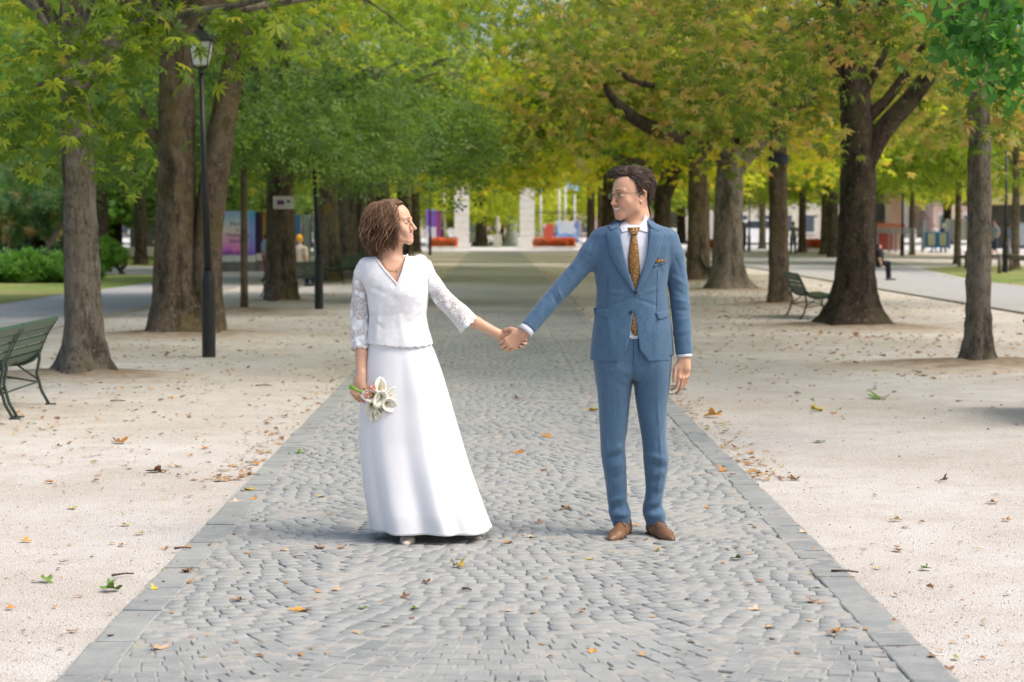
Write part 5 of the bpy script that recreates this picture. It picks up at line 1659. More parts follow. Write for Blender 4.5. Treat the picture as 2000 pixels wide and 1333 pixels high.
# --- skirt
def skirt():
    tab = [(660, 724, 836, .090, .10), (672, 720, 842, .10, .115), (684, 717, 848, .114, .13), (700, 715, 854, .122, .138), (726, 710, 863, .13, .146), (746, 707, 869, .136, .15), (785, 703, 880, .145, .16), (832, 702, 893, .16, .175), (865, 703, 902, .17, .185), (911, 707, 915, .19, .20), (960, 713, 931, .21, .215), (1000, 720, 944, .23, .225), (1030, 726, 955, .235, .23), (1046, 728, 960, .24, .235)]
    A = np.array(rows_px(tab, YW)); A = A[A[:, 0].argsort()]
    zt = A[-1, 0]; zb = .058
    nz, n = 90, 128
    V = []
    for i in range(nz + 1):
        u = i / nz; z = zt + (zb - zt) * u
        cx, rx, rf, rb = [np.interp(z, A[:, 0], A[:, k]) for k in (1, 3, 4, 5)]
        for j in range(n):
            a = 2 * math.pi * j / n          # a = -pi/2 towards the camera
            ca, sa = math.cos(a), math.sin(a)
            f = u ** 1.35
            e = 2.15
            k = (abs(ca) ** e + abs(sa) ** e) ** (-1 / e)
            fold = f * (.020 * math.exp(-((a - 4.98 - .10 * (1 - u)) / .16) ** 2) - .020 * math.exp(-((a - 4.62 - .05 * (1 - u)) / .17) ** 2) + .012 * math.exp(-((a - 5.45) / .2) ** 2) - .012 * math.exp(-((a - 5.2) / .14) ** 2) + .012 * math.exp(-((a - 4.2) / .16) ** 2) - .010 * math.exp(-((a - 3.85) / .12) ** 2) + .012 * math.sin(6 * a) * (1 if a < 3.2 else 0))
            fold += .006 * math.exp(-((a - 5.0) / .3) ** 2 - ((u - .25) / .12) ** 2) - .004 * math.exp(-((a - 4.75) / .12) ** 2 - ((u - .2) / .15) ** 2)
            rr = k * (1 + 1.25 * fold / .22)
            x = cx + rx * ca * rr; y = YW + (rf if sa < 0 else rb) * sa * rr
            zz = z + f ** 6 * (.012 * math.exp(-((a - 3.75) / .28) ** 2) + .004 * math.sin(3 * a))
            V.append((x, y, zz))
    F_ = [(i * n + j, (i + 1) * n + j, (i + 1) * n + (j + 1) % n, i * n + (j + 1) % n) for i in range(nz) for j in range(n)]
    o = np_part('skirt', np.array(V), np.array(F_), SATIN, bride)
    md = o.modifiers.new('thickness', 'SOLIDIFY'); md.thickness = .003
    # hem line, stitched just above the edge
    b = MB()
    b.tube([V[(nz - 1) * n + j] for j in range(n)] + [V[(nz - 1) * n]], .0016, 5, caps=False)
    b.build('hem', SATIN, o, True)
    return o
skirt()

# --- shoes
def pump(toe, heel, root):
    toe = np.array([toe[0], toe[1], 0.]); heel = np.array([heel[0], heel[1], 0.])
    d = toe - heel; L = np.linalg.norm(d); d /= L; s = np.array([-d[1], d[0], 0.])
    q = lambda a, b_, c: heel + d * a * L / .24 + s * b_ + np.array([0, 0, c])
    cs = np.array([q(a, b_, c) for a in (-.05, .28) for b_ in (-.06, .06) for c in (0, .14)])
    F = Field(axis(cs[:, 0].min(), cs[:, 0].max(), .0035), axis(cs[:, 1].min(), cs[:, 1].max(), .0035), axis(.004, .13, .0035))
    F.cone(q(.02, 0, .078), q(.08, 0, .060), .026, .027, .015); F.cone(q(.08, 0, .058), q(.165, 0, .026), .027, .034, .02, flat=(np.array([0, 0, 1.]), 1.2))
    F.cone(q(.165, 0, .024), q(.225, 0, .020), .034, .020, .015, flat=(np.array([0, 0, 1.]), 1.35))
    F.cone(q(.015, 0, .06), q(.02, 0, .018), .020, .016, .01)
    F.ell(q(.07, 0, .105), (.045, .045, .034), .004, 's')
    V, Fq = F.mesh(2)
    np_part('shoe', V, Fq, M_NUDE, root)
t1, t2 = G(792, 1071), G(928, 1060)
pump((t1.x, t1.y), (t1.x + .02, t1.y + .23), bride)
pump((t2.x + .02, t2.y), (t2.x - .10, t2.y + .20), bride)

# --- necklace
b = MB()
ch = []
for t in np.linspace(0, 1, 25):
    px = 742 + 50 * t; py = 500 + 29 * math.sin(math.pi * t) ** .75 + (1 - t) * 2
    x, z = xzw(px, py)
    ch.append((x, z))
GF = g.front()
b.tube([(x, (GF(x, z) or YW - .05) - .0015, z) for x, z in ch], .0011, 5)
nk = b.build('necklace', GOLD, bride, True)
x, z = xzw(775.5, 530); b = MB(); b.ball((x, (GF(x, z) or YW - .06) - .003, z), .0045, 8, 6); b.build('pendant', GOLD, nk, True)

# --- hair
rg = np.random.default_rng(8)
hv, hf = [], []
def wskull(al, ph, off):
    """al azimuth from the face, ph polar angle from the crown (deg)"""
    a, p = rad(al), rad(ph)
    n_ = Vector((math.sin(p) * math.sin(a), -math.sin(p) * math.cos(a), math.cos(p)))
    r = Vector((.078 * n_.x, .097 * n_.y + .024, .086 * n_.z + .035))
    return r + n_ * off, n_
# under-layer so that no skin shows between the locks
cap = MB()
for al in range(-180, 180, 10):
    def colpts(a):
        out = []
        lim = float(np.interp(abs(a), [0, 30, 60, 80, 180], [50, 52, 76, 104, 116]))
        for j in range(9):
            out.append(HW.w(wskull(a, 3 + (lim - 3) * j / 8, .006)[0]))
        if abs(a) > 85:
            q, n_ = wskull(a, lim, .02)
            for j in range(1, 5):
                out.append(HW.w(q + Vector((0, 0, -.026 * j)) + Vector((math.sin(rad(a)), -math.cos(rad(a)), 0)) * (.004 * j if j < 3 else .004)))
        return out
    A0, A1 = colpts(al), colpts(al + 10)
    for j in range(min(len(A0), len(A1)) - 1):
        cap.add([A0[j], A1[j], A1[j + 1], A0[j + 1]], [(0, 1, 2, 3)])
hv += cap.v; hf += cap.f
ht = [.1] * len(hv)
for i in range(950):
    al = 180 - abs(rg.normal(0, 1)) * 60 if rg.random() < .55 else rg.random() * 180
    sg = -1 if rg.random() < .62 else 1
    al = max(57 if sg < 0 else 92, min(179, al))
    al_s = sg * al
    start = rg.random() ** .9
    root_al = al_s * (.75 + .25 * rg.random()); 
    ph0 = 4 + 62 * start
    Lz = -.100 - .065 * rg.random() - (.012 if al > 100 else 0)
    if al < 72 and rg.random() < .5: Lz = -.045 - .05 * rg.random()
    amp = .010 + .012 * rg.random(); ph_ = al_s * .12 + rg.normal(0, 1.5); fq = 1.8 + 1.3 * rg.random()
    vol = .012 + .046 * rg.random() ** .8 * (1 if al > 85 else .35)
    pts = []
    m = 25
    for k in range(m):
        t = k / (m - 1)
        ts = min(1, t / .42)
        ph = ph0 + (92 - ph0) * ts
        off = .008 + vol * (ts ** 1.3) * .75
        q, n_ = wskull(root_al + (al_s - root_al) * ts, ph, off)
        side = Vector((math.sin(rad(al_s)), -math.cos(rad(al_s)), 0))
        if t > .42:
            u = (t - .42) / .58
            z = q.z + (Lz - q.z) * u
            q = Vector((q.x, q.y, z)) + side * (vol * .45 * math.sin(u * 2.6) - .040 * u * u)
            if al < 80: q += Vector((0, .012 * u, 0)) + side * .004
        tang = Vector((-side.y, side.x, 0))
        wv = amp * min(1, t * 2.2) * (1 - .2 * t)
        q = q + side * (wv * math.sin(ph_ + fq * 6.28 * t)) + tang * (wv * 1.2 * math.cos(ph_ + fq * 6.28 * t))
        pts.append(HW.w(q))
    strands(hv, hf, pts, .0022 + .0040 * rg.random() ** 1.5, 4, .6); ht += [rg.random()] * (len(hv) - len(ht))
# top layer brushed over from the parting
for i in range(330):
    al = rg.random() * 360 - 180
    ph0 = 2 + 40 * rg.random()
    lim = float(np.interp(abs(al), [0, 30, 60, 180], [50, 58, 85, 95]))
    if ph0 > lim - 12: continue
    da = rg.normal(0, 14); pts = []
    for t in np.linspace(0, 1, 8):
        ph = ph0 + min(lim - ph0, 48) * t
        aa = al + da * t
        if abs(al) < 60: aa = al + (-46 if al <= 12 else 46) * t * 1.1
        q, n_ = wskull(aa, ph, .010 + .009 * math.sin(t * 3.0))
        pts.append(HW.w(q))
    strands(hv, hf, pts, .0032 + .002 * rg.random(), 4, .5); ht += [rg.random()] * (len(hv) - len(ht))
# fine loose hairs
for i in range(150):
    al = rg.choice([-1, 1]) * (70 + 110 * rg.random()); pts = []
    r0 = .05 + .04 * rg.random(); pz = rg.random() * 6.28
    for t in np.linspace(0, 1, 10):
        q, n_ = wskull(al + 20 * t, 30 + 65 * min(1, t * 1.6), r0 * t ** .7 + .012)
        q = q + Vector((0, 0, -.10 * max(0, t - .5))) + n_ * (.006 * math.sin(pz + 9 * t))
        pts.append(HW.w(q))
    strands(hv, hf, pts, .0011, 3, 1); ht += [.8] * (len(hv) - len(ht))
link_mesh('hair', np_mesh('hair', np.array(hv) - np.array(_org(bride)), np.array([f_ for f_ in hf if len(f_) == 4]), True, {'tint': ht}), HAIR_W, bride)

# ---------------------------------------------------------------- the bouquet she holds
M_CALLA = N('calla_petal'); _p = M_CALLA.coord('Object')
M_CALLA.set(color=M_CALLA.mix(M_CALLA.attr('deep').outputs['Fac'], (.80, .78, .66), (.42, .46, .10)), rough=.5, spec=.3)
M_CALLA.bsdf.inputs['Subsurface Weight'].default_value = .2; M_CALLA.bsdf.inputs['Subsurface Radius'].default_value = (.01, .01, .006)
M_CALLA = M_CALLA.m
M_STEM = simple('fresh_stem', (.22, .40, .05), (.15, .30, .04), 20, .5)
M_SPAD = plain('spadix_yellow', (.62, .42, .04), .6)
M_BERRY = simple('coral_berry', (.66, .25, .19), (.74, .38, .28), 60, .35)
M_TWIG = plain('berry_twig', (.10, .12, .03), .7)
bq = thing('bouquet', 'bouquet of white calla lilies and coral berries in her hand', 'bouquet', tuple(w_(712, 768, -.13)))
grip = w_(703, 765, -.125)
fl = [(727, 774, -.175, -.9, .1, 1.0), (743, 778, -.18, -.1, -.25, .95), (744, 757, -.15, .1, 1.0, .95), (765, 772, -.15, .8, .5, .95), (774, 784, -.14, 1.0, .1, .85), (760, 792, -.165, .7, -.5, 1.0), (727, 796, -.16, -.5, -.9, .9), (743, 808, -.15, 0, -1.0, 1.0), (733, 812, -.15, -.3, -1.0, .8), (754, 812, -.14, .4, -1.0, .8)]
for (px, py, dy, tx, tz, s_) in fl:
    c0 = Vector(w_(px, py, dy))
    axis_d = (c0 - Vector(grip) + Vector((0, -.02, 0))).normalized() * .30 + Vector((tx * .25, -.85, tz * .25))
    axis_d.normalize()
    tip = Vector((tx, -.2, tz)); tip = (tip - axis_d * tip.dot(axis_d)).normalized(); w3 = axis_d.cross(tip)
    n, m = 22, 10
    V, dp = [], []
    for i in range(m + 1):
        t = i / m
        for j in range(n + 1):
            a = 2 * math.pi * j / n
            flare = .006 + .028 * t ** 1.5
            tipk = max(0, math.cos(a)) ** 3
            r = flare * (1 + .35 * tipk * t ** 2) * (1 - .06 * (j / n))
            curl = t ** 4 * (.010 + .014 * tipk)
            r += curl * .5
            ht = -.055 + .062 * t - curl * .9 + .012 * tipk * t ** 3
            p = c0 + (tip * (math.cos(a) * r) + w3 * (math.sin(a) * r * .86) + axis_d * ht) * s_
            V.append(tuple(p)); dp.append(max(0, 1 - t * 2.0) ** 1.0)
    F_ = [(i * (n + 1) + j, i * (n + 1) + j + 1, (i + 1) * (n + 1) + j + 1, (i + 1) * (n + 1) + j) for i in range(m) for j in range(n)]
    o = np_part('calla_lily', np.array(V), np.array(F_), M_CALLA, bq, attrs={'deep': dp})
    md = o.modifiers.new('thickness', 'SOLIDIFY'); md.thickness = .0012
    b = MB(); b.tube([c0 - axis_d * .045 * s_, c0 - axis_d * .02 * s_, c0 - axis_d * .002 * s_], [.0032, .0042, .0026], 8); b.build('spadix', M_SPAD, o, True)
    b = MB(); st = c0 - axis_d * .05 * s_; b.tube([st, st.lerp(Vector(grip), .6) + Vector((0, .01, 0)), Vector(grip), Vector(w_(684, 757, -.115)) + Vector((rg.normal(0, .005), rg.normal(0, .005), rg.normal(0, .006)))], [.0048, .0045, .0042, .0042], 7)
    b.build('stem', M_STEM, bq, True)
bb = MB(); tw_ = MB()
for i in range(52):
    t = rg.random()
    px = 709 + 22 * t + rg.normal(0, 3.6); py = 778 - 25 * t + rg.normal(0, 4.5)
    c0 = Vector(w_(px, py, -.165 + rg.normal(0, .010)))
    bb.ball(c0, .0052 + .001 * rg.random(), 8, 6)
    tw_.tube([c0, Vector(w_(712 + 8 * t, 770 - 4 * t, -.135))], .0010, 4)
tag(bb.build('berries', M_BERRY, bq, True), kind='stuff'); tag(tw_.build('twigs', M_TWIG, bq), kind='stuff')
# ---------------------------------------------------------------- park furniture
M_GREEN = simple('green_bench_paint', (.030, .072, .045), (.05, .095, .065), 14, .45, .2, 60, .002, .4)
M_GREEN_D = simple('dark_green_iron', (.03, .05, .038), (.05, .07, .055), 14, .5)
M_BLACK = simple('black_post_paint', (.012, .013, .014), (.025, .025, .025), 8, .4)
def mat_frost():
    m = N('lantern_glass'); m.set(color=(.55, .58, .56), rough=.35, spec=.5); return m.m
M_LANT = mat_frost()
PROF = [(x, z * .90) for x, z in [(-.30, .84), (-.255, .77), (-.215, .69), (-.185, .61), (-.150, .53), (-.095, .465), (-.02, .430), (.06, .420), (.14, .428), (.22, .440), (.30, .447), (.375, .440), (.425, .405)]]
def bench(loc, rz, length, nframes, label, slats=True, group=None):
    """sits facing local +x, slats run along local y"""
    root = thing('park_bench', label, 'bench', (loc[0], loc[1], 0), rz, group)
    R = Matrix.Rotation(rz, 3, 'Z'); o = Vector((loc[0], loc[1], 0))
    q = lambda x, y, z: Vector((x, y, z))
    def bl(b, name, mat, smooth=False):
        me = bpy.data.meshes.new(name); me.from_pydata(b.v, [], b.f); return link_mesh(name, me, mat, root, smooth)
    for i in range(len(PROF) - 1):
        (x0, z0), (x1, z1) = PROF[i], PROF[i + 1]
        a = math.atan2(z1 - z0, x1 - x0); L = math.hypot(x1 - x0, z1 - z0)
        w = L * .80 if 0 < i < 11 else L * 1.05
        b = MB(); b.box(q((x0 + x1) / 2, 0, (z0 + z1) / 2), (w, length, .022 if i else .035), rot=Matrix.Rotation(-a, 3, 'Y'), ch=.004)
        bl(b, 'top_rail' if i == 0 else 'slat', M_GREEN)
    for k in range(nframes):
        y = -length / 2 + .06 + (length - .12) * k / (nframes - 1)
        b = MB()
        b.tube([q(x + (.010 if z > .5 else 0), y, z - .026) for x, z in PROF], .014, 6, flat=1.5)
        bl(b, 'frame', M_GREEN_D, True)
        b = MB(); b.tube([q(-.150, y, .52), q(-.155, y, .40), (q(-.13, y, .27)), q(-.17, y, .12), q(-.235, y, .0)], .015, 6); b.box(q(-.245, y, .006), (.09, .035, .014)); bl(b, 'leg', M_GREEN_D, True)
        b = MB(); b.tube([q(.405, y, .40), q(.395, y, .30), q(.375, y, .22), q(.41, y, .10), q(.455, y, .0)], .015, 6); b.box(q(.46, y, .006), (.08, .035, .014)); bl(b, 'leg', M_GREEN_D, True)
        b = MB(); b.tube([q(-.14, y, .20), q(.12, y, .24), q(.38, y, .20)], .010, 6); b.tube([q(-.14, y, .22), q(.13, y, .41)], .009, 6); b.tube([q(.38, y, .22), (q(.13, y, .41))], .009, 6); bl(b, 'brace', M_GREEN_D, True)
    b = MB(); b.tube([q(x + .012, 0, z - .018) for x, z in PROF[:9]], .006, 5); bl(b, 'stay', M_GREEN_D, True)
    b = MB(); b.tube([q(-.14, -length / 2 + .06, .20), q(-.14, length / 2 - .06, .20)], .008, 6); bl(b, 'stretcher', M_GREEN_D, True)
    return root
c = G(97, 790)
bench((c.x - .23, 16.66), math.pi, 1.28, 2, 'green slatted bench seen from behind at the left edge')
bench((c.x - .22, 15.33), math.pi, 1.28, 2, 'second green bench, only its near rail end showing at the left edge')
c = G(1560, 621)
bench((c.x + .16, 33.6), 0, 1.7, 2, 'green slatted bench facing away beside the mottled trunk on the right')
c = G(1357, 549)
bench((c.x + .2, c.y), .15, 1.7, 2, 'dark green bench in front of the brown trunk beside the groom')
c = G(588, 578)
bench((c.x - .1, c.y), 2.8, 1.8, 2, 'dark green bench behind the olive-barked tree on the left')
c = G(672, 553)
bench((c.x, c.y), 2.9, 1.6, 2, 'pale green bench at the foot of the broad grey trunk')
bench((4.78, 15.95), 0, 1.7, 2, 'green bench whose rail just enters at the right edge')

def lamp(loc, label, h=3.8, r=.055, lean=0.0, group=None, lantern=True):
    root = thing('street_lamp', label, 'street lamp', (loc[0], loc[1], 0), group=group)
    x, y = loc[0], loc[1]
    b = MB(); ztop = h - .50
    b.lathe((x, y, 0), [(r * 1.55, 0), (r * 1.55, .9), (r * 1.25, .98), (r * 1.15, 1.02)], 14)
    b.build('base', M_BLACK, root, False)
    b = MB(); b.tube([(x, y, .95), (x + lean * .5, y, 2.0), (x + lean, y, ztop)], [r, r * .8, r * .55], 12); b.build('pole', M_BLACK, root, True)
    if lantern:
        t = Vector((x + lean, y, ztop))
        b = MB(); b.tube([t, t + Vector((0, 0, .08))], [.05, .03], 8)
        for sx in (-1, 1):
            for sy in (-1, 1):
                b.tube([t + Vector((0, 0, .03)), t + Vector((sx * .085, sy * .085, .09)), t + Vector((sx * .13, sy * .13, .36))], .008, 5)
        b.build('bracket', M_BLACK, root)
        b = MB(); b.v = [tuple(t + Vector((sx * w, sy * w, z))) for w, z in ((.082, .095), (.126, .36)) for sx, sy in ((-1, -1), (1, -1), (1, 1), (-1, 1))]
        b.f = [(3, 2, 1, 0), (4, 5, 6, 7)] + [(i, (i + 1) % 4, 4 + (i + 1) % 4, 4 + i) for i in range(4)]
        b.build('lantern_pane', M_LANT, root)
        b = MB(); b.box(t + Vector((0, 0, .375)), (.32, .32, .03), ch=.006)
        b.v += [tuple(t + Vector((sx * .145, sy * .145, .39))) for sx, sy in ((-1, -1), (1, -1), (1, 1), (-1, 1))] + [tuple(t + Vector((sx * .05, sy * .05, .50))) for sx, sy in ((-1, -1), (1, -1), (1, 1), (-1, 1))]
        n0 = len(b.v) - 8
        b.f += [tuple(n0 + q for q in f) for f in [(4, 5, 6, 7), (0, 1, 5, 4), (1, 2, 6, 5), (2, 3, 7, 6), (3, 0, 4, 7)]]
        b.build('lantern_roof', M_BLACK, root)
        b = MB(); b.ball(t + Vector((0, 0, .54)), .04, 8, 6); b.build('finial', M_BLACK, root, True)
    return root
lamp(G(408, 698), 'black lamp post with pale glass lantern in front of the thick twin trunk', 3.83, .052, -.06)
lamp(G(623, 604), 'black lamp post between olive tree and mossy trunk, lantern hidden in leaves', 3.8, .052, -.10)
lamp((-3.26, 75), 'small distant lamp with pale lantern above the bride\'s head', 3.8, .05)
lamp((-3.4, 105), 'farthest thin dark lamp post left of the gate pillars', 3.8, .05)
lamp(G(1762, 501), 'thin dark lamp pole beside the pink building on the right', 5.0, .07)
lamp(G(1963, 533), 'black lamp pole in front of the yellow-roofed kiosk', 4.6, .065)
lamp(G(1463, 491), 'slim dark post between the trunks right of centre', 4.2, .06)

# notice board and band on two trunks
c = G(551, 590)
MWH = simple('weathered_white', (.72, .71, .68), (.60, .59, .56), 4, .7)
MPUR = plain('purple_print', (.16, .05, .20), .7)
nb = thing('notice_board', 'white notice board fixed high on the olive-barked trunk', 'sign', tuple(P(554, 396, c.y - .40)))
b = MB(); p = P(554, 396, c.y - .40); b.box(p, (.42, .03, .26), ch=.004); b.build('panel', MWH, nb)
b = MB(); b.box(p + Vector((-.06, -.018, .0)), (.14, .006, .09)); b.box(p + Vector((.10, -.018, .02)), (.07, .006, .05)); b.build('print', MPUR, nb)
c = G(1521, 597)
bd = thing('dark_band', 'dark band wrapped round the mottled trunk on the right', 'band', (c.x - .03, c.y, 2.83))
b = MB(); b.lathe((c.x - .03, c.y, 2.74), [(.19, 0), (.205, .01), (.205, .17), (.19, .18)], 20); b.build('strap', simple('navy_plastic', (.02, .03, .05), None, 5, .5), bd)

# ---------------------------------------------------------------- advertising columns, far left of centre
def text_mesh(s, size, mat, parent, loc, rz=0.0, name='lettering', ext=.004):
    cu = bpy.data.curves.new(name, 'FONT'); cu.body = s; cu.size = size; cu.align_x = 'CENTER'; cu.extrude = ext
    t = bpy.data.objects.new(name, cu); COL.objects.link(t)
    me = bpy.data.meshes.new_from_object(t.evaluated_get(bpy.context.evaluated_depsgraph_get()))
    bpy.data.objects.remove(t); me.materials.clear()
    o = link_mesh(name, me, mat, parent)
    o.rotation_euler = (math.pi / 2, 0, rz)
    o.location = Vector(loc) - _org(parent)
    return o
def mat_poster():
    m = N('rainbow_poster'); p = m.coord('Generated')
    s = m.n('ShaderNodeSeparateXYZ'); m.l(p, s.inputs[0])
    v = m.math('ADD', s.outputs['Z'], m.math('MULTIPLY', m.math('SUBTRACT', m.noise(2.2, p, 2), .5), .5))
    c1 = m.ramp(v, [(.0, (.45, .12, .75)), (.14, (.80, .22, .62)), (.38, (.85, .45, .60)), (.58, (.86, .72, .68)), (.75, (.50, .66, .78)), (.95, (.35, .50, .80))])
    c2 = m.ramp(v, [(.0, (.25, .12, .70)), (.5, (.25, .35, .75)), (1, (.08, .40, .70))])
    f = m.ramp(s.outputs['X'], [(.62, 0.0), (.9, 1.0)])
    m.set(color=m.mix(f, c1, c2), rough=.4); return m.m
M_INK = plain('poster_ink', (.16, .08, .22), .6)
M_BASE = simple('column_base', (.12, .12, .13), (.2, .2, .2), 3, .7)
c = G(467, 531); Yc = c.y
ac = thing('advertising_column', 'poster stand with pink and blue rainbow poster and dark lettering', 'advertising stand', (c.x, Yc, 0))
k = Yc / FOC
x0, x1 = P(432, 500, Yc).x, P(499, 500, Yc).x
zt, zb = P(465, 413, Yc).z, P(465, 498, Yc).z
b = MB(); b.box(((x0 + x1) / 2, Yc, (zt + zb) / 2), (x1 - x0, .5, zt - zb), ch=.02); b.build('poster', mat_poster(), ac)
b = MB(); b.box(((x0 + x1) / 2, Yc, zb - .12), (x1 - x0 - .02, .46, .235), ch=.01); b.build('white_panel', MWH, ac)
b = MB(); b.box(((x0 + x1) / 2, Yc, (zb - .24) / 2), (x1 - x0, .52, zb - .25), ch=.01); b.build('base', M_BASE, ac)
for (tx, py, sz) in (('Florals', 441, .19), ('in', 452, .16), ('Mother re', 463, .19), ('Garden', 474, .19), ('Julia  Kolski', 496, .17)):
    text_mesh(tx, sz, M_INK, ac, (P(464, py, Yc - .26).x, Yc - .254, P(464, py, Yc - .26).z))
def stand(px0, px1, py0, py1, pyb, col, label, dy=0.3, col2=None):
    Y = Yc + dy; x0, x1 = P(px0, 500, Y).x, P(px1, 500, Y).x; zt, zb = P(465, py0, Y).z, P(465, py1, Y).z
    r = thing('advertising_stand', label, 'advertising stand', ((x0 + x1) / 2, Y, 0))
    b = MB(); b.box(((x0 + x1) / 2, Y, (zt + zb) / 2), (x1 - x0, .4, zt - zb), ch=.02); b.build('poster', simple('poster', col, col2 or col, 1.2, .5), r)
    b = MB(); b.box(((x0 + x1) / 2, Y, zb - .12), (x1 - x0 - .03, .36, .235)); b.build('white_panel', MWH, r)
    b = MB(); b.box(((x0 + x1) / 2, Y, (zb - .25) / 2), (x1 - x0, .42, zb - .26)); b.build('base', M_BASE, r)
stand(501, 513, 414, 495, 528, (.035, .02, .06), 'narrow poster stand with dark purple poster next to the rainbow one', .2)
stand(514, 545, 416, 494, 528, (.55, .42, .03), 'yellow and orange poster stand half hidden by the olive-barked trunk', .5, (.50, .22, .03))
stand(571, 588, 420, 500, 530, (.10, .25, .50), 'blue poster stand right of the olive-barked trunk', 2.0)
stand(594, 606, 420, 500, 530, (.42, .46, .46), 'pale grey poster stand beside the second lamp post', 2.2)
stand(613, 628, 421, 500, 530, (.06, .22, .50), 'deep blue poster stand left of the mossy trunk', 2.1, (.5, .5, .55))
bx = thing('utility_cabinet', 'dark grey cabinet with ribbed lid left of the poster stand', 'cabinet', (P(424, 528, Yc).x, Yc, 0))
b = MB(); p = P(425, 500, Yc); b.box((p.x, Yc, .68), (.23, .4, 1.36), ch=.02); b.build('housing', M_BASE, bx)
for i in range(5):
    b = MB(); b.box((p.x - .09 + i * .045, Yc - .205, 1.15), (.02, .02, .34)); b.build('rib', MWH, bx)

# ---------------------------------------------------------------- passers-by in the distance
SKB = plain('skin_far', (.50, .30, .21), .6)
def cl(name, c): return simple(name, c, tuple(q * .8 for q in c), 9, .8)
def passer(px, py, label, top, bottom, hair, face=0.0, h=1.7, sit=False, arms=(0, 0), hat=None, hatc=None, shorts=False, Y=None):
    c = G(px, py) if Y is None else Vector((P(px, py, Y).x, Y, 0))
    root = thing('person', label, 'person', (c.x, c.y, 0), face)
    s = h / 1.75
    F = Field(axis(-.5, .5, .016), axis(-.55, .45, .016), axis(.0, 1.85 * s, .016))
    hip = .92 * s if not sit else .50
    dz = hip - .92 * s
    v = lambda x, y, z: np.array([x * s, y * s, z * s + dz])
    kn = [(m * .10, -.03 if not sit else -.42, .50 if not sit else .90) for m in (-1, 1)]
    ft = [(m * .11, .02 + .10 * m if not sit else -.45, .07) for m in (-1, 1)]
    legs = []
    for i in (0, 1):
        m = -1 if i == 0 else 1
        a, b_, c_ = v(m * .09, 0, .92), v(*kn[i]), np.array([ft[i][0] * s, ft[i][1] * s, .07])
        legs.append((a, b_, c_))
        F.chain([a, b_, c_], [.075, .052, .036], .02)
        F.cone(c_ + np.array([0, 0, -.03]), c_ + np.array([0, -.14, -.04]), .035, .028, .01)
    F.chain([v(0, 0, .95), v(0, .01, 1.15), v(0, .01, 1.36)], [.125, .115, .13], .03)
    F.cone(v(-.14, .01, 1.40), v(.14, .01, 1.40), .065, .065, .04)
    F.cone(v(0, .01, 1.42), v(0, 0, 1.55), .055, .05, .02)
    F.ell(v(0, -.01, 1.64), (.078 * s, .095 * s, .115 * s), .01)
    F.cone(v(0, -.09, 1.64), v(0, -.115, 1.615), .014, .016, .01)
    arm = []
    for i, m in ((0, -1), (1, 1)):
        sh = v(m * .19, .01, 1.39)
        if arms[i] == 0: el, ha = v(m * .23, .02, 1.12), v(m * .22, -.06, .86)
        elif arms[i] == 1: el, ha = v(m * .25, .02, 1.12), v(m * .10, -.22, 1.12)
        else: el, ha = v(m * .30, .05, 1.16), v(m * .16, -.03, .98)
        arm.append((sh, el, ha)); F.chain([sh, el, ha], [.048, .038, .028], .02)
        F.cone(ha, ha + (ha - el) * .30, .030, .022, .01)
    V, Fq = F.mesh(2)
    link_mesh('body', np_mesh('body', V, Fq), SKB, root)
    F = Field(axis(-.5, .5, .018), axis(-.5, .45, .018), axis(.5 * s + dz, 1.6 * s + dz, .018))
    F.chain([v(0, 0, .93), v(0, .01, 1.15), v(0, .01, 1.36)], [.145, .132, .145], .03)
    F.cone(v(-.145, .01, 1.395), v(.145, .01, 1.395), .078, .078, .04)
    for a, b_, c_ in arm: F.chain([a, a + (b_ - a) * .7], [.062, .058], .02)
    V, Fq = F.mesh(2); link_mesh('top', np_mesh('top', V, Fq), top, root)
    F = Field(axis(-.5, .5, .018), axis(-.7, .4, .018), axis(.05, 1.1 * s, .018))
    for a, b_, c_ in legs:
        F.chain([a, b_] + ([c_] if not shorts else []), [.098, .074, .060], .015)
    F.ell(v(0, 0, .94), (.155, .125, .10), .03)
    V, Fq = F.mesh(2); link_mesh('trousers' if not shorts else 'shorts', np_mesh('trousers', V, Fq), bottom, root)
    F = Field(axis(-.2, .2, .014), axis(-.2, .2, .014), axis(1.5 * s + dz, 1.85 * s + dz, .014))
    F.ell(v(0, .015, 1.665), (.090 * s, .102 * s, .115 * s), .01)
    F.ell(v(0, -.12, 1.60), (.085, .07, .11), .01, 's')
    V, Fq = F.mesh(2); link_mesh('hair', np_mesh('hair', V, Fq), hair if hat is None else hatc, root)
    for i in (0, 1):
        c_ = legs[i][2]; b = MB(); q = c_ + np.array([0, -.06, -.045]); b.box((q[0], q[1], .03), (.09, .27, .06), ch=.02)
        me = bpy.data.meshes.new('shoe'); me.from_pydata(b.v, [], b.f); link_mesh('shoe', me, M_BASE, root)
    return root
H_BR, H_BL, H_FA = plain('hair_brown', (.06, .035, .02), .7), plain('hair_dark', (.015, .012, .01), .7), plain('hair_fair', (.45, .30, .13), .7)
C_NV, C_BK, C_GY, C_WH, C_JN, C_RD, C_LB, C_BG = cl('navy_cloth', (.025, .035, .08)), cl('black_cloth', (.015, .015, .018)), cl('grey_cloth', (.24, .26, .26)), cl('white_cloth', (.72, .72, .72)), cl('dark_jeans', (.03, .045, .075)), cl('red_cloth', (.45, .06, .09)), cl('light_blue_cloth', (.35, .45, .60)), cl('beige_cloth', (.5, .43, .33))
passer(318, 557, 'person in navy jacket and pale trousers half behind the twin trunk', C_NV, C_LB, H_BR, -.6, 1.75, arms=(1, 1))
passer(521, 548, 'person in blue peeping out left of the olive-barked trunk', C_LB, C_RD, H_BR, 1.2, 1.3)
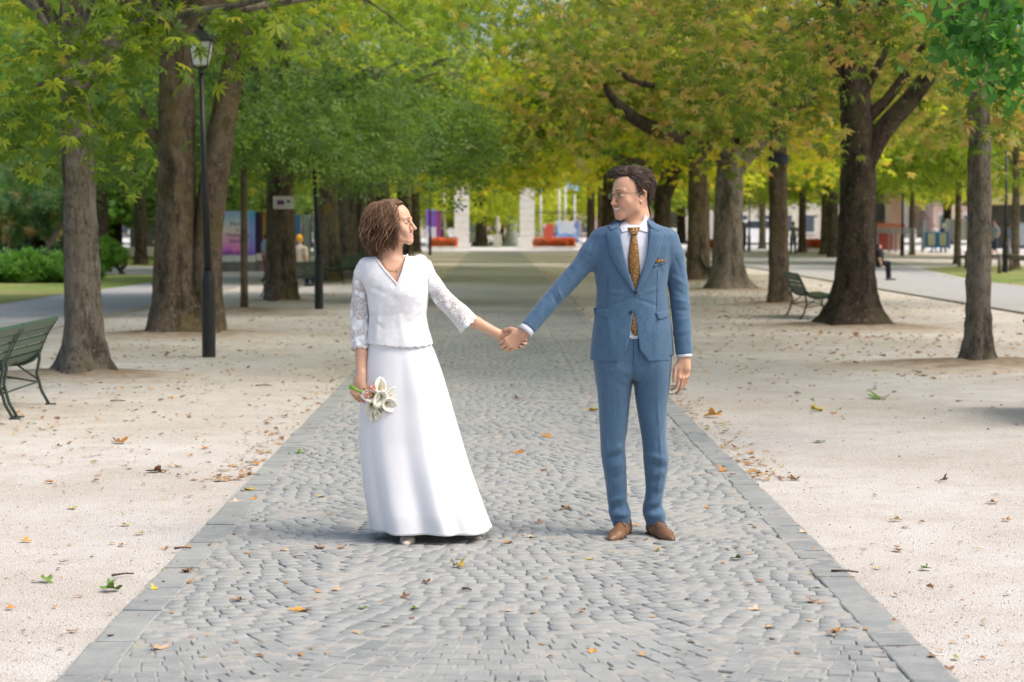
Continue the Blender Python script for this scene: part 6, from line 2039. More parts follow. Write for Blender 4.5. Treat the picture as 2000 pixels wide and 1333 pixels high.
passer(586, 560, 'seated person in a beige top with an orange cap by the olive-barked trunk', C_BG, C_NV, H_BR, 2.6, 1.7, sit=True, hat=1, hatc=cl('orange_cap', (.75, .38, .03)))
passer(638, 540, 'person in black clothes behind the second lamp post', C_BK, C_BK, H_BL, 2.0, 1.7, arms=(1, 1))
passer(1549, 498, 'man with grey shirt and dark jeans standing with arms out between far trunks', C_GY, C_JN, H_BR, 2.9, 1.75, arms=(2, 2))
passer(1453, 492, 'person in blue jeans beside the slim dark post', C_NV, C_JN, H_BL, 1.0, 1.75)
passer(1824, 494, 'fair-haired woman in white leaning on the blue boards', C_WH, C_LB, H_FA, -1.2, 1.65, arms=(1, 1))
passer(1842, 494, 'person in navy with a green cap leaning on the blue boards', C_NV, C_NV, H_BR, -1.0, 1.65, arms=(1, 1), hat=1, hatc=cl('green_cap', (.10, .42, .18)))
passer(1943, 508, 'man in grey t-shirt and dark shorts, hand on hip, by the kiosk', C_GY, C_JN, H_BL, -1.3, 1.8, arms=(2, 2), shorts=True)
passer(1969, 506, 'woman in light blue top behind the black lamp pole', C_LB, C_WH, H_BR, 1.2, 1.65)
passer(1716, 548, 'person in black just showing behind the dark forked trunk', C_BK, C_BK, H_BL, 1.57, 1.1, sit=True)

# ---------------------------------------------------------------- the gate at the end of the avenue
MST_W = simple('pale_limestone', (.80, .77, .71), (.70, .66, .60), 2.5, .85, .3, 30, .01)
MIRON = plain('dark_iron', (.02, .022, .022), .5)
for px0, px1, lab in ((888, 916, 'left white stone gate pillar at the end of the avenue'), (1015, 1044, 'right white stone gate pillar at the end of the avenue')):
    Yg = 131.0; a, b_ = P(px0, 480, Yg), P(px1, 480, Yg); x = (a.x + b_.x) / 2; w = b_.x - a.x
    r = thing('gate_pillar', lab, 'pillar', (x, Yg, 0))
    b = MB(); b.box((x, Yg, .2), (w * 1.25, w * 1.25, .4), ch=.03); b.build('plinth', MST_W, r)
    for i in range(9):
        b = MB(); b.box((x, Yg, .4 + .46 * (i + .5)), (w, w, .44), ch=.02); b.build('stone_block', MST_W, r)
    b = MB(); b.box((x, Yg, 4.62), (w * 1.3, w * 1.3, .2), ch=.04); b.box((x, Yg, 4.8), (w * 1.1, w * 1.1, .16), ch=.03); b.build('cap', MST_W, r)
def railing(px0, px1, Y, h, label, step=.16, mat=MIRON, name='iron_railing', base=True):
    a, b_ = P(px0, 480, Y).x, P(px1, 480, Y).x
    r = thing(name, label, 'railing', ((a + b_) / 2, Y, 0))
    if base:
        b = MB(); b.box(((a + b_) / 2, Y, .2), (b_ - a, .3, .4), ch=.02); b.build('kerb_wall', MST_W, r)
    n = int((b_ - a) / step)
    for z in (.55, h - .2):
        b = MB(); b.box(((a + b_) / 2, Y, z), (b_ - a, .04, .05)); b.build('rail', mat, r)
    bar = MB(); bar.tube([(0, 0, 0), (0, 0, h - .45)], [.018, .018], 5); bar.tube([(0, 0, h - .45), (0, 0, h - .35)], [.03, .004], 5)
    me = bpy.data.meshes.new('bar'); me.from_pydata(bar.v, [], bar.f)
    for i in range(n + 1):
        o = link_mesh('bar', me, mat, r); o.location = (a + (b_ - a) * i / n - (a + b_) / 2, 0, .4)
railing(838, 886, 131, 2.6, 'dark iron railing left of the left gate pillar')
railing(1046, 1135, 131, 2.6, 'dark iron railing right of the right gate pillar')
# planting beds of red flowers
rgf = np.random.default_rng(31)
M_FLOW = N('red_flowers'); M_FLOW.set(color=M_FLOW.ramp(M_FLOW.attr('tint').outputs['Fac'], [(.0, (.04, .10, .02)), (.22, (.06, .14, .03)), (.26, (.85, .13, .03)), (1, (.92, .28, .06))], 'LINEAR'), rough=.6); M_FLOW = M_FLOW.m
def bed(px0, px1, Y, label, h=.5, n=1500, z0=.22):
    a, b_ = P(px0, 480, Y).x, P(px1, 480, Y).x
    r = thing('flower_bed', label, 'flower bed', ((a + b_) / 2, Y, 0))
    b = MB(); b.box(((a + b_) / 2, Y, z0 / 2), (b_ - a, 1.2, z0), ch=.03); b.build('trough', MST_W, r)
    pp = np.stack([(rgf.random(n) - .5) * (b_ - a), (rgf.random(n) - .5) * 1.2, z0 + h * rgf.random(n) ** .8], -1)
    o = link_mesh('flowers', leaf_mesh('flowers', SPRIG, pp, rgf, tilt=.8, smin=.8, smax=1.4), M_FLOW, r); o['kind'] = 'stuff'
bed(840, 892, 128, 'bed of red flowers left of the gate')
bed(1043, 1122, 128, 'long bed of red flowers right of the gate', n=2200)
bed(1575, 1640, 118, 'orange-red flower bed glimpsed between the far right trunks', n=1500)
bed(1376, 1400, 118, 'short red flower bed seen beside the ribbed trunk', n=700)
# ornate grey lamp column behind the gate, stone urn, hoardings
MGREYL = simple('grey_cast_iron', (.50, .53, .54), (.40, .43, .44), 4, .6)
x, Y = P(999, 480, 150).x, 150
r = thing('lamp_column', 'tall ornate grey lamp column between the gate pillars', 'lamp column', (x, Y, 0))
b = MB(); b.lathe((x, Y, 0), [(.75, 0), (.75, .3), (.55, .35), (.5, .9), (.42, 1.0), (.42, 2.1), (.52, 2.2), (.52, 2.35), (.30, 2.5), (.24, 2.9), (.22, 4.6)], 18); b.build('base', MGREYL, r, False)
b = MB(); b.tube([(x, Y, 4.5), (x, Y, 6.6)], [.2, .13], 12); b.build('shaft', MGREYL, r, True)
b = MB(); b.ball((x, Y, 6.8), .28, 12, 8); b.build('globe', MWH, r, True)
x = P(972, 480, 142).x
W_STAT = simple('cream_stone', (.50, .46, .36), (.40, .37, .29), 3, .85)
r = thing('stone_statue', 'small pale statue on a pedestal left of the lamp column', 'statue', (x, 142, 0))
b = MB(); b.box((x, 142, .45), (.6, .6, .9), ch=.04); b.build('pedestal', W_STAT, r)
b = MB(); b.lathe((x, 142, .9), [(.16, 0), (.13, .2), (.22, .45), (.20, .8), (.09, .95), (.13, 1.08), (.11, 1.22), (.04, 1.3)], 14); b.build('figure', W_STAT, r, True)
def mat_hoard(name, stops, sc=2.0):
    m = N(name); p = m.coord('Object')
    v = m.n('ShaderNodeTexVoronoi', feature='F1'); v.inputs['Scale'].default_value = sc; m.l(p, v.inputs['Vector'])
    s = m.n('ShaderNodeSeparateColor'); m.l(v.outputs['Color'], s.inputs[0])
    m.set(color=m.ramp(s.outputs[0], stops, 'CONSTANT'), rough=.5); return m.m
def hoarding(px0, px1, py0, py1, Y, mat, label, name='hoarding'):
    a, b_ = P(px0, py0, Y), P(px1, py1, Y)
    r = thing(name, label, 'hoarding', ((a.x + b_.x) / 2, Y, 0))
    b = MB(); b.box(((a.x + b_.x) / 2, Y, (a.z + b_.z) / 2), (b_.x - a.x, .12, a.z - b_.z), ch=.02); b.build('board', mat, r)
    for x in (a.x + .1, b_.x - .1):
        b = MB(); b.box((x, Y + .1, a.z / 2), (.09, .09, a.z)); b.build('post', MGREYL, r)
hoarding(832, 852, 410, 478, 134, mat_hoard('purple_print_board', [(0, (.75, .72, .78)), (.3, (.25, .10, .50)), (.6, (.55, .50, .80)), (.8, (.15, .35, .65))], 1.2), 'white and purple poster board left of the gate')
hoarding(853, 862, 412, 478, 134.5, simple('red_purple_strip', (.45, .08, .12), (.20, .05, .35), .5, .5), 'narrow red and purple banner left of the gate')
hoarding(1062, 1082, 438, 474, 136, mat_hoard('red_board', [(0, (.62, .10, .06)), (.6, (.80, .55, .48)), (.85, (.75, .75, .72))], .9), 'red and white board right of the gate')
hoarding(1084, 1130, 432, 476, 137, mat_hoard('blue_mosaic_board', [(0, (.12, .25, .60)), (.3, (.65, .70, .78)), (.5, (.70, .30, .30)), (.62, (.20, .40, .75)), (.8, (.78, .76, .72))], 1.8), 'blue and white patterned hoarding right of the gate')
for i, px in enumerate((1056, 1092, 1104, 1122, 868)):
    x = P(px, 480, 140 + i).x
    r = thing('flag_pole', ('white flag pole %s' % ('just right of the right gate pillar', 'behind the blue hoarding, left one', 'behind the blue hoarding, middle one', 'behind the blue hoarding, right one', 'left of the left gate pillar')[i]), 'flag pole', (x, 140 + i, 0))
    b = MB(); b.tube([(x, 140 + i, 0), (x, 140 + i, 5.5 + .7 * math.sin(i * 2))], [.09, .06], 8); b.build('pole', MWH, r, True)
    if i in (0, 2):
        b = MB(); n = 8; z0 = 4.0 + (2.5 if i == 0 else 0)
        for j in range(n + 1):
            for z in (z0, z0 + 1.9): b.v.append((x + .06 + .11 * j, 140 + i + .06 * math.sin(j * 1.1), z))
            if j: b.f.append((2 * j - 2, 2 * j, 2 * j + 1, 2 * j - 1))
        o = b.build('flag', simple('blue_flag', (.10, .45, .70), (.6, .7, .75), .8, .7) , r); o.modifiers.new('t', 'SOLIDIFY').thickness = .01
def car(px, py, label, col, rz=0.0, s=1.0):
    c = G(px, py); r = thing('parked_car', label, 'car', (c.x, c.y, 0), rz)
    def bl(name, b, mat, sm=False, par=None):
        me = bpy.data.meshes.new(name); me.from_pydata(b.v, [], b.f); return link_mesh(name, me, mat, par or r, sm)
    prof = [(-2.1, .35), (-2.15, .75), (-1.95, .95), (-1.2, 1.02), (-.55, 1.45), (.75, 1.48), (1.55, 1.05), (2.05, .92), (2.12, .40)]
    b = MB(); n = len(prof)
    for y, k_ in ((-.82, 1), (-.70, 1), (.70, 1), (.82, 1)):
        for x, z in prof:
            zz = z if abs(y) < .8 else min(z, 1.0); b.v.append((x * s, (y * (.86 if z > 1.2 else 1)) * s, zz * s))
    for a in range(3):
        for i in range(n): b.f.append((a * n + i, a * n + (i + 1) % n, (a + 1) * n + (i + 1) % n, (a + 1) * n + i))
    b.f.append(tuple(range(n))[::-1]); b.f.append(tuple(range(3 * n, 4 * n)))
    bl('body', b, col)
    for sy in (-1, 1):
        b = MB(); b.add([(-1.05 * s, sy * .835 * s, 1.02 * s), (1.3 * s, sy * .835 * s, 1.02 * s), (.7 * s, sy * .74 * s, 1.42 * s), (-.5 * s, sy * .74 * s, 1.40 * s)], [(0, 1, 2, 3)]); bl('window', b, M_CARG)
        for x in (-1.35, 1.35):
            b = MB(); b.tube([(x * s, sy * .70 * s, .33 * s), (x * s, sy * .88 * s, .33 * s)], .33 * s, 14); o = bl('wheel', b, MIRON)
            b = MB(); b.tube([(x * s, sy * .885 * s, .33 * s), (x * s, sy * .895 * s, .33 * s)], .19 * s, 10); bl('rim', b, MGREYL, par=o)
    return r
M_CARG = plain('dark_glass', (.03, .035, .04), .1)
car(938, 480.5, 'white car facing us on the road behind the gate', plain('white_car_paint', (.75, .76, .76), .3), 1.45, .85)
car(1475, 481, 'white van-like car far behind the slim post', plain('white_van_paint', (.8, .8, .8), .35), 0.0, 1.35)

# ---------------------------------------------------------------- buildings
def building(x0, x1, Y, h, label, wall, win, floors, bays, name='building', roofm=None, roofh=1.2, gx=.5, door=None, depth=10):
    r = thing(name, label, 'building', ((x0 + x1) / 2, Y, 0))
    b = MB(); b.box(((x0 + x1) / 2, Y + depth / 2, h / 2), (x1 - x0, depth, h)); b.build('wall', wall, r)
    b = MB(); b.box(((x0 + x1) / 2, Y + depth / 2, h + roofh / 2), (x1 - x0 + .8, depth + .8, roofh), ch=.3); b.build('roof', roofm or MGREYL, r)
    w = (x1 - x0) / bays; fh = h / floors
    fm = MB(); fm.box((0, 0, 0), (w * gx * 1.15, .12, fh * .66)); pm = MB(); pm.box((0, -.04, 0), (w * gx, .12, fh * .58)); sm_ = MB(); sm_.box((0, -.1, -fh * .34), (w * gx * 1.3, .3, .1))
    ms = []
    for q, nm in ((fm, 'window'), (pm, 'pane'), (sm_, 'sill')):
        me = bpy.data.meshes.new(nm); me.from_pydata(q.v, [], q.f); ms.append(me)
    for i in range(bays):
        for j in range(floors):
            o = link_mesh('window', ms[0], MWH, r); o.location = (x0 + w * (i + .5) - (x0 + x1) / 2, -.05, fh * (j + .5))
            p_ = link_mesh('pane', ms[1], win, o); s_ = link_mesh('sill', ms[2], MWH, o)
    return r
M_WIN = plain('window_glass', (.08, .10, .12), .15)
W_PINK = simple('pink_render', (.62, .45, .38), (.55, .38, .32), 1, .85); W_CREAM = simple('cream_render', (.68, .62, .50), (.60, .54, .44), 1, .85); W_GREY = simple('grey_render', (.42, .42, .42), (.36, .36, .37), 1, .85); W_RED = simple('red_brown_tiles', (.35, .14, .09), (.28, .10, .07), 2, .8)
building(-32, -6, 240, 17, 'cream building with tall windows far behind the left of the gate', W_CREAM, M_WIN, 5, 9, roofm=W_RED)
building(-4, 22, 255, 19, 'pinkish building far behind the gate', W_PINK, M_WIN, 6, 9, roofm=W_RED)
building(24, 52, 250, 18, 'pale cream building far behind the right trees', W_CREAM, M_WIN, 5, 10, roofm=MGREYL)
building(54, 90, 245, 18, 'pink building at the far right beyond the trees', W_PINK, M_WIN, 5, 12, roofm=W_RED)
building(-85, -34, 250, 16, 'grey building far behind the left trees', W_GREY, M_WIN, 5, 14)
# low glazed pavilion at the left
Yp = 103
x0, x1 = P(-30, 480, Yp).x, P(122, 480, Yp).x
r = thing('pavilion', 'low dark glazed pavilion with white flat roof at the far left', 'building', ((x0 + x1) / 2, Yp, 0))
b = MB(); b.box(((x0 + x1) / 2, Yp + 3, .95), (x1 - x0, 5.6, 1.9)); b.build('wall', M_BASE, r)
b = MB(); b.box(((x0 + x1) / 2, Yp + 2.6, 2.10), (x1 - x0 + .6, 7, .36), ch=.03); b.build('roof', MWH, r)
for i in range(6):
    w = (x1 - x0) / 6
    b = MB(); b.box((x0 + w * (i + .5), Yp + .1, .95), (w * .86, .12, 1.5)); o = b.build('window', M_WIN, r)
    b = MB(); b.box((x0 + w * i, Yp + .02, .95), (.09, .2, 1.9)); b.build('mullion', MGREYL, r)
x0, x1 = P(232, 480, Yp).x, P(318, 480, Yp).x
r = thing('garden_wall', 'low white wall with dark openings behind the lawn at the left', 'wall', ((x0 + x1) / 2, Yp, 0))
b = MB(); b.box(((x0 + x1) / 2, Yp, .22), (x1 - x0, .3, .44), ch=.02); b.build('coping', MWH, r)
for i in range(5):
    b = MB(); w = (x1 - x0) / 5; b.box((x0 + w * (i + .5), Yp + 3, 1.0), (w * .8, .2, 2.0)); b.build('shutter', (M_BASE, W_GREY)[i % 2], r)

# pink building with red foot, kiosk with straw-yellow roof, blue boards, fences at the right
Yk = 92
def bx(r, name, px0, px1, py0, py1, Y, mat, d=.3, dy=0):
    a, b_ = P(px0, py0, Y), P(px1, py1, Y)
    b = MB(); b.box(((a.x + b_.x) / 2, Y + dy, (a.z + b_.z) / 2), (b_.x - a.x, d, a.z - b_.z), ch=min(.02, d * .2)); return b.build(name, mat, r)
r = thing('pink_house', 'pink house front with white window and red base behind the right trees', 'building', (P(1735, 490, 108).x, 108, 0))
bx(r, 'wall', 1690, 1765, 350, 489, 108, W_PINK, 4, 2.1); bx(r, 'window', 1711, 1724, 380, 432, 108, M_WIN, .2, 0); bx(r, 'window', 1728, 1738, 400, 436, 108, MWH, .2, 0)
bx(r, 'awning', 1708, 1762, 437, 446, 107, plain('salmon_awning', (.62, .22, .16), .7), 1.6, 0)
bx(r, 'base_panel', 1700, 1742, 457, 489, 107.6, plain('red_panel', (.50, .10, .08), .7), .4, 0)
r = thing('timber_barrier', 'grey timber barrier rails in front of the pink house', 'fence', (P(1755, 490, 98).x, 98, 0))
for py in (446, 452): bx(r, 'rail', 1708, 1803, py, py + 3.5, 98, W_GREY, .08)
for px in (1712, 1735, 1748, 1776, 1800): bx(r, 'post', px, px + 3, 446, 493, 98.1, W_GREY, .1)
r = thing('blue_stall', 'blue boarded stall front with two yellow notices', 'stall', (P(1828, 490, 95).x, 95, 0))
bx(r, 'board', 1808, 1852, 453, 484, 95, plain('blue_boards', (.04, .20, .40), .6), .2)
for px in (1813, 1835): bx(r, 'notice', px, px + 13, 456, 480, 94.86, plain('pale_notice', (.55, .52, .30), .7), .04)
for px in (1803, 1852): bx(r, 'post', px, px + 4, 430, 487, 95.1, MGREYL, .15)
r = thing('white_barrier', 'pale panel fence between the blue stall and the kiosk', 'fence', (P(1870, 488, 99).x, 99, 0))
for i in range(7): bx(r, 'panel', 1846 + i * 8, 1853 + i * 8, 428, 470, 99, (MWH, W_GREY)[i % 2], .06)
r = thing('kiosk', 'kiosk with straw-yellow roof, dark opening and pale blue counter', 'kiosk', (P(1985, 488, Yk).x, Yk, 0))
a, b_ = P(1925, 400, Yk), P(2070, 400, Yk)
b = MB(); zt = P(1980, 352, Yk).z; z0 = a.z
b.v = [(a.x, Yk - .6, z0), (b_.x, Yk - .6, z0), (b_.x, Yk + 5, z0), (a.x, Yk + 5, z0), (a.x + .6, Yk + 1.6, zt), (b_.x - .6, Yk + 1.6, zt), (b_.x - .6, Yk + 2.6, zt), (a.x + .6, Yk + 2.6, zt)]
b.f = [(3, 2, 1, 0), (4, 5, 6, 7), (0, 1, 5, 4), (1, 2, 6, 5), (2, 3, 7, 6), (3, 0, 4, 7)]
b.build('roof', simple('straw_roof', (.55, .46, .16), (.45, .38, .14), 3, .8), r)
bx(r, 'interior_wall', 1930, 2065, 402, 486, Yk + 3, M_BASE, .3); bx(r, 'counter', 1984, 2060, 436, 480, Yk, plain('pale_blue_board', (.38, .44, .50), .6), .5)
for px in (1931, 2020, 2062): bx(r, 'post', px, px + 4, 402, 487, Yk - .3, M_BASE, .15)
c = G(1885, 530)
r = thing('log_fence', 'low rustic wooden fence of dark posts and rails by the kiosk lawn', 'fence', (P(1950, 535, 64).x, 64, 0))
MWD = simple('dark_wood', (.13, .10, .075), (.18, .15, .11), 8, .9, .4, 30, .01)
def lg(p0, p1, r0, nm):
    b = MB(); b.tube([p0, p1], [r0, r0 * .9], 8); b.build(nm, MWD, r, True)
lg(P(1866, 502, 68), P(1950, 500, 66), .05, 'rail'); lg(P(1950, 499, 66), P(2020, 503, 64), .05, 'rail'); lg(P(1975, 506, 65), P(2030, 508, 63), .05, 'rail')
for px, py in ((1874, 522), (1952, 535), (1974, 530), (2010, 540), (1887, 525)):
    g_ = G(px, py); lg(Vector((g_.x, g_.y, -.05)), Vector((g_.x, g_.y, .62)), .07, 'post')
r = None

# ---------------------------------------------------------------- background trees and shrubs
def btree(px, py, label, r, key, mat, bark=None, h=6.5, sc=(1, 1, 1), seed=50, fork=3.4, mnd=0, name='park_tree', **kw):
    c = G(px, py)
    return tree(c, label, r, bark or BARK_D, key, mat, h=h, seed=seed, sc=sc, flare=(r * .4, .2), fork=fork, mnd=mnd, name=name, nl=5, subs=2, **kw)
btree(1618, 498, 'broad-rooted brown trunk between mottled and forked trunks', .42, 'mid_b', LF_G, BARK_B, seed=51, fork=3.8)
btree(1566, 494, 'thinner dark trunk right of the man in the grey shirt', .22, 'mid_a', LF_O, seed=52, fork=3.8)
btree(1489, 487, 'distant grey trunk between ribbed and mottled trunks', .22, 'mid_a', LF_G, BARK_B, seed=53)
btree(1870, 517, 'slim brown tree on the leaf-strewn lawn beside the grey trunk', .13, 'mid_a', LF_G, BARK_B, seed=54, sc=(.8, .8, .9))
btree(1781, 499, 'thin grey-brown tree beyond the small lawn', .14, 'mid_b', LF_G, BARK_B, seed=55, sc=(.8, .8, 1))
btree(1982, 527, 'slim brown tree at the right edge by the log fence', .14, 'mid_a', LF_O, BARK_B, seed=56, sc=(.8, .8, .9), off=(0, 0, 1.6))
btree(1700, 492, 'tree with pale foliage behind the forked trunk', .2, 'mid_b', LF_Y, BARK_B, seed=57)
btree(2060, 505, 'tree whose crown shades the kiosk', .25, 'mid_a', LF_O, seed=58, off=(0, 0, 2.0))
btree(218, 505, 'massive very dark conifer trunk behind the green shrubs', .48, 'full', LF_D, simple('black_bark', (.02, .015, .012), (.035, .028, .02), 5, .95), seed=60, sc=(1, 1, .9), name='conifer_tree', off=(0, 0, .9))
btree(75, 503, 'dark leaning trunk behind the curved pine branch', .35, 'full', LF_D, seed=61, sc=(1, 1, .95), off=(0, 0, 1.2))
btree(-60, 510, 'dark green tree at the far left beyond the lawn', .4, 'full', LF_L, seed=62, off=(0, 0, .7))
btree(300, 487, 'deep green tree behind the twin trunk', .4, 'full', LF_D, seed=63, off=(0, 0, 1.4))
btree(420, 486, 'tall green tree behind the poster stands', .4, 'full', LF_G, seed=64, off=(0, 0, 1.6))
btree(520, 486, 'green tree behind the yellow poster stand', .4, 'full', LF_D, seed=65, off=(0, 0, 1.7))
btree(600, 485, 'bright green tree glimpsed over the blue posters', .35, 'full', LF_G, seed=66, off=(0, 0, 2.2))
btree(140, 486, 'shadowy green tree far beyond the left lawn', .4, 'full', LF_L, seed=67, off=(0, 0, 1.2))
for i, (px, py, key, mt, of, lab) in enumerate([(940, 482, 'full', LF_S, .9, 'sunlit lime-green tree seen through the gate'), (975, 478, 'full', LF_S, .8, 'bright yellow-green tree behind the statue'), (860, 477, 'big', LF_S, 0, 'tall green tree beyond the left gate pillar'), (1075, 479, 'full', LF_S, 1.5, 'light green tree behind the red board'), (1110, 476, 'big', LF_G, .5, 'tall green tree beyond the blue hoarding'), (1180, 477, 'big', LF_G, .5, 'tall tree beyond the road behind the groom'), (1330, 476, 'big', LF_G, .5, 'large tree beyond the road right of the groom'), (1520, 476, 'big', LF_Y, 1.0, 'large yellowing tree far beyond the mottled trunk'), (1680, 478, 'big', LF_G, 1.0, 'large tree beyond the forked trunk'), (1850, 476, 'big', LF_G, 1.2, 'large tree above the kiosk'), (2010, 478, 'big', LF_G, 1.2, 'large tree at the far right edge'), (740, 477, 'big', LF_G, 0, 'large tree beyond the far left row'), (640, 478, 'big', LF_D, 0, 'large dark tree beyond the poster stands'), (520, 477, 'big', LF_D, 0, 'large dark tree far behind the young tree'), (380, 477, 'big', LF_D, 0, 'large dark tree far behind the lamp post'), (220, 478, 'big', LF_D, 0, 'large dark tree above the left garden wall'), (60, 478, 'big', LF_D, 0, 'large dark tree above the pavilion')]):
    btree(px, py, lab, .4, key, mt, seed=70 + i, off=(0, 0, of), h=8, fork=4.5)
# second rows beyond the side paths close the canopy
for i, (x, y) in enumerate([(-13.0, 66), (-14, 79), (-13.2, 92), (-14.0, 106), (15.5, 82), (16.5, 97), (12.5, 118), (-13, 118)]):
    tree((x, y), 'tree of the outer ' + ('left' if x < 0 else 'right') + ' row beyond the side path, number %s from the front' % ('one', 'two', 'three', 'four', 'one', 'two', 'three', 'five')[i], .24, BARK_D, 'mid_b', LF_D if x < 0 else LF_G, h=6.5, seed=90 + i, flare=(.1, .2), mnd=0, nl=4, subs=2, fork=3.8, sc=(1.1, 1.1, 1.1), name='park_tree')

def shrub(px, py, label, w, h, n, mat, tmpl=SPRIG, seed=0, sm=(1.2, 2.0), stem=True, name='shrub', d=None, z0=.05):
    c = G(px, py); rg = np.random.default_rng(seed)
    r = thing(name, label, 'shrub', (c.x, c.y, 0))
    k = max(3, n // 22)
    cc = rg.normal(0, 1, (k, 3)); cc /= np.linalg.norm(cc, axis=1)[:, None]
    rr = rg.random(k) ** .4
    ctr = cc * rr[:, None] * np.array([w / 2, (d or w) / 2, h / 2]) + np.array([0, 0, h / 2 + z0])
    ctr[:, 2] *= 1 - .25 * np.abs(ctr[:, 0] / (w / 2)) ** 2
    pts = (ctr[:, None, :] + rg.normal(0, 1, (k, 22, 3)) * np.array([.11, .11, .08]) * (w / 3) ** .5).reshape(-1, 3)
    pts[:, 2] = np.maximum(pts[:, 2], .02)
    link_mesh('foliage', leaf_mesh('foliage', tmpl, pts, rg, tilt=.8, smin=sm[0], smax=sm[1], tint=np.clip(np.repeat(rg.random(k), 22) * .5 + rg.random(len(pts)) * .4, 0, 1)), mat, r)
    if stem:
        ph = rg.random() * 6
        me = fork_mesh('stem', [([(0, 0, -.1), (.05, 0, h * .3), (.0, 0, h * .6)], [.06, .05, .03])] + [([(0, 0, h * .15), (math.cos(ph + i * 1.6) * w * .2, math.sin(ph + i * 1.6) * w * .2, h * .4), (math.cos(ph + i * 1.6) * w * .35, math.sin(ph + i * 1.6) * w * .3, h * .6)], [.04, .03, .015]) for i in range(4)], seed=seed)
        link_mesh('stem', me, BARK_B, r)
    return r
LF_P = leaf_mat('pine_green', [(.05, (.07, .17, .03)), (.5, (.14, .32, .05)), (.9, (.25, .42, .07))], .4, 1.5)
LF_PB = leaf_mat('bluish_pine', [(.05, (.06, .14, .06)), (.5, (.14, .26, .11)), (.8, (.25, .34, .15)), (.95, (.48, .33, .20))], .4, 1.5)
shrub(60, 553, 'broad bright green low shrub on the lawn at the far left', 3.3, .78, 4600, LF_P, seed=1, sm=(.8, 1.3), d=1.8)
shrub(150, 548, 'green shrub continuing behind the slim grey trunk', 1.6, .6, 1500, LF_P, seed=2, sm=(.8, 1.3), d=1.5)
rt = shrub(208, 537, 'rounded green dwarf pine with twisted stem on the lawn', 1.25, .85, 3600, LF_P, seed=3, sm=(.7, 1.1), stem=False, z0=.28, name='dwarf_pine')
link_mesh('stem', fork_mesh('stem', [([(.55, 0, -.05), (.45, 0, .15), (.62, 0, .33), (.50, 0, .50), (.30, 0, .52)], [.09, .07, .05, .04, .03]), ([(.45, 0, .12), (.25, 0, .35), (.05, 0, .55)], [.06, .05, .03])], seed=5), BARK_D, rt)
# curved pine
c = G(30, 548)
r = thing('leaning_pine', 'pine with a long curved leaning trunk over the shrubs at the far left', 'tree', (c.x, c.y, 0))
L_ = lambda px, py, dy=0: Vector(P(px, py, c.y + dy)) - Vector((c.x, c.y, 0))
link_mesh('trunk', fork_mesh('trunk', [([L_(-50, 560), L_(-10, 506), L_(40, 500), L_(78, 497), L_(98, 478), L_(108, 455), L_(125, 430), L_(150, 395)], [.12, .10, .09, .09, .085, .08, .07, .05]), ([L_(5, 505), L_(20, 470), L_(12, 440), L_(20, 400)], [.06, .05, .04, .03]), ([L_(95, 480), L_(70, 420), L_(110, 340)], [.05, .05, .03])], seed=8), BARK_G, r)
rg = np.random.default_rng(5); pts = []
for (px, py, n, s) in [(15, 420, 500, .28), (60, 400, 600, .34), (100, 405, 500, .26), (30, 450, 250, .2), (85, 435, 260, .2), (10, 340, 260, .3), (50, 330, 180, .3), (120, 380, 300, .25), (-20, 400, 300, .4)]:
    k = n // 20; cc = np.array(L_(px, py)) + rg.normal(0, s, (k, 3)) * np.array([1, 1.5, .6])
    pts.append((cc[:, None, :] + rg.normal(0, .09, (k, 20, 3))).reshape(-1, 3))
pts = np.concatenate(pts)
link_mesh('crown', leaf_mesh('crown', SPRIG, pts, rg, tilt=.8, smin=.7, smax=1.3, tint=np.repeat(rg.random(len(pts) // 20), 20)), LF_PB, r)
# ---------------------------------------------------------------- fallen leaves, twigs, litter
def mat_fallen(name, a, b_, c):
    m = N(name); p = m.coord('Object')
    rnd = m.n('ShaderNodeObjectInfo').outputs['Random']
    col = m.ramp(m.math('ADD', m.math('MULTIPLY', m.noise(16, p, 4), .7), m.math('MULTIPLY', rnd, .35)), [(.25, a), (.5, b_), (.8, c)])
    m.set(color=col, rough=.65, spec=.3)
    return m.m
FL = {'o': mat_fallen('orange_brown_leaf', (.30, .11, .025), (.52, .23, .04), (.62, .33, .07)), 'b': mat_fallen('brown_leaf', (.12, .055, .03), (.22, .11, .055), (.36, .21, .12)), 'y': mat_fallen('yellow_leaf', (.42, .26, .03), (.58, .42, .05), (.38, .36, .06)), 'g': mat_fallen('green_fallen_leaf', (.06, .13, .02), (.10, .20, .03), (.20, .28, .06)), 't': mat_fallen('pale_tan_leaf', (.45, .30, .17), (.60, .43, .26), (.66, .52, .36))}
def fallen(seed):
    rg = np.random.default_rng(seed)
    lobes = 5; V = [(0, 0, 0)]; n = 21
    curl = .5 + rg.random() * 1.2; bend = rg.normal(0, .6); tw = rg.random() * 6.28
    for i in range(n):
        a = -2.6 + 5.2 * i / (n - 1)
        lob = abs(math.cos(a * lobes / 2 / 1.04)) ** .8
        r = (.30 + .70 * lob) * (1 - .18 * abs(a) / 2.6) * (.85 + .3 * rg.random())
        x, y = r * math.cos(a), r * math.sin(a)
        z = curl * .30 * r * r * (math.cos(2 * (a - tw))) + curl * .22 * r * r + .10 * (rg.random() - .5)
        V.append((x, y * (1 - .25 * abs(bend)), z))
    for i in range(n):
        x, y, z = V[1 + i]; V.append((x * .5, y * .5, z * .28))
    V.append((-.75, .05, .05)); V.append((-.75, -.02, .09)); V.append((-.02, .03, .0)); V.append((-.02, -.03, .0))
    F4 = [(1 + i, 2 + i, n + 2 + i, n + 1 + i) for i in range(n - 1)]
    F3 = [(0, n + 1 + i, n + 2 + i) for i in range(n - 1)] 
    b = len(V) - 4; F4.append((b, b + 1, b + 3, b + 2))
    V = np.array(V) * .5
    V[:, 2] -= V[:, 2].min()
    return V, F4, F3
LM = []
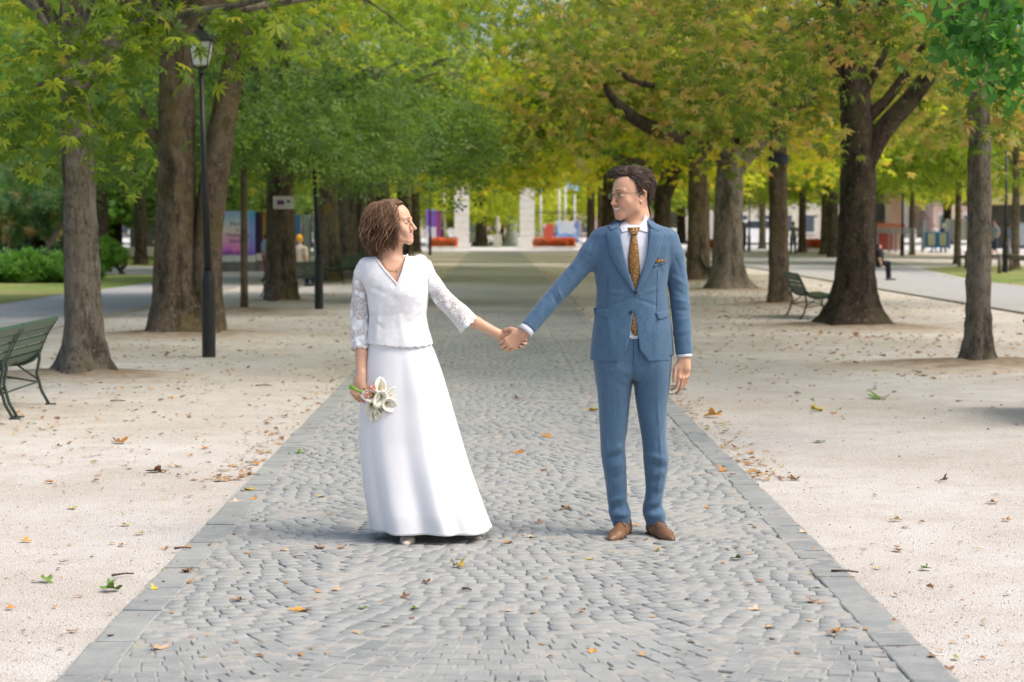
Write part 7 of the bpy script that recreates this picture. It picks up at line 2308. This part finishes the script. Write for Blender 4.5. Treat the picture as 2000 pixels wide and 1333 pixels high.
for s_ in range(7):
    V, F4, F3 = fallen(s_ + 3)
    LM.append(np_mesh('leaf_%d' % s_, V, [np.array(F4), np.array(F3)], False))
rgl = np.random.default_rng(77)
def ground_z(x, y):
    if PX0 < x < PX1 and y < SETT_END: return .019
    return .008
def put_leaf(x, y, size, kind, label, group=None, flat=1.0, z=None):
    me = LM[rgl.integers(len(LM))]
    o = bpy.data.objects.new('fallen_leaf', me); COL.objects.link(o)
    if not me.materials: me.materials.append(FL['o'])
    o.material_slots[0].link = 'OBJECT'; o.material_slots[0].material = FL[kind]
    o.location = (x, y, ground_z(x, y) if z is None else z)
    o.rotation_euler = (rgl.normal(0, .12), rgl.normal(0, .12), rgl.random() * 6.28)
    o.scale = (size, size * (.75 + .4 * rgl.random()), size * flat)
    tag(o, label, 'leaf', group)
KN = {'o': 'orange-brown', 'b': 'dark brown', 'y': 'yellow', 'g': 'green', 't': 'pale tan'}
MARK = [(369, 1118, 38, 'o', 'upright orange leaf on the left border stones', 1.7), (586, 1192, 52, 'o', 'large flat orange leaf in the left foreground of the path', .7), (893, 1107, 30, 'y', 'yellow crumpled leaf on the path in front of the bride', 1.7), (483, 1080, 20, 'o', 'round orange leaf near the left path edge', .8), (91, 1130, 42, 'g', 'green leaf on the gravel at the far left', 1.3), (217, 1147, 50, 'g', 'larger green leaf on the gravel left of the path', 1.0), (304, 1267, 40, 't', 'long tan curled leaf at the bottom left of the path', .6), (992, 1060, 26, 'o', 'brown-yellow leaf between the couple near her shoes', .8), (1033, 1049, 28, 't', 'cream coloured leaf between the couple', .6), (1153, 1093, 20, 'y', 'small yellow-green leaf in front of the man', .8), (1137, 1193, 16, 'b', 'small round reddish brown leaf low on the path', 1.2), (1505, 1224, 26, 't', 'pale yellow flat leaf at the right of the path', .5), (1623, 1239, 28, 'b', 'reddish brown curled leaf right of the path centre', .8), (1851, 1302, 30, 'b', 'brown leaf on the gravel by the lower right border', .8), (1822, 1283, 26, 'b', 'brown leaf just above it on the lower right border', .6), (1751, 1070, 30, 'b', 'dark brown narrow leaf on the right gravel', .5), (1748, 1012, 24, 't', 'tan leaf on the right gravel', .9), (1770, 1025, 22, 't', 'smaller tan leaf just below right of another tan one', .7), (1394, 812, 38, 'o', 'upright golden-brown leaf by the right path edge', 1.8), (1593, 799, 30, 'y', 'yellow upright leaf on the right gravel', 1.5), (1719, 776, 50, 'g', 'long yellow-green leaf on the right gravel behind', .6), (1158, 803, 30, 'y', 'yellow leaf on the path left of his knee', 1.4), (1601, 860, 30, 'g', 'pale green flat leaf on the right gravel', .5), (1414, 920, 26, 'o', 'orange leaf at the right border of the path', 1.1), (1840, 936, 26, 'b', 'brown twisted leaf on the right gravel', .9), (1940, 978, 30, 'o', 'orange leaf pair on the right gravel near the edge', .6), (1965, 1012, 22, 'o', 'orange leaf low at the right edge', .7), (96, 939, 26, 'o', 'rusty leaf on the left gravel near the edge', 1.2), (305, 917, 44, 'b', 'long brown leaf on the left gravel', .5), (142, 988, 28, 'y', 'mustard leaf on the left gravel', .5), (404, 872, 26, 'o', 'orange-brown leaf on gravel left of her bouquet', 1.2), (230, 862, 30, 'o', 'orange leaf pair on the left gravel', 1.0), (496, 903, 32, 'o', 'bright orange leaf at the left path edge', .9), (487, 957, 22, 'y', 'yellow-brown leaf on the left border', .8), (463, 980, 26, 't', 'tan leaf crossing the left border', .6), (625, 970, 24, 'y', 'yellow-brown leaf on the path left of the skirt', .6), (657, 1152, 20, 't', 'tan leaf on the path in front, left of centre', .8), (465, 1173, 26, 'b', 'brown curled leaf on the left of the path', .7), (461, 1254, 20, 'o', 'small orange leaf near the bottom left', .7), (1070, 853, 28, 'o', 'orange leaf on the path between the couple, farther back', .6), (1010, 884, 26, 'o', 'orange leaf between the couple below their hands', .6), (1062, 918, 22, 'b', 'brown leaf between the couple below another', .7), (1108, 993, 24, 'o', 'orange leaf left of his shins', .7), (1012, 779, 22, 'o', 'brown leaf just below the joined hands on the path', .9), (586, 886, 22, 'g', 'yellow-green leaf on the path left of the skirt', .8), (50, 1053, 22, 'o', 'orange leaf at the left edge of the gravel', .7), (237, 1060, 22, 'o', 'orange oval leaf on the left gravel by the path', .7), (245, 1021, 24, 'y', 'yellow leaf on the left gravel', .6), (272, 1038, 20, 'y', 'tan-yellow leaf below a yellow one on the left gravel', .6), (145, 1227, 22, 'o', 'pale orange leaf at the bottom left gravel', .6), (990, 1193, 28, 't', 'thin tan leaf lying on the path at the bottom centre', .4), (792, 1166, 18, 'b', 'curled brown and white leaf low on the path', .9), (805, 1207, 20, 'b', 'small brown leaf on the path below the bride', .5), (1381, 1174, 14, 'b', 'tiny brown leaf on the path right of his shoes', .7), (1473, 1030, 14, 'o', 'small orange leaf by the right border stones', .7), (1245, 1026, 18, 'o', 'small orange leaf between his shoes', .6)]
for (px, py, s_, k_, lab, fl_) in MARK:
    c = G(px, py, .019); sc = s_ * c.y / FOC * 1.25
    put_leaf(c.x, c.y, sc, k_, lab, None, fl_ * .8)
zones = {'left': 'small dry leaves on the left gravel', 'path': 'small dry leaves on the cobbled path', 'right': 'small dry leaves on the right gravel'}
cnt = 0
def litter_xy():
    while True:
        y = 7.0 + 28 * rgl.random() ** 1.25
        x = (rgl.random() - .48) * y * .54
        w = .35
        if abs(x - PX0) < .5 or abs(x - PX1) < .45: w = .5 + (.4 if y > 11 else 0)
        if PX0 + .3 < x < PX1 - .3: w = .22
        if x < PX0 and y > 11: w = max(w, .8)
        if x > PX1 and y > 15: w = max(w, .55)
        if x > 2.2 and y < 13: w = .10
        if rgl.random() < w: return x, y
for i in range(235):
    x, y = litter_xy()
    z = 'left' if x < PX0 else ('right' if x > PX1 else 'path')
    k_ = 'obbotytg'[rgl.integers(8)]
    dist = ['in the closest foreground', 'level with the couple\'s feet', 'a little behind the couple', 'level with the nearest benches', 'beside the first trunks', 'deep under the trees'][int(np.searchsorted([8.6, 10.5, 14, 18, 24], y))]
    lat = ('by the border' if min(abs(x - PX0), abs(x - PX1)) < .6 else ('far out' if abs(x) > .2 * y else 'in the open')) if z != 'path' else ('left of centre' if x < 0 else 'right of centre')
    gr = {'left': 'left gravel', 'right': 'right gravel', 'path': 'cobbled path'}[z]
    put_leaf(x, y, .035 + .045 * rgl.random(), k_, 'small %s leaf on the %s %s %s' % (KN[k_], gr, lat, dist), '%s leaves on the %s %s, %s' % (KN[k_], gr, lat, dist), .7)
# countless smaller bits joined
V, F4, F3 = fallen(3)
def scatter(n, name, smin, smax, mats, fy=None):
    P_ = []
    for i in range(n):
        x, y = litter_xy() if fy is None else fy()
        P_.append((x, y, ground_z(x, y)))
    pp = np.array(P_)
    tf = np.array([(0, 2, 1), (0, 3, 2), (0, 4, 3)]); tv = np.array([(0, 0, 0.), (1, -.35, .12), (.75, .2, .05), (.2, .7, .2), (-.4, .3, .05)])
    R = rand_rot(n, rgl, .25); sc = smin + (smax - smin) * rgl.random(n) ** 2
    VV = np.einsum('nij,kj->nki', R, tv) * sc[:, None, None] * np.array([1, 1, .8]) + pp[:, None, :]
    VV[..., 2] = np.maximum(VV[..., 2], pp[:, None, 2] - .002)
    FF = tf[None] + (np.arange(n) * len(tv))[:, None, None]
    o = link_mesh(name, np_mesh(name, VV.reshape(-1, 3), FF.reshape(-1, 3), False, {'tint': np.repeat(rgl.random(n), len(tv))}), mats)
    o['kind'] = 'stuff'; return o
ML = N('leaf_litter'); ML.set(color=ML.ramp(ML.attr('tint').outputs['Fac'], [(0, (.16, .085, .045)), (.35, (.32, .16, .06)), (.6, (.48, .25, .07)), (.8, (.42, .32, .20)), (1, (.26, .26, .07))]), rough=.8); ML = ML.m
scatter(2300, 'leaf_litter', .012, .034, ML)
def strip_xy():
    t = rgl.integers(6)
    if t == 0: return PX0 - .02 - abs(rgl.normal(0, .16)), 12 + 58 * rgl.random() ** 1.5
    if t == 1: return PX1 + .02 + abs(rgl.normal(0, .14)), 12 + 58 * rgl.random() ** 1.5
    if t == 2: return -6.7 + rgl.normal(0, .2), 15 + 90 * rgl.random()
    if t == 3: return 9.25 - abs(rgl.normal(0, .9)), 22 + 90 * rgl.random()
    if t >= 4 and rgl.random() < .8: return 13.3 + abs(rgl.normal(0, 1.3)), 38 + 45 * rgl.random()
    return -4.3 + rgl.normal(0, 1.0), 17 + 60 * rgl.random()
scatter(4800, 'edge_litter', .02, .06, ML, strip_xy)
def right_xy(): return 5.4 + rgl.normal(0, 1.5), 20 + 80 * rgl.random()
scatter(6000, 'tree_litter', .03, .08, ML, right_xy)
def mid_xy():
    y = 11.5 + 24 * rgl.random() ** .9
    return (-1.7 - 4.6 * rgl.random(), y) if rgl.random() < .62 else (1.8 + 7.0 * rgl.random(), y + 5)
scatter(2400, 'scattered_litter', .02, .06, ML, mid_xy)
# gravel grit close to the camera
MGRIT = N('grit'); MGRIT.set(color=MGRIT.ramp(MGRIT.attr('tint').outputs['Fac'], [(0, (.16, .12, .09)), (.3, (.34, .27, .20)), (.6, (.62, .57, .50)), (1, (.78, .75, .70))]), rough=.9); MGRIT = MGRIT.m
def grit_xy():
    while True:
        y = 6.4 + 11 * rgl.random() ** 1.3
        x = (rgl.random() - .48) * y * .55
        if x < PX0 or x > PX1: return x, y
n = 26000
pp = np.array([(*grit_xy(), .001) for _ in range(n)])
tv = np.array([(1, 0, 0), (-.5, .8, 0), (-.5, -.8, .0), (0, 0, .9)]); tf = np.array([(0, 1, 3), (1, 2, 3), (2, 0, 3)])
R = rand_rot(n, rgl, .1); sc = .0016 + .0038 * rgl.random(n) ** 2.2
VV = np.einsum('nij,kj->nki', R, tv) * sc[:, None, None] + pp[:, None, :]
o = link_mesh('gravel', np_mesh('gravel', VV.reshape(-1, 3), (tf[None] + (np.arange(n) * 4)[:, None, None]).reshape(-1, 3), False, {'tint': np.repeat(rgl.random(n), 4)}), MGRIT); o['kind'] = 'stuff'
# twigs
MTW = simple('twig_bark', (.09, .06, .045), (.16, .12, .09), 20, .9)
for (px, py, L, a, lab) in [(240, 1124, .10, .5, 'short grey-brown twig on the gravel by the left border'), (357, 1077, .08, .2, 'dark twig lying across the left border stones'), (912, 1158, .045, -.6, 'small black peg-like twig on the path in front of the bride'), (515, 754, .16, 0, 'dark twig on the gravel left of the path'), (230, 784, .13, 0, 'dark twig on the gravel near the bench'), (1650, 1123, .12, -.25, 'thin twig on the right gravel near the border')]:
    c = G(px, py, .01); o_ = thing('twig', lab, 'twig', (c.x, c.y, 0)); d = Vector((math.cos(a), math.sin(a), 0)) * L / 2
    p = Vector((c.x, c.y, ground_z(c.x, c.y) + .006)); b = MB(); b.tube([p - d, p + Vector((0, .006, .003)), p + d], [.006, .0045, .004], 6); b.tube([p, p + Vector((d.x * .4, .02, .006))], [.003, .002], 5); b.build('stick', MTW, o_, True)
